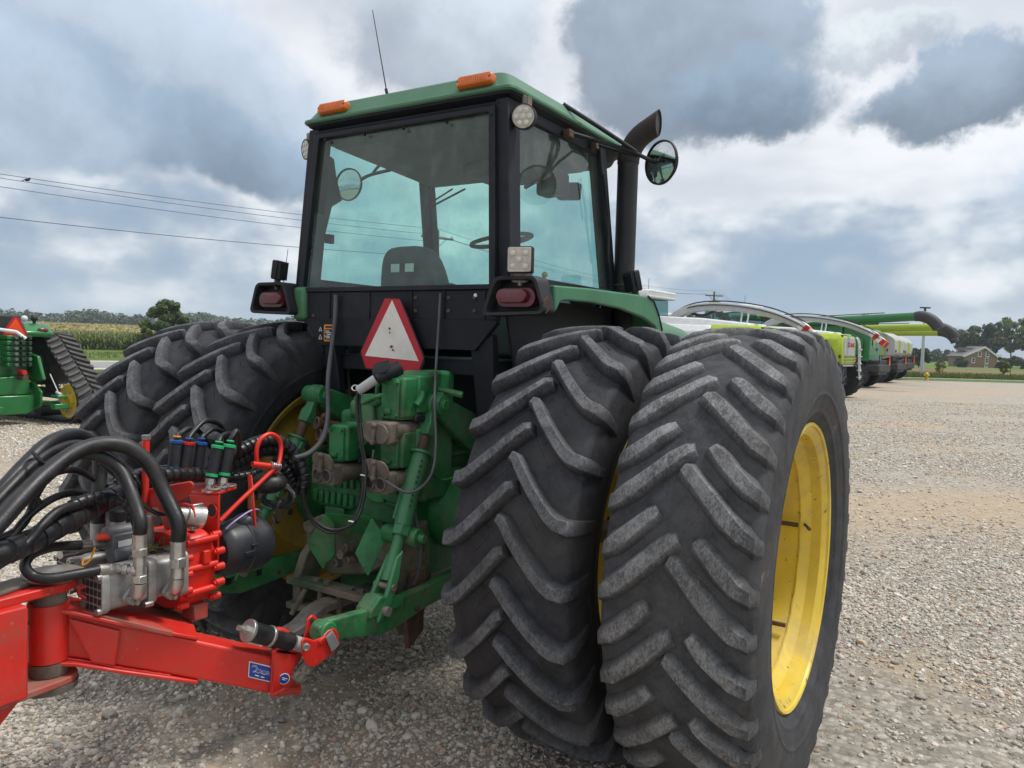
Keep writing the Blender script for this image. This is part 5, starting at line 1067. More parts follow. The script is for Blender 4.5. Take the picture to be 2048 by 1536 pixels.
# studs and cast ribs on the case
for i, (x, z) in enumerate([(-.20, 1.13), (-.10, 1.145), (0, 1.145), (.10, 1.145), (.20, 1.13), (.205, 1.02), (.205, .91), (.10, .875), (0, .872), (-.10, .875)]):
    mb = MB(); mb.hexbolt((x, -.334, z), (0, -1, 0), .013, .014); mb.build('case_bolt', 'green_dirty', TC)
for x in (-.27, .25):
    for z in (.66, .78, 1.10): mb = MB(); mb.hexbolt((x, -.302, z), (0, -1, 0), .016, .014); mb.build('case_bolt', 'green_grimy', TC)
for z in (.70, .82): mb = MB(); mb.bb(-.21, .21, -.318, -.296, z-.008, z+.008); mb.build('cast_rib', 'green_dirty', TC, bevel=.004)
hose('steel_pipe', [PY(748, 900, -.40), PY(744, 940, -.40), PY(752, 975, -.38), PY(770, 985, -.36)], .007, 'bare_steel', tractor)
hose('steel_pipe', [PY(838, 900, -.30), PY(860, 940, -.28), PY(880, 960, -.20), PY(905, 955, -.15)], .008, 'green_dirty', tractor)
mb = MB(); mb.box(PY(670, 1022, -.36), (.13, .01, .04)); mb.build('data_plate', 'green_paint', tractor, bevel=.002)

# ------------------------------------------------------------------ red trailed implement: tongue, swivel yoke, pump drive
imp = thing('trailed_implement', 'bright red implement tongue carrying hydraulic pumps and black hoses, coupled behind the old green tractor', 'implement', (0, -1.87, 0))
def bld(mb, name, mat, bevel=0., parent=None, **k):
    """parts are modelled in world coordinates; the implement's own origin stays at its pivot"""
    p = parent or imp; ob = imp.location
    mb.v = [(x-ob[0], y-ob[1], z-ob[2]) for x, y, z in mb.v]
    return mb.build(name, mat, p, bevel=bevel, **k)
PV = PX(97, 1262, 0.0); pvx, pvy = PV.x, PV.y
imp.location = (pvx, pvy, 0)
ztop = PX(97, 1207, 0).z; zbot = PX(97, 1312, 0).z
mb = MB(); mb.lathe([(.062, zbot-.008), (.062, ztop+.006)], (pvx, pvy, 0), (0, 0, 1), 32); bld(mb, 'pivot_tube', 'red_paint')
mb = MB(); mb.lathe([(.054, ztop+.006), (.054, ztop+.05)], (pvx, pvy, 0), (0, 0, 1), 28); mb.lathe([(.058, zbot-.055), (.062, zbot-.012)], (pvx, pvy, 0), (0, 0, 1), 28); mb.lathe([(.085, zbot-.105), (.088, zbot-.082)], (pvx, pvy, 0), (0, 0, 1), 28); bld(mb, 'pivot_bearing', 'drab_steel')
mb = MB(); q = PX(62, 1245, 0); mb.cyl(q, q-Vector((0, .03, 0)), .006, n=8); bld(mb, 'grease_nipple', 'drab_steel')
# right arm: near side follows the photographed edges, tapering box with proud flanges
st = [(70, 1208, 1312, -.03), (150, 1228, 1318, .06), (250, 1252, 1336, .15), (340, 1270, 1350, .22), (450, 1294, 1370, .31), (548, 1315, 1390, .385)]
ad = (PX(548, 1350, .385)-PX(150, 1270, .06)); ad.z = 0; ad.normalize(); an = Vector((-ad.y, ad.x, 0))
def arm(rows, an, wd, name):
    T_ = [PX(u, a, X) for u, a, b, X in rows]; B_ = [PX(u, b, X) for u, a, b, X in rows]
    mb = MB(); mb.loft([[b, t, t+an*wd, b+an*wd] for t, b in zip(T_, B_)]); o = bld(mb, name, 'red_paint', .010, seg=3)
    return T_, B_, o
T_, B_, armR = arm(st, an, .105, 'yoke_arm')
for L, dz, nm, i1 in ((T_, .002, 'top_flange', 4), (B_, -.016, 'bottom_flange', 4)):
    mb = MB(); mb.loft([[p-an*w_+Vector((0, 0, dz)), p-an*w_+Vector((0, 0, dz+.014)), p+an*.13+Vector((0, 0, dz+.014)), p+an*.13+Vector((0, 0, dz))] for p, w_ in zip([L[0]-ad*.02]+L[1:i1]+[L[i1-1].lerp(L[i1], .5)], (.045, .03, .022, .014, .003))]); bld(mb, nm, 'red_paint', .004)
mb = MB(); k0, k1 = PX(160, 1240, .069), PX(196, 1312, .10); k2, k3 = PX(248, 1258, .149), PX(262, 1330, .161)
mb.poly([p-an*.006 for p in (PX(140, 1238, .05), PX(238, 1262, .14), PX(228, 1328, .132), PX(185, 1322, .092))], -an*.008); bld(mb, 'doubler_plate', 'red_paint', .003)
for u, v in ((150, 1246), (158, 1252), (166, 1258)):
    pass
# left arm reaches forward to the other lower link
lp = [PX(405, 1203, -.40), PX(405, 1232, -.40), PX(345, 1258, -.30), PX(215, 1290, -.05), PX(110, 1300, -.02), PX(110, 1215, -.02), PX(230, 1222, -.10)]
mb = MB(); mb.poly(lp, (-.07, -.05, 0)); bld(mb, 'yoke_arm', 'red_paint', .006)
dk = [PX(130, 1208, .0), PX(180, 1222, .10), PX(280, 1245, .20), PX(345, 1262, .24), PX(400, 1226, -.08), PX(395, 1212, -.25), PX(250, 1190, -.25)]
mb = MB(); mb.poly([p-Vector((0, 0, .004)) for p in dk], (0, 0, -.018)); bld(mb, 'deck_plate', 'red_dusty', .004)
mb = MB(); mb.poly([PX(240, 1330, .10), PX(300, 1348, .16), PX(262, 1352, .13), PX(235, 1344, .10)], an*.02); bld(mb, 'keel_plate', 'red_paint', .003)
# tongue fork: upper and lower plates with the box beam between
def plan(y1, w0, w1):
    nose = [(.085*math.cos(R_(t)), .085*math.sin(R_(t))) for t in range(0, 181, 20)]
    return [(pvx+x, pvy+y) for x, y in nose]+[(pvx-w0, y1), (pvx+w1, y1)]
zu = ztop+.052; zl = zbot-.082
for z0, z1, nm, mt in ((zu, zu+.03, 'fork_plate', 'red_paint'), (zl, zl+.024, 'fork_plate', 'red_dusty')):
    mb = MB(); mb.loft([[Vector((x, y, z)) for x, y in plan(-3.0, .17, .15)] for z in (z0, z1)]); bld(mb, nm, mt, .005)
mb = MB(); mb.loft([[Vector((pvx+x, y, z)) for x, z in ((-.13, zl+.022), (.13, zl+.022), (.13, zu+.002), (-.13, zu+.002))] for y in (-3.0, pvy-.125)]); bld(mb, 'tongue_beam', 'red_paint', .008)
mb = MB(); mb.poly([(pvx+.05, -2.9, zl), (pvx+.05, pvy-.10, zl), (pvx+.05, pvy-.22, zl-.12), (pvx+.05, -2.9, zl-.34)], (-.02, 0, 0)); bld(mb, 'keel_gusset', 'red_paint', .003)
mb = MB(); mb.lathe([(.075, 0), (.092, .012), (.092, .022), (.06, .030), (.03, .028)], (pvx+.01, pvy+.01, zu+.030), (0, 0, 1), 36); cap = bld(mb, 'pivot_cap', 'bare_steel')
mb = MB(); mb.prism(rrect(.26, .09, .03), (pvx+.02, pvy-.17, zu+.031), (.3, -.95, 0), (.95, .3, 0), (0, 0, .012)); bld(mb, 'cap_plate', 'drab_steel', .003)
mb = MB(); mb.hexbolt((pvx+.05, pvy-.27, zu+.043), (0, 0, 1), .018, .014); bld(mb, 'cap_bolt', 'bare_steel')

# ------------------------------------------------------------------ hitch end of the right arm
E0 = lambda u, v, X=.395: PX(u, v, X)
mb = MB(); mb.poly([E0(545, 1300), E0(560, 1296), E0(606, 1306), E0(603, 1318), E0(588, 1340), E0(586, 1356), E0(604, 1372), E0(598, 1386), E0(560, 1396), E0(540, 1390)], an*.025); bld(mb, 'end_plate', 'red_paint', .006)
mb = MB(); mb.poly([E0(540, 1388, .40), E0(598, 1384, .40), E0(604, 1374, .42), E0(566, 1376, .44)], (0, 0, -.012)); bld(mb, 'end_foot', 'red_paint', .003)
mb = MB(); mb.poly([E0(553, 1258), E0(568, 1258), E0(585, 1268), E0(606, 1305), E0(590, 1312), E0(552, 1308)], an*.03); bld(mb, 'guide_plate', 'red_paint', .005)
h1 = [(602, 1286), (608, 1276), (618, 1278), (628, 1282), (644, 1276), (655, 1262), (668, 1256), (676, 1264), (680, 1290), (662, 1312), (628, 1336), (612, 1330), (604, 1308)]
mb = MB(); mb.poly([PX(u, v, .488) for u, v in h1], an*.016); bld(mb, 'catch_hook', 'red_paint', .005)
h2 = [(606, 1282), (612, 1262), (614, 1240), (624, 1230), (634, 1236), (646, 1254), (636, 1268), (622, 1284)]
mb = MB(); mb.poly([PX(u, v, .40) for u, v in h2], an*.018); hk = bld(mb, 'catch_ear', 'red_paint', .005)
mb = MB(); q = PX(622, 1241, .40)-an*.001; mb.lathe([(.011, 0), (.010, .002)], q, -an, 14); bld(mb, 'ear_hole', 'machine_dark', parent=None)
mb = MB(); mb.poly([PX(652, 1276, .50), PX(666, 1262, .50), PX(680, 1290, .50), PX(664, 1306, .50)], an*.03-ad*.0); bld(mb, 'rubber_pad', 'grey_pad', .004)
mb = MB(); mb.poly([PX(638, 1284, .495), PX(652, 1272, .495), PX(656, 1278, .495), PX(642, 1290, .495)], an*.01); bld(mb, 'pad_clip', 'red_paint', .002)
for u, v, X in ((611, 1292, .490), (612, 1336, .44), (597, 1350, .425)):
    q = PX(u, v, X)-an*.004; mb = MB(); mb.lathe([(.020 if v > 1300 else .014, 0), (.020 if v > 1300 else .014, .010), (.010, .014), (.006, .010)], q, -an, 18); bld(mb, 'pin_head', 'bare_steel')
mb = MB(); a, b = PX(594, 1354, .425), PX(616, 1330, .44); dv = (b-a).normalized(); up_ = dv.cross(-an); mb.poly([a-up_*.02-dv*.015, b-up_*.024+dv*.015, b+up_*.024+dv*.015, a+up_*.02-dv*.015], -an*.010); bld(mb, 'lock_plate', 'drab_steel', .006)
mb = MB(); a, b = PX(500, 1262, .36), PX(572, 1282, .38); dv = (b-a).normalized(); mb.cyl(a, b+dv*.02, .036, n=26); rl = bld(mb, 'guide_roller', 'hose_rubber')
for t, r, w_ in ((-.012, .041, .014), (.085, .040, .012)): mb = MB(); mb.cyl(a+dv*t, a+dv*(t+w_), r, n=26); bld(mb, 'roller_washer', 'zinc', .002)
mb = MB(); mb.hexbolt(a-dv*.034, dv, .018, .022); mb.cyl(a-dv*.055, a-dv*.03, .010, n=12); bld(mb, 'roller_nut', 'zinc')
mb = MB(); a2 = PX(586, 1285, .385); mb.cyl(a2, a2+dv*.05, .028, n=20); bld(mb, 'roller_spacer', 'machine_grey')
# stickers
fa = (PX(545, 1350, .383)-PX(495, 1338, .345)).normalized(); fu = (PX(520, 1328, .362)-PX(518, 1360, .362)).normalized()
sp = PX(520, 1343, .3635)-an*.0025; mb = MB(); mb.prism(rrect(.092, .058, .004), sp, fa, fu, -an*.001); sb = bld(mb, 'blue_sticker', 'white_mark')
mb = MB(); mb.prism(rrect(.085, .051, .003), sp-an*.0012, fa, fu, -an*.0008); bld(mb, 'sticker_print', 'sticker_blue')
rs = random.Random(5)
def squiggle(c, w_, h, n, r, close=False):
    return [c+fa*((i/(n-1)-.5)*w_)+fu*(h*math.sin(i*2.1+rs.random()*1.5)*.5)-an*.0022 for i in range(n)]
for c, w_, h, n, r in ((sp+fa*.014+fu*.006, .045, .012, 15, .0006), (sp+fa*.02-fu*.001, .035, .010, 12, .0006), (sp+fa*.0-fu*.004, .05, .004, 7, .0006), (sp-fa*.012-fu*.016, .016, .001, 4, .0016), (sp+fa*.010-fu*.017, .014, .001, 4, .0018)):
    mb = MB(); mb.tube(squiggle(c, w_, h, n, r), r, 5); bld(mb, 'sticker_lettering', 'white_mark')
for rr in (.009, .013): mb = MB(); mb.torus(sp-fa*.026+fu*.006-an*.0022, an, rr, .0006, 20, 5); bld(mb, 'sticker_emblem', 'white_mark')
op = PX(568, 1357, .40)-an*.002; mb = MB(); mb.lathe([(.021, 0), (.021, .001)], op, -an, 24); bld(mb, 'round_sticker', 'white_mark')
mb = MB(); mb.lathe([(.018, .0012), (.018, .002)], op, -an, 24); bld(mb, 'sticker_disc', 'sticker_blue')
for k in (0, 1): mb = MB(); mb.box(op-an*.0028+fu*(.003-.006*k)+fa*(.002-.004*k), (.022-.008*k, .0012, .0022), Matrix((fa, -an, fu)).transposed()); bld(mb, 'sticker_lettering', 'white_mark')

# ------------------------------------------------------------------ gearbox, pumps
GY0, GY1 = -1.42, -1.275
gz = PX(395, 1130, .06).z
mb = MB(); go = rpoly([(-.28, -.06), (-.16, -.13), (.0, -.16), (.095, -.135), (.115, -.05), (.115, .06), (.085, .125), (.0, .145), (-.12, .13), (-.26, .09)], .035, 4)
mb.loft([[Vector((x*k, y, gz+z*k)) for x, z in go] for y, k in ((GY0, .94), (GY0+.012, 1.), (GY1-.02, 1.), (GY1, .90))]); gb = bld(mb, 'gearbox', 'red_bright', smooth=35)
for z, x in ((.115, .10), (.055, .122), (-.005, .122), (-.065, .122), (-.125, .10)):
    for y in (GY0-.006, GY1-.012):
        mb = MB(); mb.cyl((x, y, gz+z), (x, y+.035, gz+z), .014, n=14); mb.hexbolt((x, y-.008, gz+z), (0, 1, 0), .010, .012); bld(mb, 'bolt_boss', 'red_bright')
for z in (.10, .0, -.09): mb = MB(); mb.cyl((.118, GY0+.01, gz+z+.01), (.118, GY1-.005, gz+z+.01), .013, n=12); bld(mb, 'case_rib', 'red_bright')
mb = MB(); mb.box((.125, -1.33, gz+.045), (.02, .03, .05)); bld(mb, 'case_pad', 'red_bright', .004)
mb = MB(); mb.hexbolt((.06, -1.34, gz+.138), (0, 0, 1), .014, .012); bld(mb, 'filler_plug', 'zinc')
mb = MB(); mb.bb(.02, .10, -1.36, -1.30, gz-.20, gz-.14); mb.bb(-.22, -.14, -1.40, -1.28, gz-.22, gz-.10); bld(mb, 'gearbox_foot', 'red_dusty', .004)
def pump(x, yf, yr, zc, h, name):
    o = bpy.data.objects.new(name, None); COL.objects.link(o); o.parent = imp
    b = lambda m, n_, mt, bev=0, **k: bld(m, n_, mt, bev, parent=o, **k)
    def seg(y0, y1, k, r=.028, n_='pump_body', mt='cast_aluminium'):
        m = MB(); m.loft([[Vector((x+a*k, y, zc+c*k)) for a, c in rrect(h*1.72, h*2, r, 4)] for y in (y0, y1)]); return b(m, n_, mt, .004)
    seg(yf-.03, yf, 1.04, .02, 'pump_flange'); seg(yf-.125, yf-.028, .88); seg(yf-.155, yf-.123, 1.0, .02, 'pump_spacer'); seg(yr+.028, yf-.153, .86); ec = seg(yr, yr+.03, .95, .032, 'pump_end_cover')
    for i in range(5):
        for j in range(5):
            if (i, j) in ((0, 0), (0, 4), (4, 0), (4, 4)): continue
            m = MB(); m.bb(x+(i-2)*h*.30-.0085, x+(i-2)*h*.30+.0085, yr-.0015, yr+.004, zc+(j-2)*h*.34-.0095, zc+(j-2)*h*.34+.0095); b(m, 'cover_pocket', 'machine_dark')
    for sx in (-1, 1):
        for sz in (-1, 1): m = MB(); m.lathe([(.012, 0), (.012, .014), (.006, .014), (.006, .008)], (x+sx*h*.62, yr+.002, zc+sz*h*.74), (0, -1, 0), 12); b(m, 'cover_bolt', 'zinc')
    m = MB(); m.cyl((x+h*.8, yf-.17, zc-h*.95), (x+h*.8, yf-.14, zc-h*.95), .011, n=12); b(m, 'tie_bolt', 'zinc')
    return o
zc = PX(285, 1166, .12).z
pump(.075, GY0+.004, -1.735, zc, .078, 'hydraulic_pump'); pump(-.155, GY0+.004, -1.70, zc+.01, .070, 'hydraulic_pump')
def ferrule(p, d, r, L, nuts=1, mat='zinc'):
    d = Vector(d).normalized(); p = Vector(p)
    mb = MB(); mb.cyl(p, p+d*L*.45, r*1.02, r*1.02, n=18); mb.torus(p+d*L*.45, d, r*.95, r*.10, 18, 5); bld(mb, 'hose_ferrule', mat)
    mb = MB(); mb.tube([p+d*L*.46, p+d*L*.72], r*1.18, 6); bld(mb, 'hose_nut', mat, .002)
    mb = MB(); mb.cyl(p+d*L*.70, p+d*L, r*.86, r*.92, n=16); bld(mb, 'hose_stem', mat)
def port_elbow(u, v, X):
    q = PX(u, v, X); mb = MB(); mb.loft([[q+Vector((.0, a, c)) for a, c in rpoly([(-.045, -.01), (0, .045), (.045, .01), (0, -.045)], .015)], [q+Vector((.014, a, c)) for a, c in rpoly([(-.045, -.01), (0, .045), (.045, .01), (0, -.045)], .015)]]); bld(mb, 'port_flange', 'cast_aluminium', .002)
    mb = MB(); mb.tube(spline([q+Vector((.0, 0, 0)), q+Vector((.030, 0, .008)), q+Vector((.040, 0, .045))], 4), [.024]*9, 16); bld(mb, 'port_elbow', 'zinc', smooth=60)
    for a, c in ((-.028, -.010), (.028, .012), (.004, -.030)): mb = MB(); mb.lathe([(.009, 0), (.009, .010), (.005, .010), (.005, .006)], q+Vector((.014, a, c)), (1, 0, 0), 10); bld(mb, 'flange_bolt', 'zinc')
    return q+Vector((.040, 0, .045))
e1 = port_elbow(341, 1176, .148); e2 = port_elbow(265, 1186, .148)
dn = Vector((0, 0, -1))
h1_ = e1+Vector((0, 0, .135)); h2_ = e2+Vector((0, 0, .165))
ferrule(h1_+Vector((0, 0, .0)), dn, .0255, .135); ferrule(h2_, dn, .0225, .105); mb = MB(); mb.cyl(h2_-Vector((0, 0, .10)), e2, .019, n=14); mb.tube([e2+Vector((0, 0, .0)), e2+Vector((0, 0, .025))], .026, 6); bld(mb, 'tee_fitting', 'zinc', .002)
te = h2_-Vector((0, 0, .125))
# ------------------------------------------------------------------ hoses
def ihose(pts, r, mat='hose_rubber', name='hydraulic_hose', res=7, n=14):
    mb = MB(); mb.tube(spline(pts, res), r, n); return bld(mb, name, mat, smooth=60)
def wrap(pts, r, pitch=.034, name='wrapped_hose'):
    """spiral-wrapped bundle: overlapping turns step outwards along the run"""
    sp_ = spline(pts, 10); L = [0]
    for a, b in zip(sp_, sp_[1:]): L.append(L[-1]+(b-a).length)
    def at(s):
        s = min(max(s, 0), L[-1]); i = max(j for j in range(len(L)) if L[j] <= s); i = min(i, len(sp_)-2); t = (s-L[i])/max(L[i+1]-L[i], 1e-6); return sp_[i].lerp(sp_[i+1], t)
    mb = MB(); s = 0; path = []; rad = []
    while s < L[-1]-pitch:
        path += [at(s), at(s+.003), at(s+pitch*.5), at(s+pitch-.004)]; rad += [r*.90, r*1.06, r*1.03, r*1.0]; s += pitch
    mb.tube(path, rad, 14); return bld(mb, name, 'hose_wrap', smooth=40)
ihose([h1_+Vector((0, 0, -.002)), h1_+Vector((0, .0, .06)), PX(328, 985, .12), PX(300, 930, .08), PX(258, 895, .05), PX(205, 888, .03), PX(150, 905, .05), PX(90, 950, .10), PX(40, 1000, .14), PX(-10, 1055, .17), PX(-80, 1120, .2)], .0265)
ihose([h2_+Vector((0, 0, -.002)), h2_+Vector((0, 0, .05)), PX(262, 985, .10), PX(240, 940, .04), PX(200, 912, .0), PX(150, 908, -.02), PX(95, 935, .0), PX(40, 985, .05), PX(0, 1025, .08), PX(-70, 1100, .1)], .0225)
ihose([PX(196, 1062, -.16), PX(197, 1000, -.16), PX(200, 930, -.18), PX(190, 888, -.18), PX(150, 870, -.15), PX(100, 885, -.08), PX(50, 930, -.02), PX(0, 985, .03), PX(-60, 1050, .06)], .0245)
ihose([PX(292, 1010, -.10), PX(270, 960, -.15), PX(225, 915, -.18), PX(165, 890, -.12), PX(110, 900, -.06), PX(60, 935, -.0), PX(10, 985, .05), PX(-60, 1060, .1)], .0185)
ihose([PX(190, 960, -.18), PX(150, 940, -.12), PX(105, 948, -.06), PX(75, 985, -.02), PX(60, 1025, 0), PX(40, 1055, .02), PX(5, 1075, .04), PX(-50, 1085, .06)], .013)
ihose([PX(190, 992, -.12), PX(150, 985, -.08), PX(110, 995, -.04), PX(70, 1020, .0), PX(45, 1045, .02), PX(20, 1075, .04), PX(-40, 1115, .06)], .013)
ihose([PX(160, 1010, .0), PX(120, 1020, .04), PX(85, 1050, .07), PX(60, 1080, .08), PX(20, 1115, .1), PX(-40, 1150, .12)], .015)
ihose([PX(200, 925, -.02), PX(240, 960, .0), PX(275, 1000, .06), PX(310, 1025, .10), PX(335, 1028, .10)], .0075)
ihose([PX(0, 1028, -.0), PX(45, 975, -.04), PX(100, 925, -.08), PX(150, 905, -.12)], .011)
for u, v, X in ((78, 918, .03), (70, 992, .03)): mb = MB(); mb.torus(PX(u, v, X), (.3, .7, .6), .030, .005, 16, 6); bld(mb, 'hose_clamp', 'black_plastic')
wrap([PX(-60, 1130, .10), PX(10, 1105, .08), PX(70, 1078, .04), PX(130, 1045, .0), PX(185, 1015, -.06), PX(240, 985, -.12), PX(300, 960, -.15)], .0375, .058)
wrap([PX(140, 1013, .0), PX(170, 1000, .0), PX(210, 993, .0), PX(245, 1003, .02), PX(268, 1030, .05), PX(280, 1070, .06)], .019, .026)
bw = [PX(220, 985, -.14), PX(270, 958, -.14), PX(340, 950, -.12), PX(420, 948, -.10), PX(470, 925, -.10), PX(510, 905, -.10), PX(550, 900, -.08), PX(585, 925, -.04), PX(603, 965, 0), PX(600, 1000, 0)]
wrap(bw, .030, .030)
wrap([p+Vector((.02, -.01, .045 if i < 8 else .01)) for i, p in enumerate(bw[3:])], .028, .028)
wrap([PX(225, 965, -.18), PX(290, 945, -.18), PX(360, 940, -.16), PX(440, 955, -.12), PX(500, 950, -.08), PX(525, 935, -.06)], .020, .026)
wrap([PX(550, 915, -.04), PX(570, 940, -.02), PX(588, 970, -.02), PX(597, 1000, -.01)], .021, .024)
# looped return hose on the near side with its fittings
lf = PX(232, 1137, .12); mb = MB(); mb.cyl(lf, te, .013, n=14); bld(mb, 'hose_stem', 'zinc')
ferrule(PX(196, 1140, .118), lf-PX(196, 1140, .118), .018, .07)
for t in (.3, .7): mb = MB(); p = lf.lerp(te, t); mb.tube([p, p+(te-lf).normalized()*.018], .020, 6); bld(mb, 'hose_nut', 'zinc', .002)
ihose([PX(197, 1140, .118), PX(150, 1149, .11), PX(100, 1157, .09), PX(66, 1152, .06), PX(50, 1132, .04), PX(62, 1110, .02), PX(95, 1096, -.0), PX(125, 1092, -.02), PX(160, 1090, -.03)], .0165)
ferrule(PX(158, 1090, -.03), PX(205, 1088, -.05)-PX(158, 1090, -.03), .016, .10)
ferrule(PX(120, 1110, -.06), PX(170, 1100, -.08)-PX(120, 1110, -.06), .014, .12)
# valve block between the pumps
mb = MB(); vb = PX(238, 1080, -.04); mb.box(vb, (.07, .09, .06)); mb.cyl(vb+Vector((0, -.055, .03)), vb+Vector((0, .05, .03)), .026, n=16); mb.cyl(vb+Vector((.03, -.05, -.045)), vb+Vector((.03, .05, -.045)), .03, n=16); mb.cyl(vb+Vector((0, 0, -.02)), vb+Vector((0, 0, -.12)), .018, n=14); bld(mb, 'valve_block', 'valve_grey', .006)
mb = MB(); a = PX(196, 1075, -.03); b = PX(222, 1071, -.03); mb.cyl(a, b, .013, .016, n=12); bld(mb, 'red_dust_cap', 'red_cap', .002)
mb = MB(); mb.tube([b, b+(b-a)*.25], .019, 6); bld(mb, 'valve_nut', 'zinc', .002)
mb = MB(); q = PX(250, 1086, .0); mb.box(q, (.002, .05, .022)); bld(mb, 'valve_label', 'white_mark')
mb = MB(); mb.tube(spline([PX(190, 1095, .0), PX(180, 1120, .02), PX(165, 1130, .02), PX(168, 1115, .01)], 5), .0035, 5); bld(mb, 'zip_tie', 'orange_tie')
for u, v0, v1, X in ((196, 1045, 1082, -.16), (236, 1040, 1066, -.10), (298, 1030, 1075, -.06)):
    a, b = PX(u, v0, X), PX(u, v1, X); mb = MB(); mb.cyl(a, b, .026 if u < 290 else .017, n=16); mb.tube([b, b-Vector((0, 0, .03))], .030 if u < 290 else .02, 6); bld(mb, 'hose_ferrule', 'cast_aluminium', .002)
mb = MB(); mb.cyl(PX(236, 1020, -.10), PX(236, 1042, -.10), .028, n=16); bld(mb, 'breather_cap', 'black_plastic', .004)
mb = MB(); mb.tube(spline([PX(162, 1192, .03), PX(158, 1178, .03), PX(172, 1172, .04), PX(192, 1176, .05), PX(200, 1190, .06), PX(190, 1198, .06), PX(172, 1196, .04), PX(162, 1190, .03)], 5), .0085, 8); bld(mb, 'lifting_eye', 'red_paint')
# upright brackets
def yplate(name, px, Y, th, mat='red_paint', bev=.004, dy=None):
    mb = MB(); mb.poly([PY(u, v, Y+(dy[i] if dy else 0)) for i, (u, v) in enumerate(px)], th); return bld(mb, name, mat, bev)
# coupler bracket: rear-facing plate with a round hole, folded top
bp = [(376, 988), (437, 990), (434, 1128), (424, 1130), (400, 1060)]
yplate('bracket_plate', bp, -1.25, (0, .010, 0))
q = PY(425, 1021, -1.2515); mb = MB(); mb.lathe([(.027, 0), (.026, .003)], q, (0, -1, 0), 24); bld(mb, 'bracket_hole', 'machine_dark')
mb = MB(); mb.torus(q-Vector((0, .002, 0)), (0, 1, 0), .028, .003, 24, 6); bld(mb, 'hole_edge', 'red_bright')
tp = [PY(374, 988, -1.25), PY(438, 990, -1.25), PY(474, 978, -1.13), PY(400, 968, -1.13)]
mb = MB(); mb.poly(tp, (0, 0, .010)); bld(mb, 'bracket_shelf', 'red_paint', .003)
yplate('hose_saddle', [(246, 1000), (252, 986), (380, 962), (386, 968), (384, 978), (370, 1000), (352, 1008), (262, 1022), (248, 1012)], -1.44, (0, .008, 0), dy=[0, 0, .04, .04, .04, .04, .04, 0, 0])
yplate('saddle_gusset', [(311, 1004), (346, 1000), (385, 1010), (390, 1035), (345, 1035), (336, 1082)], -1.40, (0, .008, 0), 'red_paint')
yplate('side_gusset', [(290, 1012), (320, 1005), (345, 1090), (352, 1120), (300, 1095), (288, 1050)], -1.33, (0, .008, 0), 'red_dusty')
yplate('slot', [(302, 1046), (312, 1030), (325, 1040), (318, 1056)], -1.336, (0, .003, 0), 'machine_dark', 0)
mb = MB(); a = PX(290, 920, -.10); mb.cyl(a, PX(292, 880+25, -.10)+Vector((0, 0, .05)), .013, n=12); b_ = PX(292, 905, -.10)+Vector((0, 0, .05)); mb.cyl(a-Vector((0, 0, .2)), b_, .013, n=12); bld(mb, 'red_stop_pin', 'red_bright'); mb = MB(); mb.tube([b_, b_+Vector((0, 0, .016))], .017, 6); bld(mb, 'pin_nut', 'zinc')
# cam coupling, silver
a, b = PX(355, 1027, .10), PX(372, 1028, .11); dcm = (PX(404, 1034, .13)-a).normalized()
mb = MB(); mb.lathe([(.016, -.02), (.020, 0), (.026, .01), (.026, .03), (.034, .036), (.036, .075), (.039, .08), (.039, .095), (.030, .096), (.028, .06)], a, dcm, 24); bld(mb, 'cam_coupling', 'zinc', smooth=35)
for sg in (-1, 1): mb = MB(); mb.box(a+dcm*.07+Vector((0, 0, sg*.041)), (.014, .05, .012)); bld(mb, 'cam_lever', 'zinc', .003)
# straw caught on the frame
rs2 = random.Random(9); mb = MB()
for i in range(260):
    c = PX(300+rs2.uniform(-26, 34), 1098+rs2.uniform(-8, 8), -.02+rs2.uniform(-.07, .07)); d = Vector((rs2.uniform(-1, 1), rs2.uniform(-1, 1), rs2.uniform(-.25, .35))).normalized()*rs2.uniform(.01, .045); mb.tube([c-d, c+d], .0012, 3, False)
for i in range(160):
    c = PX(376+rs2.uniform(-16, 16), 1050+rs2.uniform(-5, 5), -.02+rs2.uniform(-.05, .05)); d = Vector((rs2.uniform(-1, 1), rs2.uniform(-1, 1), rs2.uniform(-.3, .5))).normalized()*rs2.uniform(.01, .03); mb.tube([c-d, c+d], .0012, 3, False)
stw = bld(mb, 'caught_straw', 'straw', smooth=0); stw['kind'] = 'stuff'
# ------------------------------------------------------------------ PTO cone and quick couplers
cz = PX(478, 1090, 0).z; yb = PX(437, 1090, 0).y; yf = PX(520, 1090, 0).y
mb = MB(); L = yf-yb; mb.lathe([(.085, -.02), (.104, 0), (.108, L*.12), (.108, L*.42), (.113, L*.45), (.113, L*.50), (.109, L*.53), (.110, L*.80), (.104, L*.95), (.085, L*1.04), (.05, L*1.06)], (0, yb, cz), (0, 1, 0), 48); cone = bld(mb, 'pto_guard', 'cone_plastic', smooth=35)
mb = MB(); mb.ball((0.02, yb+L*.55, cz+.10), .045, 16, 10, (1, 1.2, .8)); bld(mb, 'guard_bulge', 'cone_plastic')
mb = MB(); mb.box((.109, yb+L*.35, cz-.01), (.008, .06, .02)); mb.box((.109, yb+L*.42, cz+.02), (.01, .03, .01)); bld(mb, 'guard_latch', 'black_plastic', .003)
mb = MB(); mb.tube(spline([PX(452, 1058, .06), PX(470, 1042, .07), PX(500, 1022, .06), PX(518, 1020, .02), PX(524, 1036, -.02), PX(516, 1050, -.04)], 6), .0035, 6); bld(mb, 'retaining_cord', 'purple_cord')
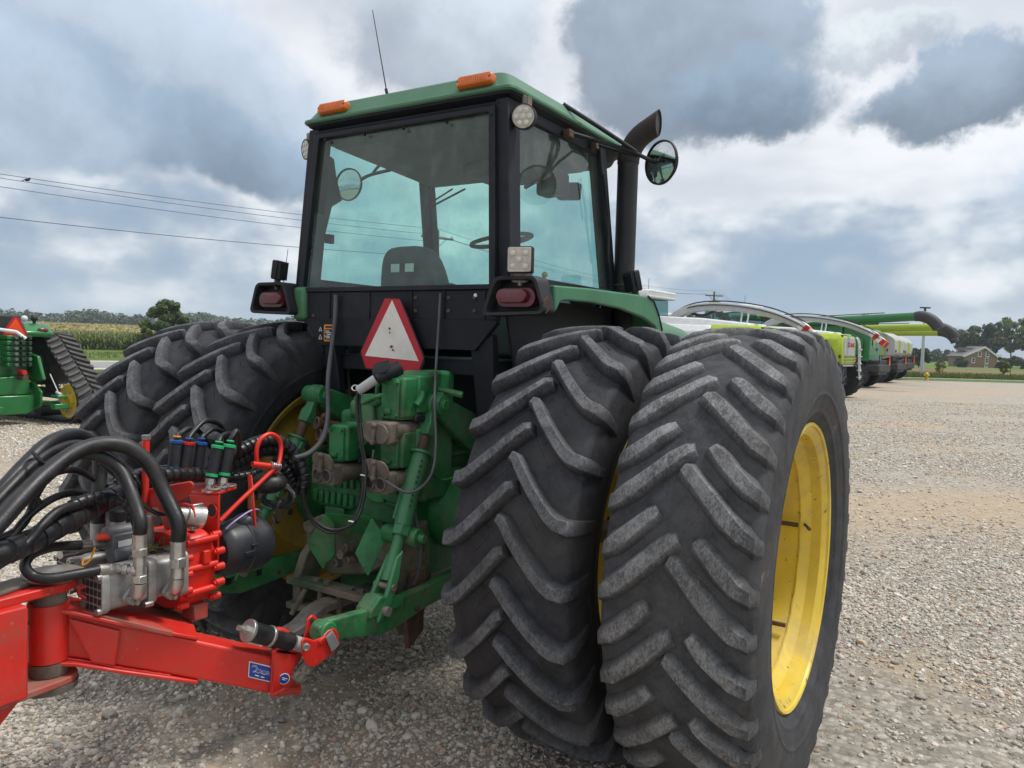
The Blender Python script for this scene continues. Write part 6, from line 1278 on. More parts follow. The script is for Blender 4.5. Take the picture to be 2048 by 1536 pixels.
def coupler(u0, v0, u1, v1, X, ring, r=.0235):
    a, b = PX(u0, v0, X), PX(u1, v1, X); d = (b-a).normalized(); L = (b-a).length; o = bpy.data.objects.new('quick_coupler', None); COL.objects.link(o); o.parent = imp
    mb = MB(); prof = [(r*.86, 0), (r*.98, .012)]
    for i in range(7): t = L*(.16+.11*i); prof += [(r*1.0, t), (r*.95, t+.003)]
    mb.lathe(prof+[(r*1.0, L*.93), (r*.95, L)], a, d, 22); bld(mb, 'coupler_grip', 'black_plastic', parent=o, smooth=35)
    mb = MB(); mb.lathe([(r*1.06, L*.94), (r*1.08, L*1.02), (r*.8, L*1.04)], a, d, 22); bld(mb, 'colour_ring', ring, parent=o)
    mb = MB(); mb.lathe([(r*.99, .008), (r*1.0, .02)], a, d, 22); bld(mb, 'colour_band', ring, parent=o)
    return a, b, d
hs = []
for i, (u0, v0, u1, v1, X, ring) in enumerate(((422, 957, 436, 893, .02, 'green_ring'), (447, 955, 459, 891, .04, 'green_ring'), (347, 942, 353, 882, -.14, 'blue_ring'), (369, 945, 377, 886, -.12, 'red_ring'), (393, 946, 402, 886, -.12, 'blue_ring'))):
    a, b, d = coupler(u0, v0, u1, v1, X, ring); hs.append((a, b, d))
    if i < 2:
        mb = MB(); mb.tube([a, a-d*.022], .019, 6); mb.lathe([(.014, 0), (.014, .02), (.024, .024), (.024, .034), (.014, .036)], a-d*.022, -d, 18); bld(mb, 'coupler_tip', 'zinc')
for i, pts in enumerate(([PX(445, 872, .0), PX(462, 868, -.04), PX(472, 880, -.08), PX(470, 905, -.10)], [PX(466, 872, .04), PX(474, 862, .03), PX(478, 880, .0), PX(478, 910, -.04)], [PX(360, 868, -.15), PX(378, 858, -.17), PX(400, 865, -.2), PX(420, 895, -.22)], [PX(392, 858, -.14), PX(412, 842, -.16), PX(440, 850, -.2), PX(455, 880, -.22)], [PX(412, 868, -.13), PX(428, 858, -.15), PX(446, 866, -.18), PX(452, 890, -.2)])):
    a, b, d = hs[i]; ihose([b, b+d*.02]+pts, .0105)
    mb = MB(); mb.torus(b+d*.018, d, .012, .004, 16, 6); bld(mb, 'hose_tie', ('green_ring', 'green_ring', 'orange_tie', 'blue_ring', 'blue_ring')[i])
for u, v, X in ((428, 981, .05), (444, 977, .05), (458, 975, .06)): mb = MB(); mb.torus(PX(u, v, X)+Vector((0, 0, .008)), (0, 0, 1), .024, .005, 20, 6); bld(mb, 'dust_cap_ring', 'bare_steel')
# hose carrier: bent red rod with a spring
RD = lambda *p: [PX(u, v, X) for u, v, X in p]
mb = MB(); mb.tube(spline(RD((440, 1042, .05), (480, 1002, .05), (520, 965, .05), (548, 938, .05)), 4), .0095, 10); bld(mb, 'support_rod', 'red_bright')
mb = MB(); mb.tube(spline(RD((514, 930, .0), (513, 900, .0), (522, 878, .0), (540, 868, .0), (556, 876, .0), (562, 895, .0), (558, 925, .02), (550, 945, .05)), 6), .0095, 10); bld(mb, 'hose_loop', 'red_bright')
mb = MB(); mb.tube(RD((505, 928, .03), (556, 934, .05)), .012, 12); bld(mb, 'spring_pin', 'red_bright')
mb = MB(); a, b = PX(541, 931, .045), PX(560, 934, .055); x, y, d = orient(b-a); mb.tube([a.lerp(b, i/60)+(x*math.cos(i*.62)+y*math.sin(i*.62))*.0155 for i in range(61)], .0022, 5); bld(mb, 'coil_spring', 'zinc')
yplate('rod_bracket', [(494, 950), (502, 950), (514, 1085), (504, 1085)], -1.06, (0, .008, 0), 'red_bright')
mb = MB(); mb.tube(spline([PX(502, 990, .05), PX(505, 1020, .05), PX(500, 1060, .05)], 4), .004, 6); bld(mb, 'safety_clip', 'bare_steel')
# coiled spare cable with strap and chain
for i in range(6):
    c = PX(545+i*3, 985+i*2, -.04+.012*i); mb = MB(); mb.tube([c+Vector((0, .0, 0))+RH*.075*math.cos(t)*(1-.03*i)+Vector((0, 0, .045*math.sin(t)))+FH*.015*math.sin(2*t+i) for t in [2*math.pi*k/30 for k in range(31)]], .0085, 8, False); bld(mb, 'coiled_cable', 'hose_rubber')
mb = MB(); q = PX(538, 965, .0); mb.ball(q, .075, 18, 12, (1, 1, .62)); bld(mb, 'cable_bag', 'hose_rubber')
mb = MB(); mb.tube(spline(RD((566, 1000, .03), (556, 1010, .03), (552, 1040, .03), (560, 1042, .03), (568, 1015, .03)), 5), .007, 4); bld(mb, 'strap', 'black_plastic')
for i in range(9): mb = MB(); c = PX(546, 1028+i*8.5, .03); mb.torus(c, RH if i % 2 else FH, .0075, .0019, 12, 5); bld(mb, 'chain_link', 'chain_steel')
for ob in imp.children:      # implement parts were offset by the pivot before it was placed exactly
    pass

# weld beads on the yoke
def bead(pts, r=.0035):
    sp_ = spline(pts, 10); mb = MB(); mb.tube(sp_, [r*(1+.22*math.sin(i*2.4)) for i in range(len(sp_))], 6); bld(mb, 'weld_bead', 'red_paint')
dq = [p-an*.010 for p in (PX(140, 1238, .05), PX(238, 1262, .14), PX(228, 1328, .132), PX(185, 1322, .092))]
for a, b in ((0, 1), (1, 2), (3, 0)): bead([dq[a], dq[a].lerp(dq[b], .5), dq[b]])
bead([p-an*.004+Vector((0, 0, .001)) for p in T_[:4]]); bead([p-an*.004 for p in B_[:4]]); bead([E0(545, 1304)-an*.004, E0(548, 1345)-an*.004, E0(543, 1386)-an*.004])

# ------------------------------------------------------------------ background helpers
def hor(u): return 689.1+(u-1024)*.0292
def GP(u, z, h=0.):                    # world point on the ground below picture column u at depth z
    return W(px_az(u, z), z, h)
def HZ(u, v, z): return CAM['h']+(hor(u)-v)/CAM['f']*z       # height seen at (u,v) if it stands at depth z
def empty_part(name, parent, loc=(0, 0, 0)):
    o = bpy.data.objects.new(name, None); COL.objects.link(o); o.parent = parent; o.location = loc; return o
def simple_tyre(name, r, w, parent, loc, n=20, mat='machine_tyre', rim='machine_dark', rr=.5):
    o = empty_part('wheel', parent, loc); mb = MB(); k = w/2
    mb.lathe([(r*rr, -k*.85), (r*.80, -k), (r*.93, -k*.9), (r*.95, 0), (r*.93, k*.9), (r*.80, k), (r*rr, k*.85)], (0, 0, 0), (1, 0, 0), 40, False)
    for i in range(n):
        for s, ph in ((1, 0), (-1, .5)):
            t = 2*math.pi*(i+ph)/n; rows = []
            for x, tg in ((-.02, .28*r), (.5*k, .12*r), (k*1.0, 0)):
                a = t+tg/r; q = lambda rad, da: Vector((s*x, -rad*math.cos(a+da), rad*math.sin(a+da))); d_ = .045
                rt_ = r*(1 if x < k*.9 else .96); rows.append([q(r*.90, -d_*1.4), q(rt_, -d_), q(rt_, d_), q(r*.90, d_*1.4)])
            mb.loft(rows)
    mb.build('tyre', mat, o, smooth=30)
    mb = MB(); mb.lathe([(r*rr, -k*.8), (r*rr*.9, -k*.4), (r*.12, -k*.3), (r*.12, k*.3), (r*rr*.9, k*.4), (r*rr, k*.8)], (0, 0, 0), (1, 0, 0), 28); mb.build('rim', rim, o)
    return o
# ------------------------------------------------------------------ tracked tractor on the left
def track_loop(circs, n=12):
    """closed belt path (y,z) round circles given in order"""
    pts = []
    for i, (y, z, r) in enumerate(circs):
        (y0, z0, r0), (y1, z1, r1) = circs[i-1], circs[(i+1) % len(circs)]
        def tang(ya, za, ra, yb, zb, rb_):
            d = Vector((yb-ya, zb-za)); L = d.length; an_ = math.atan2(d.y, d.x); return an_+math.acos((ra-rb_)/L)
        a0 = tang(y0, z0, r0, y, z, r); a1 = tang(y, z, r, y1, z1, r1)
        while a1 > a0: a1 -= 2*math.pi
        while a0-a1 > 2*math.pi: a1 += 2*math.pi
        pts += [(y+r*math.cos(a0+(a1-a0)*k/n), z+r*math.sin(a0+(a1-a0)*k/n)) for k in range(n+1)]
    return pts
def track_unit(parent, x, w, circs, side):
    o = empty_part('track_unit', parent, (x, 0, 0)); loop = track_loop(circs); P_ = [Vector((0, y, z)) for y, z in loop]
    L = [0]
    for i in range(len(P_)): L.append(L[-1]+(P_[(i+1) % len(P_)]-P_[i]).length)
    mb = MB(); N = len(P_); vs = []; fs = []; cc = sum(P_, Vector())/N
    nr = []
    for i in range(N):
        d = (P_[(i+1) % N]-P_[i-1]).normalized(); n_ = Vector((0, -d.z, d.y)); n_ = n_ if n_.dot(P_[i]-cc) > 0 else -n_; nr.append(n_)
        for q, e in ((-w/2, 0), (w/2, 0), (w/2, -.035), (-w/2, -.035)): vs.append(P_[i]+Vector((q, 0, 0))+n_*e)
    for i in range(N):
        a, b = 4*i, 4*((i+1) % N)
        for k in range(4): fs.append((a+k, a+(k+1) % 4, b+(k+1) % 4, b+k))
    mb.add(vs, fs); belt = mb.build('track_belt', 'machine_tyre', o, smooth=40)
    # tread bars
    tot = L[-1]; nb = int(tot/.155); bars = MB()
    for k in range(nb):
        for s, ph in ((1, 0.), (-1, .5)):
            rows = []
            for xx, tg in ((.02, .0), (w*.30, -.09), (w*.49, -.135)):
                sdist = ((k+ph)/nb*tot+tg) % tot; i = max(j for j in range(N) if L[j] <= sdist); t = (sdist-L[i])/max(L[i+1]-L[i], 1e-6)
                p = P_[i].lerp(P_[(i+1) % N], t); n_ = nr[i].lerp(nr[(i+1) % N], t).normalized(); d = n_.cross(Vector((1, 0, 0)))
                rows.append([p+Vector((s*xx, 0, 0))+d*a+n_*b for a, b in ((-.042, 0), (-.032, .045), (.032, .045), (.042, 0))])
            bars.loft(rows)
    bars.build('tread_bars', 'tread_grey', belt, smooth=30)
    for i, (y, z, r) in enumerate(circs):
        m = MB(); r2 = r-.05; m.lathe([(r2*.3, w*.42), (r2, w*.40), (r2, -w*.43), (r2*.92, -w*.45), (r2*.80, -w*.43), (r2*.45, -w*.43), (r2*.42, -w*.50), (r2*.24, -w*.50), (r2*.22, -w*.46), (.02, -w*.46)], (0, y, z), (side, 0, 0), 40); iw = m.build('idler_wheel' if i else 'drive_wheel', 'yellow_new' if i else 'machine_dark', o, smooth=35)
        if i:
            for k in range(10): t = 2*math.pi*k/10; m = MB(); m.hexbolt((-side*w*.43, y+r2*.62*math.cos(t), z+r2*.62*math.sin(t)), (-side, 0, 0), .022, .022); m.build('hub_bolt', 'machine_grey', iw)
    m = MB(); m.bb(-.06, .06, circs[1][0]+.1, circs[-1][0]-.1, .42, .62); m.bb(-.06, .06, -.15, .15, .5, 1.1); m.build('track_frame', 'machine_dark', o, bevel=.02)
    for yy in np.linspace(circs[1][0]+.5, circs[-1][0]-.5, 3):
        m = MB(); m.lathe([(.15, -w*.4), (.15, w*.4)], (0, float(yy), .20), (1, 0, 0), 20); m.build('roller', 'machine_dark', o)
    return o
pm('tread_grey', (.065, .062, .06), .8, var=.25, scale=6, dirt=(.12, .11, .10), damt=.5)
def tracked_tractor():
    z0 = 14.6; t = thing('tracked_tractor', 'newer green tractor on triangular rubber tracks with orange triangle sign', 'tractor', GP(-18, z0), _y+R_(60))
    ci = [(.05, 1.16, .53), (-1.02, .41, .38), (1.15, .41, .38)]; ci = [ci[0], ci[2], ci[1]]
    for s in (-1, 1): track_unit(t, s*1.12, .62, ci, s)
    mb = MB(); mb.loft([[Vector((x, y, z)) for x, z in rpoly([(-a, .62), (a, .62), (a*1.15, 1.1), (a*.8, 1.55), (-a*.8, 1.55), (-a*1.15, 1.1)], .12)] for y, a in ((-.55, .30), (.1, .36), (1.4, .36))]); mb.build('transmission_case', 'green_new', t)
    for s in (-1, 1):
        mb = MB(); mb.lathe([(.30, .2), (.24, .38), (.20, .55), (.20, .8)], (0, .05, 1.10), (s, 0, 0), 28); mb.build('axle_housing', 'green_new', t)
        mb = MB(); out = [(-.42, 1.62), (-.46, 1.72), (-.25, 1.88), (.6, 1.95), (1.5, 1.80), (1.5, 1.72), (.6, 1.80), (-.2, 1.68)]
        mb.loft([[Vector((s*x, y+dy, z)) for y, z in out] for x, dy in ((.35, 0), (.70, 0), (.88, .06), (.98, .16))]); f = mb.build('fender', 'green_new', t, bevel=.03, seg=3)
        mb = MB(); mb.ball((s*.72, -.40, 1.77), .09, 16, 8, (1.2, .5, .55)); mb.build('tail_lamp', 'red_lens', f)
        mb = MB(); mb.cyl((s*.46, -.22, 1.84), (s*.46, -.22, 1.94), .03, n=10); mb.ball((s*.46, -.24, 1.98), .06, 12, 8); mb.build('work_lamp', 'machine_white', f)
        mb = MB(); mb.cyl((s*.72, -.10, 1.86), (s*.72, -.10, 1.95), .03, n=10); mb.ball((s*.72, -.10, 2.0), .065, 12, 8); mb.build('work_lamp', 'machine_dark', f)
    mb = MB(); mb.bb(-.60, .60, .1, 2.2, 1.55, 2.05); mb.build('cab_base', 'machine_dark', t, bevel=.04)
    mb = MB(); mb.loft([[Vector((x*k, y, z)) for x, y in ((-.62, .95), (.62, .95), (.60, 2.4), (-.60, 2.4))] for z, k in ((2.05, .86), (2.5, 1), (3.1, .95))]); mb.build('cab_glass', 'machine_glass', t, bevel=.03)
    mb = MB(); mb.loft([[Vector((x*k, y*k+.05, z)) for x, y in ((-.66, .95), (.66, .95), (.66, 2.45), (-.66, 2.45))] for z, k in ((3.1, .98), (3.2, 1), (3.3, .9))]); mb.build('cab_roof', 'green_new', t, bevel=.05)
    mb = MB(); mb.loft([[Vector((x*k, y, .95+(z-.95)*q)) for x, z in ((-.42, .95), (.42, .95), (.46, 1.6), (.35, 1.98), (-.35, 1.98), (-.46, 1.6))] for y, k, q in ((1.5, 1, 1.05), (2.8, 1, 1), (3.8, .9, .85))]); mb.build('bonnet', 'green_new', t, bevel=.05)
    smv(t, (.12, -.58, 1.80), (1, 0, 0), (0, -.12, 1), 1.08, 'sign_red', 'sign_orange', 'machine_dark')
    # remote couplers stacked on the rear, lower links, drawbar
    rs3 = random.Random(3)
    for i in range(6):
        o = empty_part('remote_valve', t); z = 1.62-.10*i
        mb = MB(); mb.bb(-.10, .34, -.74, -.45, z-.040, z+.034); mb.build('valve_body', 'green_new', o, bevel=.012)
        for x in (.02, .14, .26): mb = MB(); mb.cyl((x, -.83, z), (x, -.70, z), .030, n=12); mb.build('coupler', ('machine_dark', 'valve_grey', 'blue_ring')[int(x > .2 and i == 4)+int(x < .1)], o)
    for z, m_ in ((.98, 'red_ring'), (.88, 'rusty')): mb = MB(); mb.cyl((.12, -.90, z), (.12, -.70, z), .045, n=14); mb.build('coupler_cap', m_, t)
    for s in (-1, 1):
        mb = MB(); mb.poly([(s*.40, -.40, 1.35), (s*.40, -.78, 1.28), (s*.40, -.98, .84), (s*.40, -.70, .80), (s*.40, -.40, .95)], (s*.07, 0, 0)); mb.build('lift_arm', 'green_new', t, bevel=.02)
        mb = MB(); mb.poly([(s*.36, -.30, .75), (s*.36, -.70, .80), (s*.36, -.98, .62), (s*.36, -.96, .34), (s*.36, -.75, .28), (s*.36, -.30, .45)], (s*.05, 0, 0)); mb.build('lower_link', 'green_new', t, bevel=.02)
        mb = MB(); mb.bb(s*.62-.05, s*.62+.05, -1.25, -.55, .34, .42); mb.bb(s*.58-.14, s*.58+.14, -1.30, -1.15, .30, .40); mb.bb(s*.60-.10, s*.60+.10, -1.28, -1.05, .50, .56); mb.build('link_end', 'green_new', t, bevel=.015)
        mb = MB(); mb.cyl((s*.62, -1.20, .56), (s*.62, -1.05, .60), .03, n=10); mb.build('hook_latch', 'machine_white', t)
        mb = MB(); mb.tube(spline([(s*.52, -1.0, .95), (s*.56, -1.05, .80), (s*.60, -1.12, .62)], 4), .010, 6); mb.build('latch_cord', 'machine_white', t)
    mb = MB(); mb.poly([(-.30, -.82, .55), (.34, -.82, .55), (.34, -.82, .26), (.20, -.82, .20), (-.30, -.82, .20)], (0, .10, 0)); mb.build('hitch_plate', 'green_new', t, bevel=.02)
    mb = MB(); mb.poly([(-.26, -.70, .88), (.30, -.70, .92), (.34, -.70, .55), (-.28, -.70, .55)], (0, .08, 0)); mb.build('hitch_frame', 'green_new', t, bevel=.02)
    mb = MB(); mb.tube([(-.3, -.5, 1.78), (.05, -.75, 1.72), (.18, -.82, 1.60)], .035, 10); mb.build('top_link', 'machine_white', t)
tracked_tractor()

# ------------------------------------------------------------------ row of harvesters on the right
HR = _y+R_(52)
def forage_harvester(loc, label, lod=0):
    t = thing('forage_harvester', label, 'harvester', loc, HR, 'forage harvesters parked in the row')
    mb = MB(); prof = [(-1.05, 1.35), (1.05, 1.35), (1.12, 1.75), (1.08, 2.35), (.85, 2.58), (-.85, 2.58), (-1.08, 2.35), (-1.12, 1.75)]
    mb.loft([[Vector((x*k, y, 1.35+(z-1.35)*q)) for x, z in prof] for y, k, q in ((-3.1, .86, .90), (-2.9, .96, .98), (-1.4, 1.0, 1.0))]); mb.build('rear_body', 'lime_paint', t, bevel=.05)
    mb = MB(); mb.loft([[Vector((x*k, y, 1.35+(z-1.35)*q)) for x, z in prof] for y, k, q in ((-1.39, .98, .98), (.7, .98, 1.02))]); mb.build('mid_body', 'machine_white', t, bevel=.05)
    mb = MB(); mb.loft([[Vector((x, y, z)) for x, z in ((-.85, 2.5), (.85, 2.5), (.7, z1), (-.7, z1))] for y, z1 in ((-2.6, 2.62), (-1.0, 2.78), (.6, 2.85))]); mb.build('bonnet_cover', 'machine_white', t, bevel=.05)
    mb = MB(); mb.prism(rrect(1.55, .72, .1), (0, -3.12, 2.05), (1, 0, 0), (0, 0, 1), (0, .10, 0)); gr = mb.build('grille', 'machine_grey', t, bevel=.02)
    mb = MB(); mb.bb(-.82, .82, -3.06, -2.9, 2.38, 2.50); mb.build('grille_slot', 'machine_dark', t)
    text_obj('maker_lettering', 'CLAAS', .26, 'red_ring', (.15, -3.13, 2.12), (1, 0, 0), (0, 0, 1), gr, .006, False, 1.25)
    for i in range(4): mb = MB(); mb.bb(-.80, .80, -3.10, -3.0, 1.28+.11*i, 1.34+.11*i); mb.build('rear_louvre', 'machine_grey', t)
    for s in (-1, 1):
        mb = MB(); mb.poly([(s*1.10, -2.85, 1.80), (s*1.13, -1.9, 1.75), (s*1.10, -2.0, 2.28), (s*1.08, -2.55, 2.30)], (s*.02, 0, 0)); mb.build('side_screen', 'machine_dark', t)
        mb = MB(); mb.loft([[Vector((s*x, y, z)) for x, z in ((1.0, z0), (1.45, z0-.03), (1.45, z0-.10), (1.0, z0-.08))] for y, z0 in ((-3.0, 1.55), (-2.4, 1.72), (-1.2, 1.70))]); fd = mb.build('wheel_cover', 'lime_paint', t, bevel=.02)
        mb = MB(); mb.box((s*1.30, -3.0, 1.60), (.16, .06, .07)); mb.build('marker_lamp', 'amber_lens', fd); mb = MB(); mb.box((s*1.02, -3.04, 1.66), (.14, .06, .12)); mb.build('tail_lamp', 'machine_dark', fd)
        simple_tyre('wheel', .80, .66, t, (s*1.26, -2.55, .80)); simple_tyre('wheel', 1.0, .80, t, (s*1.30, 1.3, 1.0))
    # ladder at the rear corner
    for x in (.86, 1.06): mb = MB(); mb.tube(spline([(x, -3.10, 2.45), (x, -3.22, 2.2), (x+.03, -3.26, 1.3), (x+.05, -3.30, .75)], 4), .03, 8); mb.build('ladder_rail', 'machine_white', t)
    for i in range(5): mb = MB(); mb.bb(.86, 1.10, -3.32, -3.20, .82+.28*i, .86+.28*i); mb.build('ladder_step', 'machine_white', t)
    for x in (.2, .75): mb = MB(); mb.tube(spline([(x, -1.9, 2.55), (x, -1.95, 3.0), (x, -1.75, 3.10), (x, -1.1, 3.05)], 4), .028, 8); mb.build('hand_rail', 'machine_white', t)
    mb = MB(); mb.bb(-1.0, 1.0, -1.6, 2.8, .75, 1.36); mb.bb(-.9, .9, -2.7, -2.4, .65, .95); mb.bb(-.6, .6, -2.9, -1.6, .95, 1.36); mb.build('chassis', 'machine_dark', t, bevel=.03)
    mb = MB(); mb.loft([[Vector((x*k, y, z)) for x, y in ((-.95, 1.0), (.95, 1.0), (.85, 2.7), (-.85, 2.7))] for z, k in ((1.7, .95), (2.6, 1), (3.45, .95))]); mb.build('cab_glass', 'machine_glass', t, bevel=.04)
    mb = MB(); mb.loft([[Vector((x*k, y*k+.1, z)) for x, y in ((-1.08, .7), (1.08, .7), (1.0, 2.75), (-1.0, 2.75))] for z, k in ((3.45, .98), (3.55, 1), (3.72, .92))]); rf = mb.build('cab_roof', 'machine_white', t, bevel=.06)
    text_obj('roof_lettering', 'CLAAS', .16, 'red_ring', (.4, .82, 3.56), (1, 0, 0), (0, 0, 1), rf, .004, True)
    # crop spout folded over the rear, boxed section with hydraulic pipe
    sp_ = spline([(0, .45, 2.55), (0, .20, 2.90), (0, -.5, 3.14), (0, -1.6, 3.16), (0, -2.9, 2.95), (0, -3.9, 2.56), (0, -4.4, 2.18)], 6); mb = MB(); rings = []
    for i, p in enumerate(sp_):
        d = (sp_[min(i+1, len(sp_)-1)]-sp_[max(i-1, 0)]).normalized(); u_ = Vector((1, 0, 0)); n_ = d.cross(u_); k = .15-.05*i/len(sp_)
        rings.append([p+u_*a*k+n_*b*k for a, b in rrect(2, 2, .45, 3)])
    mb.loft(rings); so = mb.build('crop_spout', 'machine_grey', t, smooth=40)
    mb = MB(); mb.tube([p+Vector((.10, 0, .19)) for p in sp_[6:32]], .022, 6); mb.tube([p+Vector((-.16, 0, .05)) for p in sp_[10:34]], .018, 6); mb.build('spout_pipe', 'machine_dark', so)
    e = sp_[-1]; d = (e-sp_[-4]).normalized(); n_ = d.cross(Vector((1, 0, 0)))
    for i, m_ in enumerate(('white_mark', 'red_ring', 'white_mark', 'red_ring')):
        mb = MB(); a = e-d*.62+d*.16*i; mb.loft([[a+d*q+Vector((x, 0, 0))+n_*y+d*x*.5 for x, y in ((-.115, -.12), (.115, -.12), (.115, .12), (-.115, .12))] for q in (0, .16)]); mb.build('warning_stripe', m_, so)
    mb = MB(); mb.tube(spline([(0, -.2, 3.0), (.2, -.6, 2.9), (.25, -1.0, 3.05)], 4), .05, 8); mb.build('spout_cylinder', 'machine_dark', so)
    mb = MB(); mb.cyl((-.6, 1.0, 3.7), (-.6, 1.0, 4.1), .008, n=5); mb.build('antenna', 'machine_dark', t)
    return t
def place(u, v, off):           # ground depth from the wheel's contact row, shifted by the wheel's local offset
    z = CAM['h']*CAM['f']/(v-hor(u)); p = GP(u, z); R2 = Matrix.Rotation(HR, 3, 'Z'); q = p-R2 @ Vector(off); return Vector((q.x, q.y, 0))
fhB = forage_harvester(place(1694, 794, (1.26, -2.75, 0)), 'lime and white forage harvester, spout tipped with red and white stripes, beside the deer-badged combine')
fhA = forage_harvester(place(1550, 812, (1.26, -2.75, 0)), 'white-spouted forage harvester mostly hidden behind the worn outer tyre of the old tractor')
def combine(loc, label, c_body, c_side, c_rear, auger_c, auger_end, deer=False, group='combine harvesters parked in the row', grain=True):
    t = thing('combine_harvester', label, 'combine', loc, HR, group)
    mb = MB(); mb.bb(-1.5, 1.5, -1.6, 3.0, 1.35, 3.35); mb.build('body', c_body, t, bevel=.12, seg=3)
    mb = MB(); mb.loft([[Vector((x, y, z)) for x, z in ((-1.35, z0), (1.35, z0), (1.40, z0+.5), (1.25, z1), (-1.25, z1), (-1.40, z0+.5))] for y, z0, z1 in (((-1.6, 1.5, 3.3), (-2.5, 1.4, 3.2), (-2.9, 1.4, 3.1), (-3.0, 1.45, 3.0)) if deer else ((-1.6, 1.5, 3.3), (-2.6, 1.5, 3.2), (-3.1, 1.7, 2.95), (-3.3, 1.9, 2.7)))]); mb.build('rear_hood', c_rear, t, bevel=.06)
    if not deer: mb = MB(); mb.poly([(-1.36, -2.75, 1.62), (-.15, -3.36, 1.95), (-.15, -3.36, 2.70), (-1.30, -2.75, 3.1)], (-.05, -.05, 0)); mb.build('rear_corner_panel', 'lime_paint', t, bevel=.03)
    for s in (-1, 1):
        mb = MB(); mb.poly([(s*1.52, -2.7, 1.75), (s*1.52, .2, 1.55), (s*1.52, .2, 2.75), (s*1.52, -2.2, 2.85), (s*1.52, -2.7, 2.5)], (s*.05, 0, 0)); sp = mb.build('side_panel', c_side, t, bevel=.03)
        mb = MB(); mb.poly([(s*1.50, -2.6, 1.72), (s*1.50, 1.0, 1.50), (s*1.46, 1.0, .80), (s*1.46, -1.6, .80), (s*1.46, -2.5, 1.1)], (-s*.4, 0, 0)); mb.build('drive_shield', 'machine_dark', t, bevel=.05)
        simple_tyre('wheel', .72, .55, t, (s*1.22, -2.3, .72)); simple_tyre('wheel', 1.0, .85, t, (s*1.50, 1.6, 1.0), 18)
        mb = MB(); mb.box((s*1.15, -3.32, 2.05), (.12, .08, .16)); mb.build('tail_lamp', 'red_lens', t)
    mb = MB(); mb.bb(-1.3, 1.3, -3.5, -2.8, .85, 1.25); mb.bb(-1.0, 1.0, -3.4, 1.5, .7, 1.5); mb.build('straw_spreader', 'machine_dark', t, bevel=.06)
    for y in (-3.5, -2.9): mb = MB(); mb.tube([(-1.3, y, 1.3), (-1.3, y, 1.75), (1.3, y, 1.75), (1.3, y, 1.3)], .03, 6); mb.build('guard_rail', 'machine_dark', t)
    mb = MB(); mb.poly([(.65, -3.55, 1.25), (.95, -3.55, 1.25), (.82, -3.55, 1.75), (.78, -3.55, 1.75)], (0, .02, 0)); mb.build('slow_vehicle_sign', 'sign_orange', t)
    mb = MB(); mb.loft([[Vector((x*k, y, z)) for x, y in ((-.95, 3.0), (.95, 3.0), (.85, 4.6), (-.85, 4.6))] for z, k in ((1.9, .95), (2.8, 1), (3.6, .95))]); mb.build('cab_glass', 'machine_glass', t, bevel=.05)
    mb = MB(); mb.bb(-1.05, 1.05, 2.8, 4.8, 3.6, 3.85); mb.build('cab_roof', c_body, t, bevel=.08)
    if grain: mb = MB(); mb.loft([[Vector((x*k, y*k, z)) for x, y in ((-1.4, -1.2), (1.4, -1.2), (1.4, 2.7), (-1.4, 2.7))] for z, k in ((3.3, .95), (3.75, 1.08))]); mb.build('grain_tank', 'machine_dark', t)
    # unloading auger folded back along the near side, with its rubber boot
    a = Vector((-1.45, 1.9, 3.35)); b = Vector(auger_end); d = (b-a).normalized(); mb = MB(); mb.tube([a-d*.1, a, b], [.21, .23, .22], 22); au = mb.build('unloading_auger', auger_c, t)
    mb = MB(); pts = [b-d*.05, b+d*.25, b+d*.62+Vector((0, 0, -.14)), b+d*.92+Vector((0, 0, -.42)), b+d*1.05+Vector((0, 0, -.66))]; mb.tube(spline(pts, 4), [.24+.04*min(i, 5)/5 for i in range(17)], 18, True); mb.build('auger_boot', 'boot_rubber', au, smooth=45)
    mb = MB(); mb.cyl(b+d*1.05+Vector((0, 0, -.66)), b+d*1.053+Vector((0, 0, -.666)), .23, n=18); mb.build('boot_mouth', 'machine_dark', au)
    mb = MB(); mb.tube([a+Vector((0, 0, .3)), b-d*1.5+Vector((0, 0, .28))], .025, 6); mb.build('auger_wiring', 'machine_dark', au)
    if deer:
        c = Vector((-.62, -3.02, 2.45)); mb = MB(); mb.prism(rpoly([(-.19, -.24), (.19, -.24), (.21, .1), (.13, .25), (-.13, .25), (-.21, .1)], .08), c, (1, 0, 0), (0, 0, 1), (0, -.012, 0)); em = mb.build('maker_emblem', 'yellow_new', t)
        mb = MB(); mb.prism(rpoly([(-.165, -.215), (.165, -.215), (.185, .1), (.115, .22), (-.115, .22), (-.185, .1)], .07), c+Vector((0, -.013, 0)), (1, 0, 0), (0, 0, 1), (0, -.006, 0)); mb.build('emblem_field', 'green_new', em)
        mb = MB(); mb.prism([(-.14, -.10), (-.06, -.02), (-.10, -.13), (-.05, -.15), (.0, -.03), (.05, -.01), (.13, -.14), (.15, -.11), (.08, .03), (.05, .06), (.07, .10), (.12, .12), (.07, .14), (.05, .13), (.02, .19), (.0, .15), (-.03, .2), (.0, .1), (-.06, .05)], c+Vector((0, -.02, 0)), (1, 0, 0), (0, 0, 1), (0, -.006, 0)); mb.build('leaping_deer', 'yellow_new', em)
        mb = MB(); mb.cyl(c+Vector((.2, .06, .48)), c+Vector((.2, -.06, .48)), .09, n=14); mb.build('side_lamp', 'rusty', t)
    return t
combine(place(1738, 773, (1.22, -2.45, 0)), 'dark green combine with leaping deer badge and green unloading auger', 'green_new', 'green_new', 'green_new', 'green_new', (-1.75, -5.2, 3.75), True)
combine(place(1776, 764, (1.22, -2.45, 0)), 'lime and grey combine whose yellow-green auger passes in front of the lamp post', 'lime_dull', 'lime_paint', 'machine_grey', 'lime_dull', (-1.75, -5.6, 3.55))
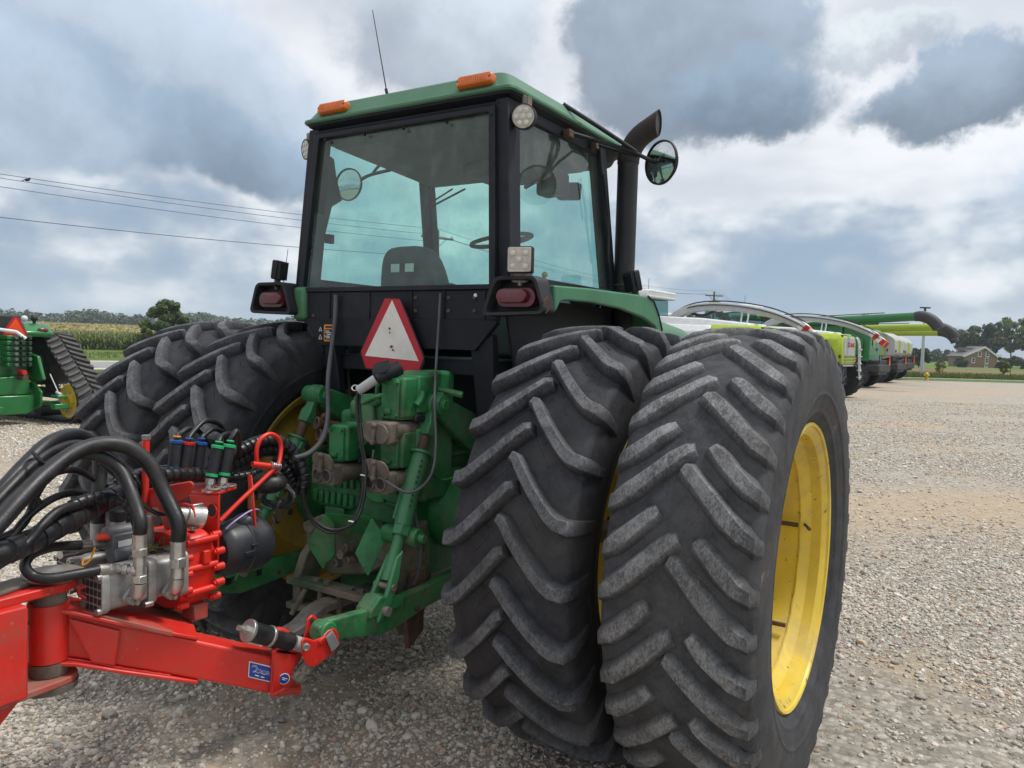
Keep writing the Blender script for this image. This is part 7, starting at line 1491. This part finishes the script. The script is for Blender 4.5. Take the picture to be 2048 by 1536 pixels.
combine(place(1796, 758, (1.22, -2.45, 0)), 'farthest lime combine, only its auger boot and rear showing past the next', 'lime_dull', 'lime_paint', 'machine_grey', 'lime_dull', (-1.75, -5.5, 3.45))
# orange-sided harvester with white cab roof seen over the bonnet
def orange_harvester():
    z = 38.; t = thing('orange_harvester', 'white-roofed harvester with orange side panel, seen above the tractor bonnet', 'harvester', GP(1368, z), _y+R_(60))
    mb = MB(); mb.bb(-1.2, 1.2, -1.8, 2.2, 1.0, 2.55); mb.build('body', 'machine_grey', t, bevel=.1)
    mb = MB(); mb.bb(-1.32, 1.32, -1.9, .3, 2.62, 3.16); mb.build('side_box', 'machine_orange', t, bevel=.08)
    mb = MB(); mb.loft([[Vector((x*k, y, zz)) for x, y in ((-1.0, .4), (1.0, .4), (.95, 2.2), (-.95, 2.2))] for zz, k in ((2.2, .97), (3.3, 1))]); mb.build('cab_glass', 'machine_glass', t, bevel=.04)
    for x in (-1.0, 1.0):
        for y in (.45, 2.15): mb = MB(); mb.bb(x-.06, x+.06, y-.06, y+.06, 2.2, 3.3); mb.build('cab_post', 'machine_dark', t)
    mb = MB(); mb.bb(-1.0, 1.0, .3, 2.1, 3.3, 3.5); mb.build('cab_roof', 'machine_white', t, bevel=.1)
    for s in (-1, 1): simple_tyre('wheel', .85, .6, t, (s*1.2, -1.2, .85)); simple_tyre('wheel', .85, .6, t, (s*1.2, 1.5, .85))
orange_harvester()

# ------------------------------------------------------------------ poles, wires, hydrant, house
def utility_pole(u, z, top, label, arm=True, ang=0.):
    b = GP(u, z); t = thing('utility_pole', label, 'pole', b, ang)
    mb = MB(); mb.cyl((0, 0, -.3), (0, 0, top), .16, .11, n=12); mb.build('pole_shaft', 'pole_wood', t)
    if arm:
        mb = MB(); mb.bb(-1.2, 1.2, -.05, .05, top-.55, top-.42); mb.build('cross_arm', 'pole_wood', t)
        for x in (-1.1, 0, 1.1):
            mb = MB(); zz = top if x == 0 else top-.42; mb.lathe([(.03, 0), (.05, .05), (.05, .10), (.02, .16)], (x, 0, zz), (0, 0, 1), 10); mb.build('insulator', 'machine_grey', t)
        for s in (-1, 1): mb = MB(); mb.cyl((s*.7, .04, top-.5), (0, .1, top-1.2), .02, n=6); mb.build('arm_brace', 'pole_wood', t)
    return t, b
zP1 = 51.; hP1 = HZ(868, 463, zP1); zP2 = 97.; hP2 = HZ(1421, 584, zP2)
p1, b1 = utility_pole(868, zP1, hP1, 'wooden utility pole seen through the cab windows of the old tractor', ang=_y+R_(37))
p2, b2 = utility_pole(1421, zP2, hP2, 'wooden utility pole with cross-arm standing behind the white crop spout', ang=_y+R_(15))
def wire(label, a, b, sag, r=.012):
    a, b = Vector(a), Vector(b); mb = MB(); mb.tube([a.lerp(b, i/24)-Vector((0, 0, sag*4*(i/24)*(1-i/24))) for i in range(25)], r, 5); return mb.build('power_line', 'wire', label=label, cat='wire', group='power lines along the road')
lab = ['uppermost power line crossing above the tracked tractor', 'second power line from the top, above the tracked tractor', 'third power line from the top, above the tracked tractor', 'lowest slack line crossing above the tracked tractor']
bird = None
for i, (v0, v1, hp) in enumerate(((352, 466, hP1+.1), (360, 470, hP1-.3), (377, 478, hP1-.75), (437, 520, HZ(868, 515, zP1)))):
    a = C0+RH*px_az(0, 36.4)+FH*36.4; a.z = HZ(0, v0, 36.4); b = Vector((b1.x, b1.y, hp)); d = a-b; far = b+d*2.1
    far.z = a.z+(a.z-b.z)*.35+.4
    mb = MB(); pts = [b.lerp(a, t/12)-Vector((0, 0, .30*4*(t/12)*(1-t/12)*.6)) for t in range(13)]+[a.lerp(far, t/8) for t in range(1, 9)]
    mb.tube(pts, .013 if i < 3 else .016, 5); mb.build('power_line', 'wire', label=lab[i], cat='wire', group='power lines along the road')
    if i == 1: bird = a.lerp(b, .045)
for i, (x, dz) in enumerate(((-1.1, -.3), (0, .12), (1.1, -.3))): wire('%s wire running on from the pole behind the cab' % ('near', 'middle', 'far')[i], Vector((b1.x, b1.y, hP1+dz)), Vector((b2.x, b2.y, hP2+dz))+RH*x, 1.1)
for i, x in enumerate((-1.1, 0, 1.1)): wire('%s wire descending beyond the cross-arm pole' % ('left', 'centre', 'right')[i], Vector((b2.x, b2.y, hP2-.3 if x else hP2+.1))+RH*x, W(60, 172, 8.2), .8)
t = thing('bird', 'small dark bird perched on a power line', 'bird', bird+Vector((0, 0, .06)), _y)
mb = MB(); mb.ball((0, 0, .02), .09, 10, 8, (1.4, .8, .75)); mb.ball((.11, 0, .08), .05, 8, 6); mb.build('body', 'bird_dark', t); mb = MB(); mb.poly([(-.10, -.03, .02), (-.26, -.02, -.05), (-.26, .02, -.05), (-.10, .03, .02)], (0, 0, .02)); mb.build('tail', 'bird_dark', t)
mb = MB(); mb.cyl((.15, 0, .08), (.19, 0, .075), .012, .003, n=5); mb.build('beak', 'bird_dark', t)
def lamp_post(u, z, top, label, kind):
    t = thing('lamp_post', label, 'lamp post', GP(u, z), _y)
    if kind:
        mb = MB(); mb.cyl((0, 0, 0), (0, 0, top), .17, .085, n=14); mb.lathe([(.3, 0), (.3, .12), (.17, .14)], (0, 0, 0), (0, 0, 1), 16); mb.build('post', 'pole_metal', t)
        mb = MB(); mb.bb(-.42, .42, -.12, .12, top-.02, top+.10); mb.cyl((0, 0, top-.25), (0, 0, top), .10, n=10); mb.build('lamp_head', 'machine_dark', t)
    else:
        mb = MB(); mb.tube(spline([(0, 0, 0), (0, 0, top*.8), (-.1, 0, top-.3), (-.5, 0, top)], 4), .07, 8); mb.build('post', 'pole_metal', t)
        mb = MB(); mb.box((-.9, 0, top+.02), (.7, .25, .12)); mb.build('lamp_head', 'machine_dark', t, bevel=.03)
lamp_post(1842, 70, HZ(1847, 617, 70), 'tall straight white lamp post at the edge of the gravel by the hydrant', True)
lamp_post(1489, 85, HZ(1486, 611, 85), 'thin lamp post with an angled head behind the white crop spout', False)
def hydrant():
    z = 58.; t = thing('fire_hydrant', 'yellow fire hydrant on the grass verge by the lamp post', 'hydrant', GP(1852.5, z)); k = .86
    mb = MB(); mb.lathe([(.20*k, 0), (.20*k, .05*k), (.13*k, .06*k), (.13*k, .48*k), (.17*k, .50*k), (.17*k, .54*k), (.14*k, .60*k), (.07*k, .68*k), (.04*k, .70*k)], (0, 0, -.02), (0, 0, 1), 20); mb.build('barrel', 'hydrant_yellow', t)
    for s, r in ((-1, .065), (1, .065)): mb = MB(); mb.cyl(RH*s*.10*k+Vector((0, 0, .42*k)), RH*s*.24*k+Vector((0, 0, .42*k)), r*k, n=14); mb.build('outlet_cap', 'hydrant_yellow', t)
    mb = MB(); mb.cyl(-FH*.08+Vector((0, 0, .40*k)), -FH*.22*k+Vector((0, 0, .40*k)), .08*k, n=14); mb.build('outlet_cap', 'hydrant_yellow', t)
    mb = MB(); mb.hexbolt((0, 0, .66*k), (0, 0, 1), .03, .06); mb.build('operating_nut', 'hydrant_yellow', t)
hydrant()
def house():
    z = 215.; b = GP(1958, z); t = thing('brick_house', 'brown brick house with grey gabled roof among the trees', 'house', b, _y-R_(4))
    X = lambda u: (u-1958)/CAM['f']*z; Z = lambda v: HZ(1958, v, z)-b.z
    mb = MB(); g = [(X(1925), -.5), (X(1990), -.5), (X(1990), Z(714)), (X(1964), Z(695.5)), (X(1925), Z(713.5))]
    mb.poly([(x, 0, q) for x, q in g], (0, 8.5, 0)); mb.build('wall', 'brick', t)
    rf = empty_part('roof', t)
    for a, c in (((X(1964), Z(694.2)), (X(1921), Z(714.5))), ((X(1964), Z(694.2)), (X(1992), Z(714)))):
        mb = MB(); mb.poly([(a[0], -.5, a[1]), (c[0], -.5, c[1]), (c[0], 9, c[1]), (a[0], 9, a[1])], (0, 0, .22)); mb.build('roof_slope', 'roof_shingle', rf)
        mb = MB(); mb.poly([(a[0], -.56, a[1]-.3), (c[0], -.56, c[1]-.3), (c[0], -.56, c[1]+.24), (a[0], -.56, a[1]+.24)], (0, .12, 0)); mb.build('bargeboard', 'house_white', rf)
    mb = MB(); mb.bb(X(1938), X(1964), 3., 8., Z(702), Z(695.5)); mb.bb(X(1964), X(1990), 3., 8., Z(705), Z(695)); mb.build('dormer', 'roof_shingle', t)
    mb = MB(); mb.bb(X(1938), X(1962), 2.95, 3.0, Z(701.4), Z(700.2)); mb.build('dormer_trim', 'house_white', t)
    mb = MB(); mb.bb(X(1990), X(2004), 1.5, 6., Z(722), Z(708)); mb.bb(X(1990), X(1997), .5, 5, -.5, Z(717)); mb.build('porch', 'house_white', t)
    for u, v0, v1, w_ in ((1955.5, 704, 712, 5), (1970.5, 704, 712, 5), (1944, 717, 725, 5), (1969.5, 717, 725, 5), (1969, 729.5, 733, 5)):
        wn = empty_part('window', t); mb = MB(); mb.bb(X(u-w_/2-.8), X(u+w_/2+.8), -.14, -.02, Z(v1)-.15, Z(v0)+.12); mb.build('frame', 'house_white', wn)
        mb = MB(); mb.bb(X(u-w_/2+.4), X(u+w_/2-.4), -.18, -.10, Z(v1)+.02, Z((v0+v1)/2)-.05); mb.bb(X(u-w_/2+.4), X(u+w_/2-.4), -.18, -.10, Z((v0+v1)/2)+.05, Z(v0)); mb.build('pane', 'window_dark', wn)
        mb = MB(); mb.bb(X(u-w_/2-1), X(u+w_/2+1), -.25, -.14, Z(v1)-.25, Z(v1)-.12); mb.build('sill', 'house_white', wn)
house()

# ------------------------------------------------------------------ trees and crops
def tree_px(name, label, u, vtop, z, width_px, crown0, mat, seed, leaf, n, clumps, group=None, open_=.45, base_h=None, forks=5, trunk_r=None):
    b = GP(u, z); h = HZ(u, vtop, z)-b.z; w = width_px/CAM['f']*z
    return tree(name, label, b, h, w, crown0, mat, seed, leaf, n, clumps, group, trunk_r or h*.018, open_, forks=forks)
tree_px('roadside_tree', 'round-headed tree standing alone before the corn field', 333, 593, 82, 86, .12, 'leaf', 3, .24, 6500, 46, open_=.3)
tree_px('roadside_shrub', 'low shrub at the foot of the lone round-headed tree', 292, 650, 80, 24, .02, 'leaf', 4, .20, 1500, 16, open_=.2)
tg = 'trees beyond the machines'
tree_px('roadside_tree', 'spreading tree left of the cross-arm pole behind the crop spout', 1390, 611, 140, 52, .25, 'leaf', 5, .45, 2600, 24, tg, .4)
tree_px('roadside_tree', 'sparse tree right around the cross-arm pole behind the crop spout', 1424, 604, 135, 66, .2, 'leaf', 6, .42, 2600, 26, tg, .5)
tree_px('roadside_tree', 'left of two small treetops above the forage harvester cab', 1566, 621, 120, 16, .3, 'leaf', 7, .35, 700, 10, tg)
tree_px('roadside_tree', 'right of two small treetops above the forage harvester cab', 1581, 619, 122, 15, .3, 'leaf', 8, .35, 700, 10, tg)
tree_px('roadside_tree', 'bushy treetop rising behind the green unloading auger', 1724, 631, 105, 48, .15, 'leaf', 9, .38, 2600, 24, tg, .35)
hg = 'trees round the brick house'
tree_px('maple_tree', 'dense dark tree standing behind the brick house, its crown reaching left', 1948, 651, 232, 96, .22, 'leaf_dark', 10, .75, 5200, 44, hg, .25)
tree_px('oak_tree', 'taller open tree right of the brick house showing its branches', 2020, 637, 236, 90, .30, 'leaf', 11, .62, 3600, 46, hg, .55, forks=7)
tree_px('maple_tree', 'dark tree at the far right beyond the brick house', 2085, 645, 225, 90, .15, 'leaf_dark', 12, .7, 3600, 36, hg, .3)
for i, (u, v, z, w_) in enumerate(((1922, 715, 205, 24), (1998, 716, 208, 20), (2022, 714, 206, 34), (2046, 708, 204, 36))):
    tree_px('bush', ('round dark bush at the left corner of the brick house', 'bush against the right corner of the brick house', 'broad bush under the open tree right of the brick house', 'broad bush at the far right beyond the brick house')[i], u, v, z, w_, .0, 'leaf_dark', 20+i, .55, 1100, 14, 'bushes round the brick house', .2)
for i, (u, v, z, w_) in enumerate(((1835, 695, 160, 46), (1880, 699, 330, 34), (1906, 706, 360, 24), (1860, 704, 340, 26))):
    tree_px('distant_tree', ('dark tree just behind the lamp post', 'distant hazy tree between lamp post and house', 'small distant tree left of the brick house', 'distant low tree right of the lamp post')[i], u, v, z, w_, .1, 'leaf_dark' if i == 0 else 'leaf_far', 30+i, .6 if i == 0 else 1., 1700, 20, 'distant trees', .2)
for i, (u, v, z, w_) in enumerate(((1880, 722, 66, 22), (2006, 722, 66, 16))):
    tree_px('sapling', ('yellowing sapling on the verge right of the hydrant', 'yellowing sapling staked on the verge in front of the brick house')[i], u, v, z, w_, .3, 'leaf_young', 40+i, .11, 420, 14, 'young trees on the verge', .5, trunk_r=.025)
    b = GP(u+4+i*9, z-1); mb = MB(); mb.cyl((b.x, b.y, b.z-.1), (b.x, b.y, b.z+1.2), .035, n=6); mb.build('tree_stake', 'wood', label=('wooden stake beside the sapling by the hydrant', 'wooden stake beside the sapling before the house')[i], cat='stake')
def treeline():
    rng = np.random.default_rng(77); Vs = []; Fs = []; Ts = []; o = 0
    specs = [(-420+i*2.3, 470+rng.uniform(-18, 30), rng.uniform(7.5, 10.5)+2.0*math.sin(i*.21)) for i in range(215)]
    for a, z, h in specs:
        b = W(a, z); w_ = rng.uniform(7, 11); n = 130; q = rng.normal(size=(n, 3)); q /= np.linalg.norm(q, axis=1, keepdims=True)
        P = np.array(b)+q*np.array([w_*.55, w_*.55, h*.5])*rng.uniform(.4, 1, (n, 1))**.5+np.array([0, 0, h*.5])
        V_, F, t = cards(P, q+np.array([0, 0, .5])+rng.normal(0, .4, (n, 3)), rng.uniform(1.0, 2.1, n), rng.uniform(.1, .8)+rng.normal(0, .15, n), rng); Vs.append(V_); Fs.append(F+o); Ts.append(t); o += len(V_)
    np_mesh('distant_wood', np.concatenate(Vs), np.concatenate(Fs), np.concatenate(Ts), 'leaf_far', label='far-off line of woodland beyond the corn field', cat='woodland', kind='stuff')
treeline()
def corn():
    rng = np.random.default_rng(11); Vs = []; Fs = []; Ts = []; o = 0
    # front rows as leafy stalks, the rest as a tasselled canopy
    for row in range(9):
        a = np.arange(-150, 12, .20)+rng.uniform(-.06, .06, int(round(162/.20)))[:len(np.arange(-150, 12, .20))]; s = row*.76
        z = 109+.754*a+s*1.25; h = 1.78+rng.normal(0, .10, len(a))
        base = np.stack([C0.x+RH.x*a+FH.x*z, C0.y+RH.y*a+FH.y*z, Hgt(a, z)], 1)
        nl = 9 if row < 3 else 5
        for k in range(nl):
            f = (k+.8)/(nl+.6) if row < 3 else .45+.5*k/nl; hh = h*f; th = rng.uniform(0, 2*math.pi, len(a)); d = np.stack([np.cos(th), np.sin(th), np.zeros(len(a))], 1); Ln = .62*(1-.4*abs(f-.55))
            p0 = base+np.stack([0*a, 0*a, hh], 1); p1 = p0+d*Ln*.5+np.array([0, 0, .22]); p2 = p0+d*Ln+np.array([0, 0, -.12]); sd = np.stack([-d[:, 1], d[:, 0], 0*a], 1)*.045
            V_ = np.stack([p0-sd, p0+sd, p1+sd*1.2, p1-sd*1.2, p1-sd*1.2, p1+sd*1.2, p2+sd*.2, p2-sd*.2], 1).reshape(-1, 3); F = np.arange(len(V_)).reshape(-1, 4); tn = np.repeat(rng.uniform(.15, .9, len(a))*(.6+.4*f), 8)
            Vs.append(V_); Fs.append(F+o); Ts.append(tn); o += len(V_)
    np_mesh('corn_rows', np.concatenate(Vs), np.concatenate(Fs), np.concatenate(Ts), 'corn_leaf', label='tall green corn plants along the road edge of the field', cat='corn', kind='stuff')
    n = 42000; a = rng.uniform(-300, 20, n); s = rng.uniform(0, 1, n)**1.7*300+4; z = 109+.754*a+s
    P = np.stack([C0.x+RH.x*a+FH.x*z, C0.y+RH.y*a+FH.y*z, Hgt(a, z)+1.80+rng.normal(0, .10, n)], 1)
    V_, F, t = cards(P, rng.normal(0, .5, (n, 3))+np.array([-.5*FH.x, -.5*FH.y, .8]), .35+s/300*.9, rng.uniform(.1, 1, n), rng, 1.2)
    np_mesh('corn_canopy', V_, F, t, 'corn_tassel', label='tan tasselled top of the ripening corn field', cat='corn', kind='stuff')
    # soil and stalk mass under the canopy
    vs = []; fs = []; A = np.linspace(-300, 25, 60); S = [6, 30, 70, 120, 200, 320]
    for s_ in S:
        for a_ in A: vs.append(W(a_, 109+.754*a_+s_, 1.62))
    for i in range(len(S)-1):
        for j in range(len(A)-1): q = i*len(A)+j; fs.append((q, q+1, q+1+len(A), q+len(A)))
    mb = MB(); mb.add(vs, fs); o_ = mb.build('corn_field', 'corn_mass', smooth=0, kind='structure')
pm('corn_mass', (.16, .15, .06), .9, var=.3, scale=.5)
corn()
def verge():
    rng = np.random.default_rng(21); Vs = []; Fs = []; Ts = []; o = 0
    n = 16000; a = rng.uniform(22, 70, n); z = 62.5+rng.uniform(0, 1, n)**1.3*10+a*.02
    n2 = 9000; a2 = rng.uniform(-40, -8, n2); z2 = np.where(rng.uniform(0, 1, n2) < .5, 24+(a2+15.5)*-.3+rng.uniform(0, 10, n2), 76+.754*a2+rng.uniform(0, 22, n2))
    a = np.concatenate([a, a2]); z = np.concatenate([z, z2]); n = len(a); hgt = np.concatenate([rng.uniform(.15, .50, n-n2), rng.uniform(.05, .16, n2)])
    th = rng.uniform(0, 2*math.pi, n); base = np.stack([C0.x+RH.x*a+FH.x*z, C0.y+RH.y*a+FH.y*z, Hgt(a, z)-.03], 1); wd = np.stack([np.cos(th), np.sin(th), 0*th], 1)*.05; tip = base+np.stack([rng.normal(0, .08, n), rng.normal(0, .08, n), hgt], 1)
    V_ = np.stack([base-wd, base+wd, tip+wd*.1, tip-wd*.1], 1).reshape(-1, 3); F = np.arange(len(V_)).reshape(-1, 4)
    np_mesh('verge_grass', V_, F, np.repeat(rng.uniform(.1, 1, n), 4), 'grass_blade', label='uncut grass along the verges', cat='grass', kind='stuff')
verge()

# ------------------------------------------------------------------ thin summer haze over the whole place
def haze():
    m = bpy.data.materials.new('haze'); m.use_nodes = True; w = NT(m.node_tree)
    v = w.n('ShaderNodeVolumePrincipled'); v.inputs['Color'].default_value = (.80, .88, .96, 1); v.inputs['Density'].default_value = .00032
    out = w.n('ShaderNodeOutputMaterial'); w.nt.links.new(v.outputs[0], out.inputs['Volume']); M['haze'] = m
    c = C0; mb = MB(); mb.box((c.x, c.y, 12.), (9600, 9600, 30.)); o = mb.build('haze', 'haze', smooth=0, label='thin pale summer haze over the yard and fields', cat='haze', kind='stuff')
haze()
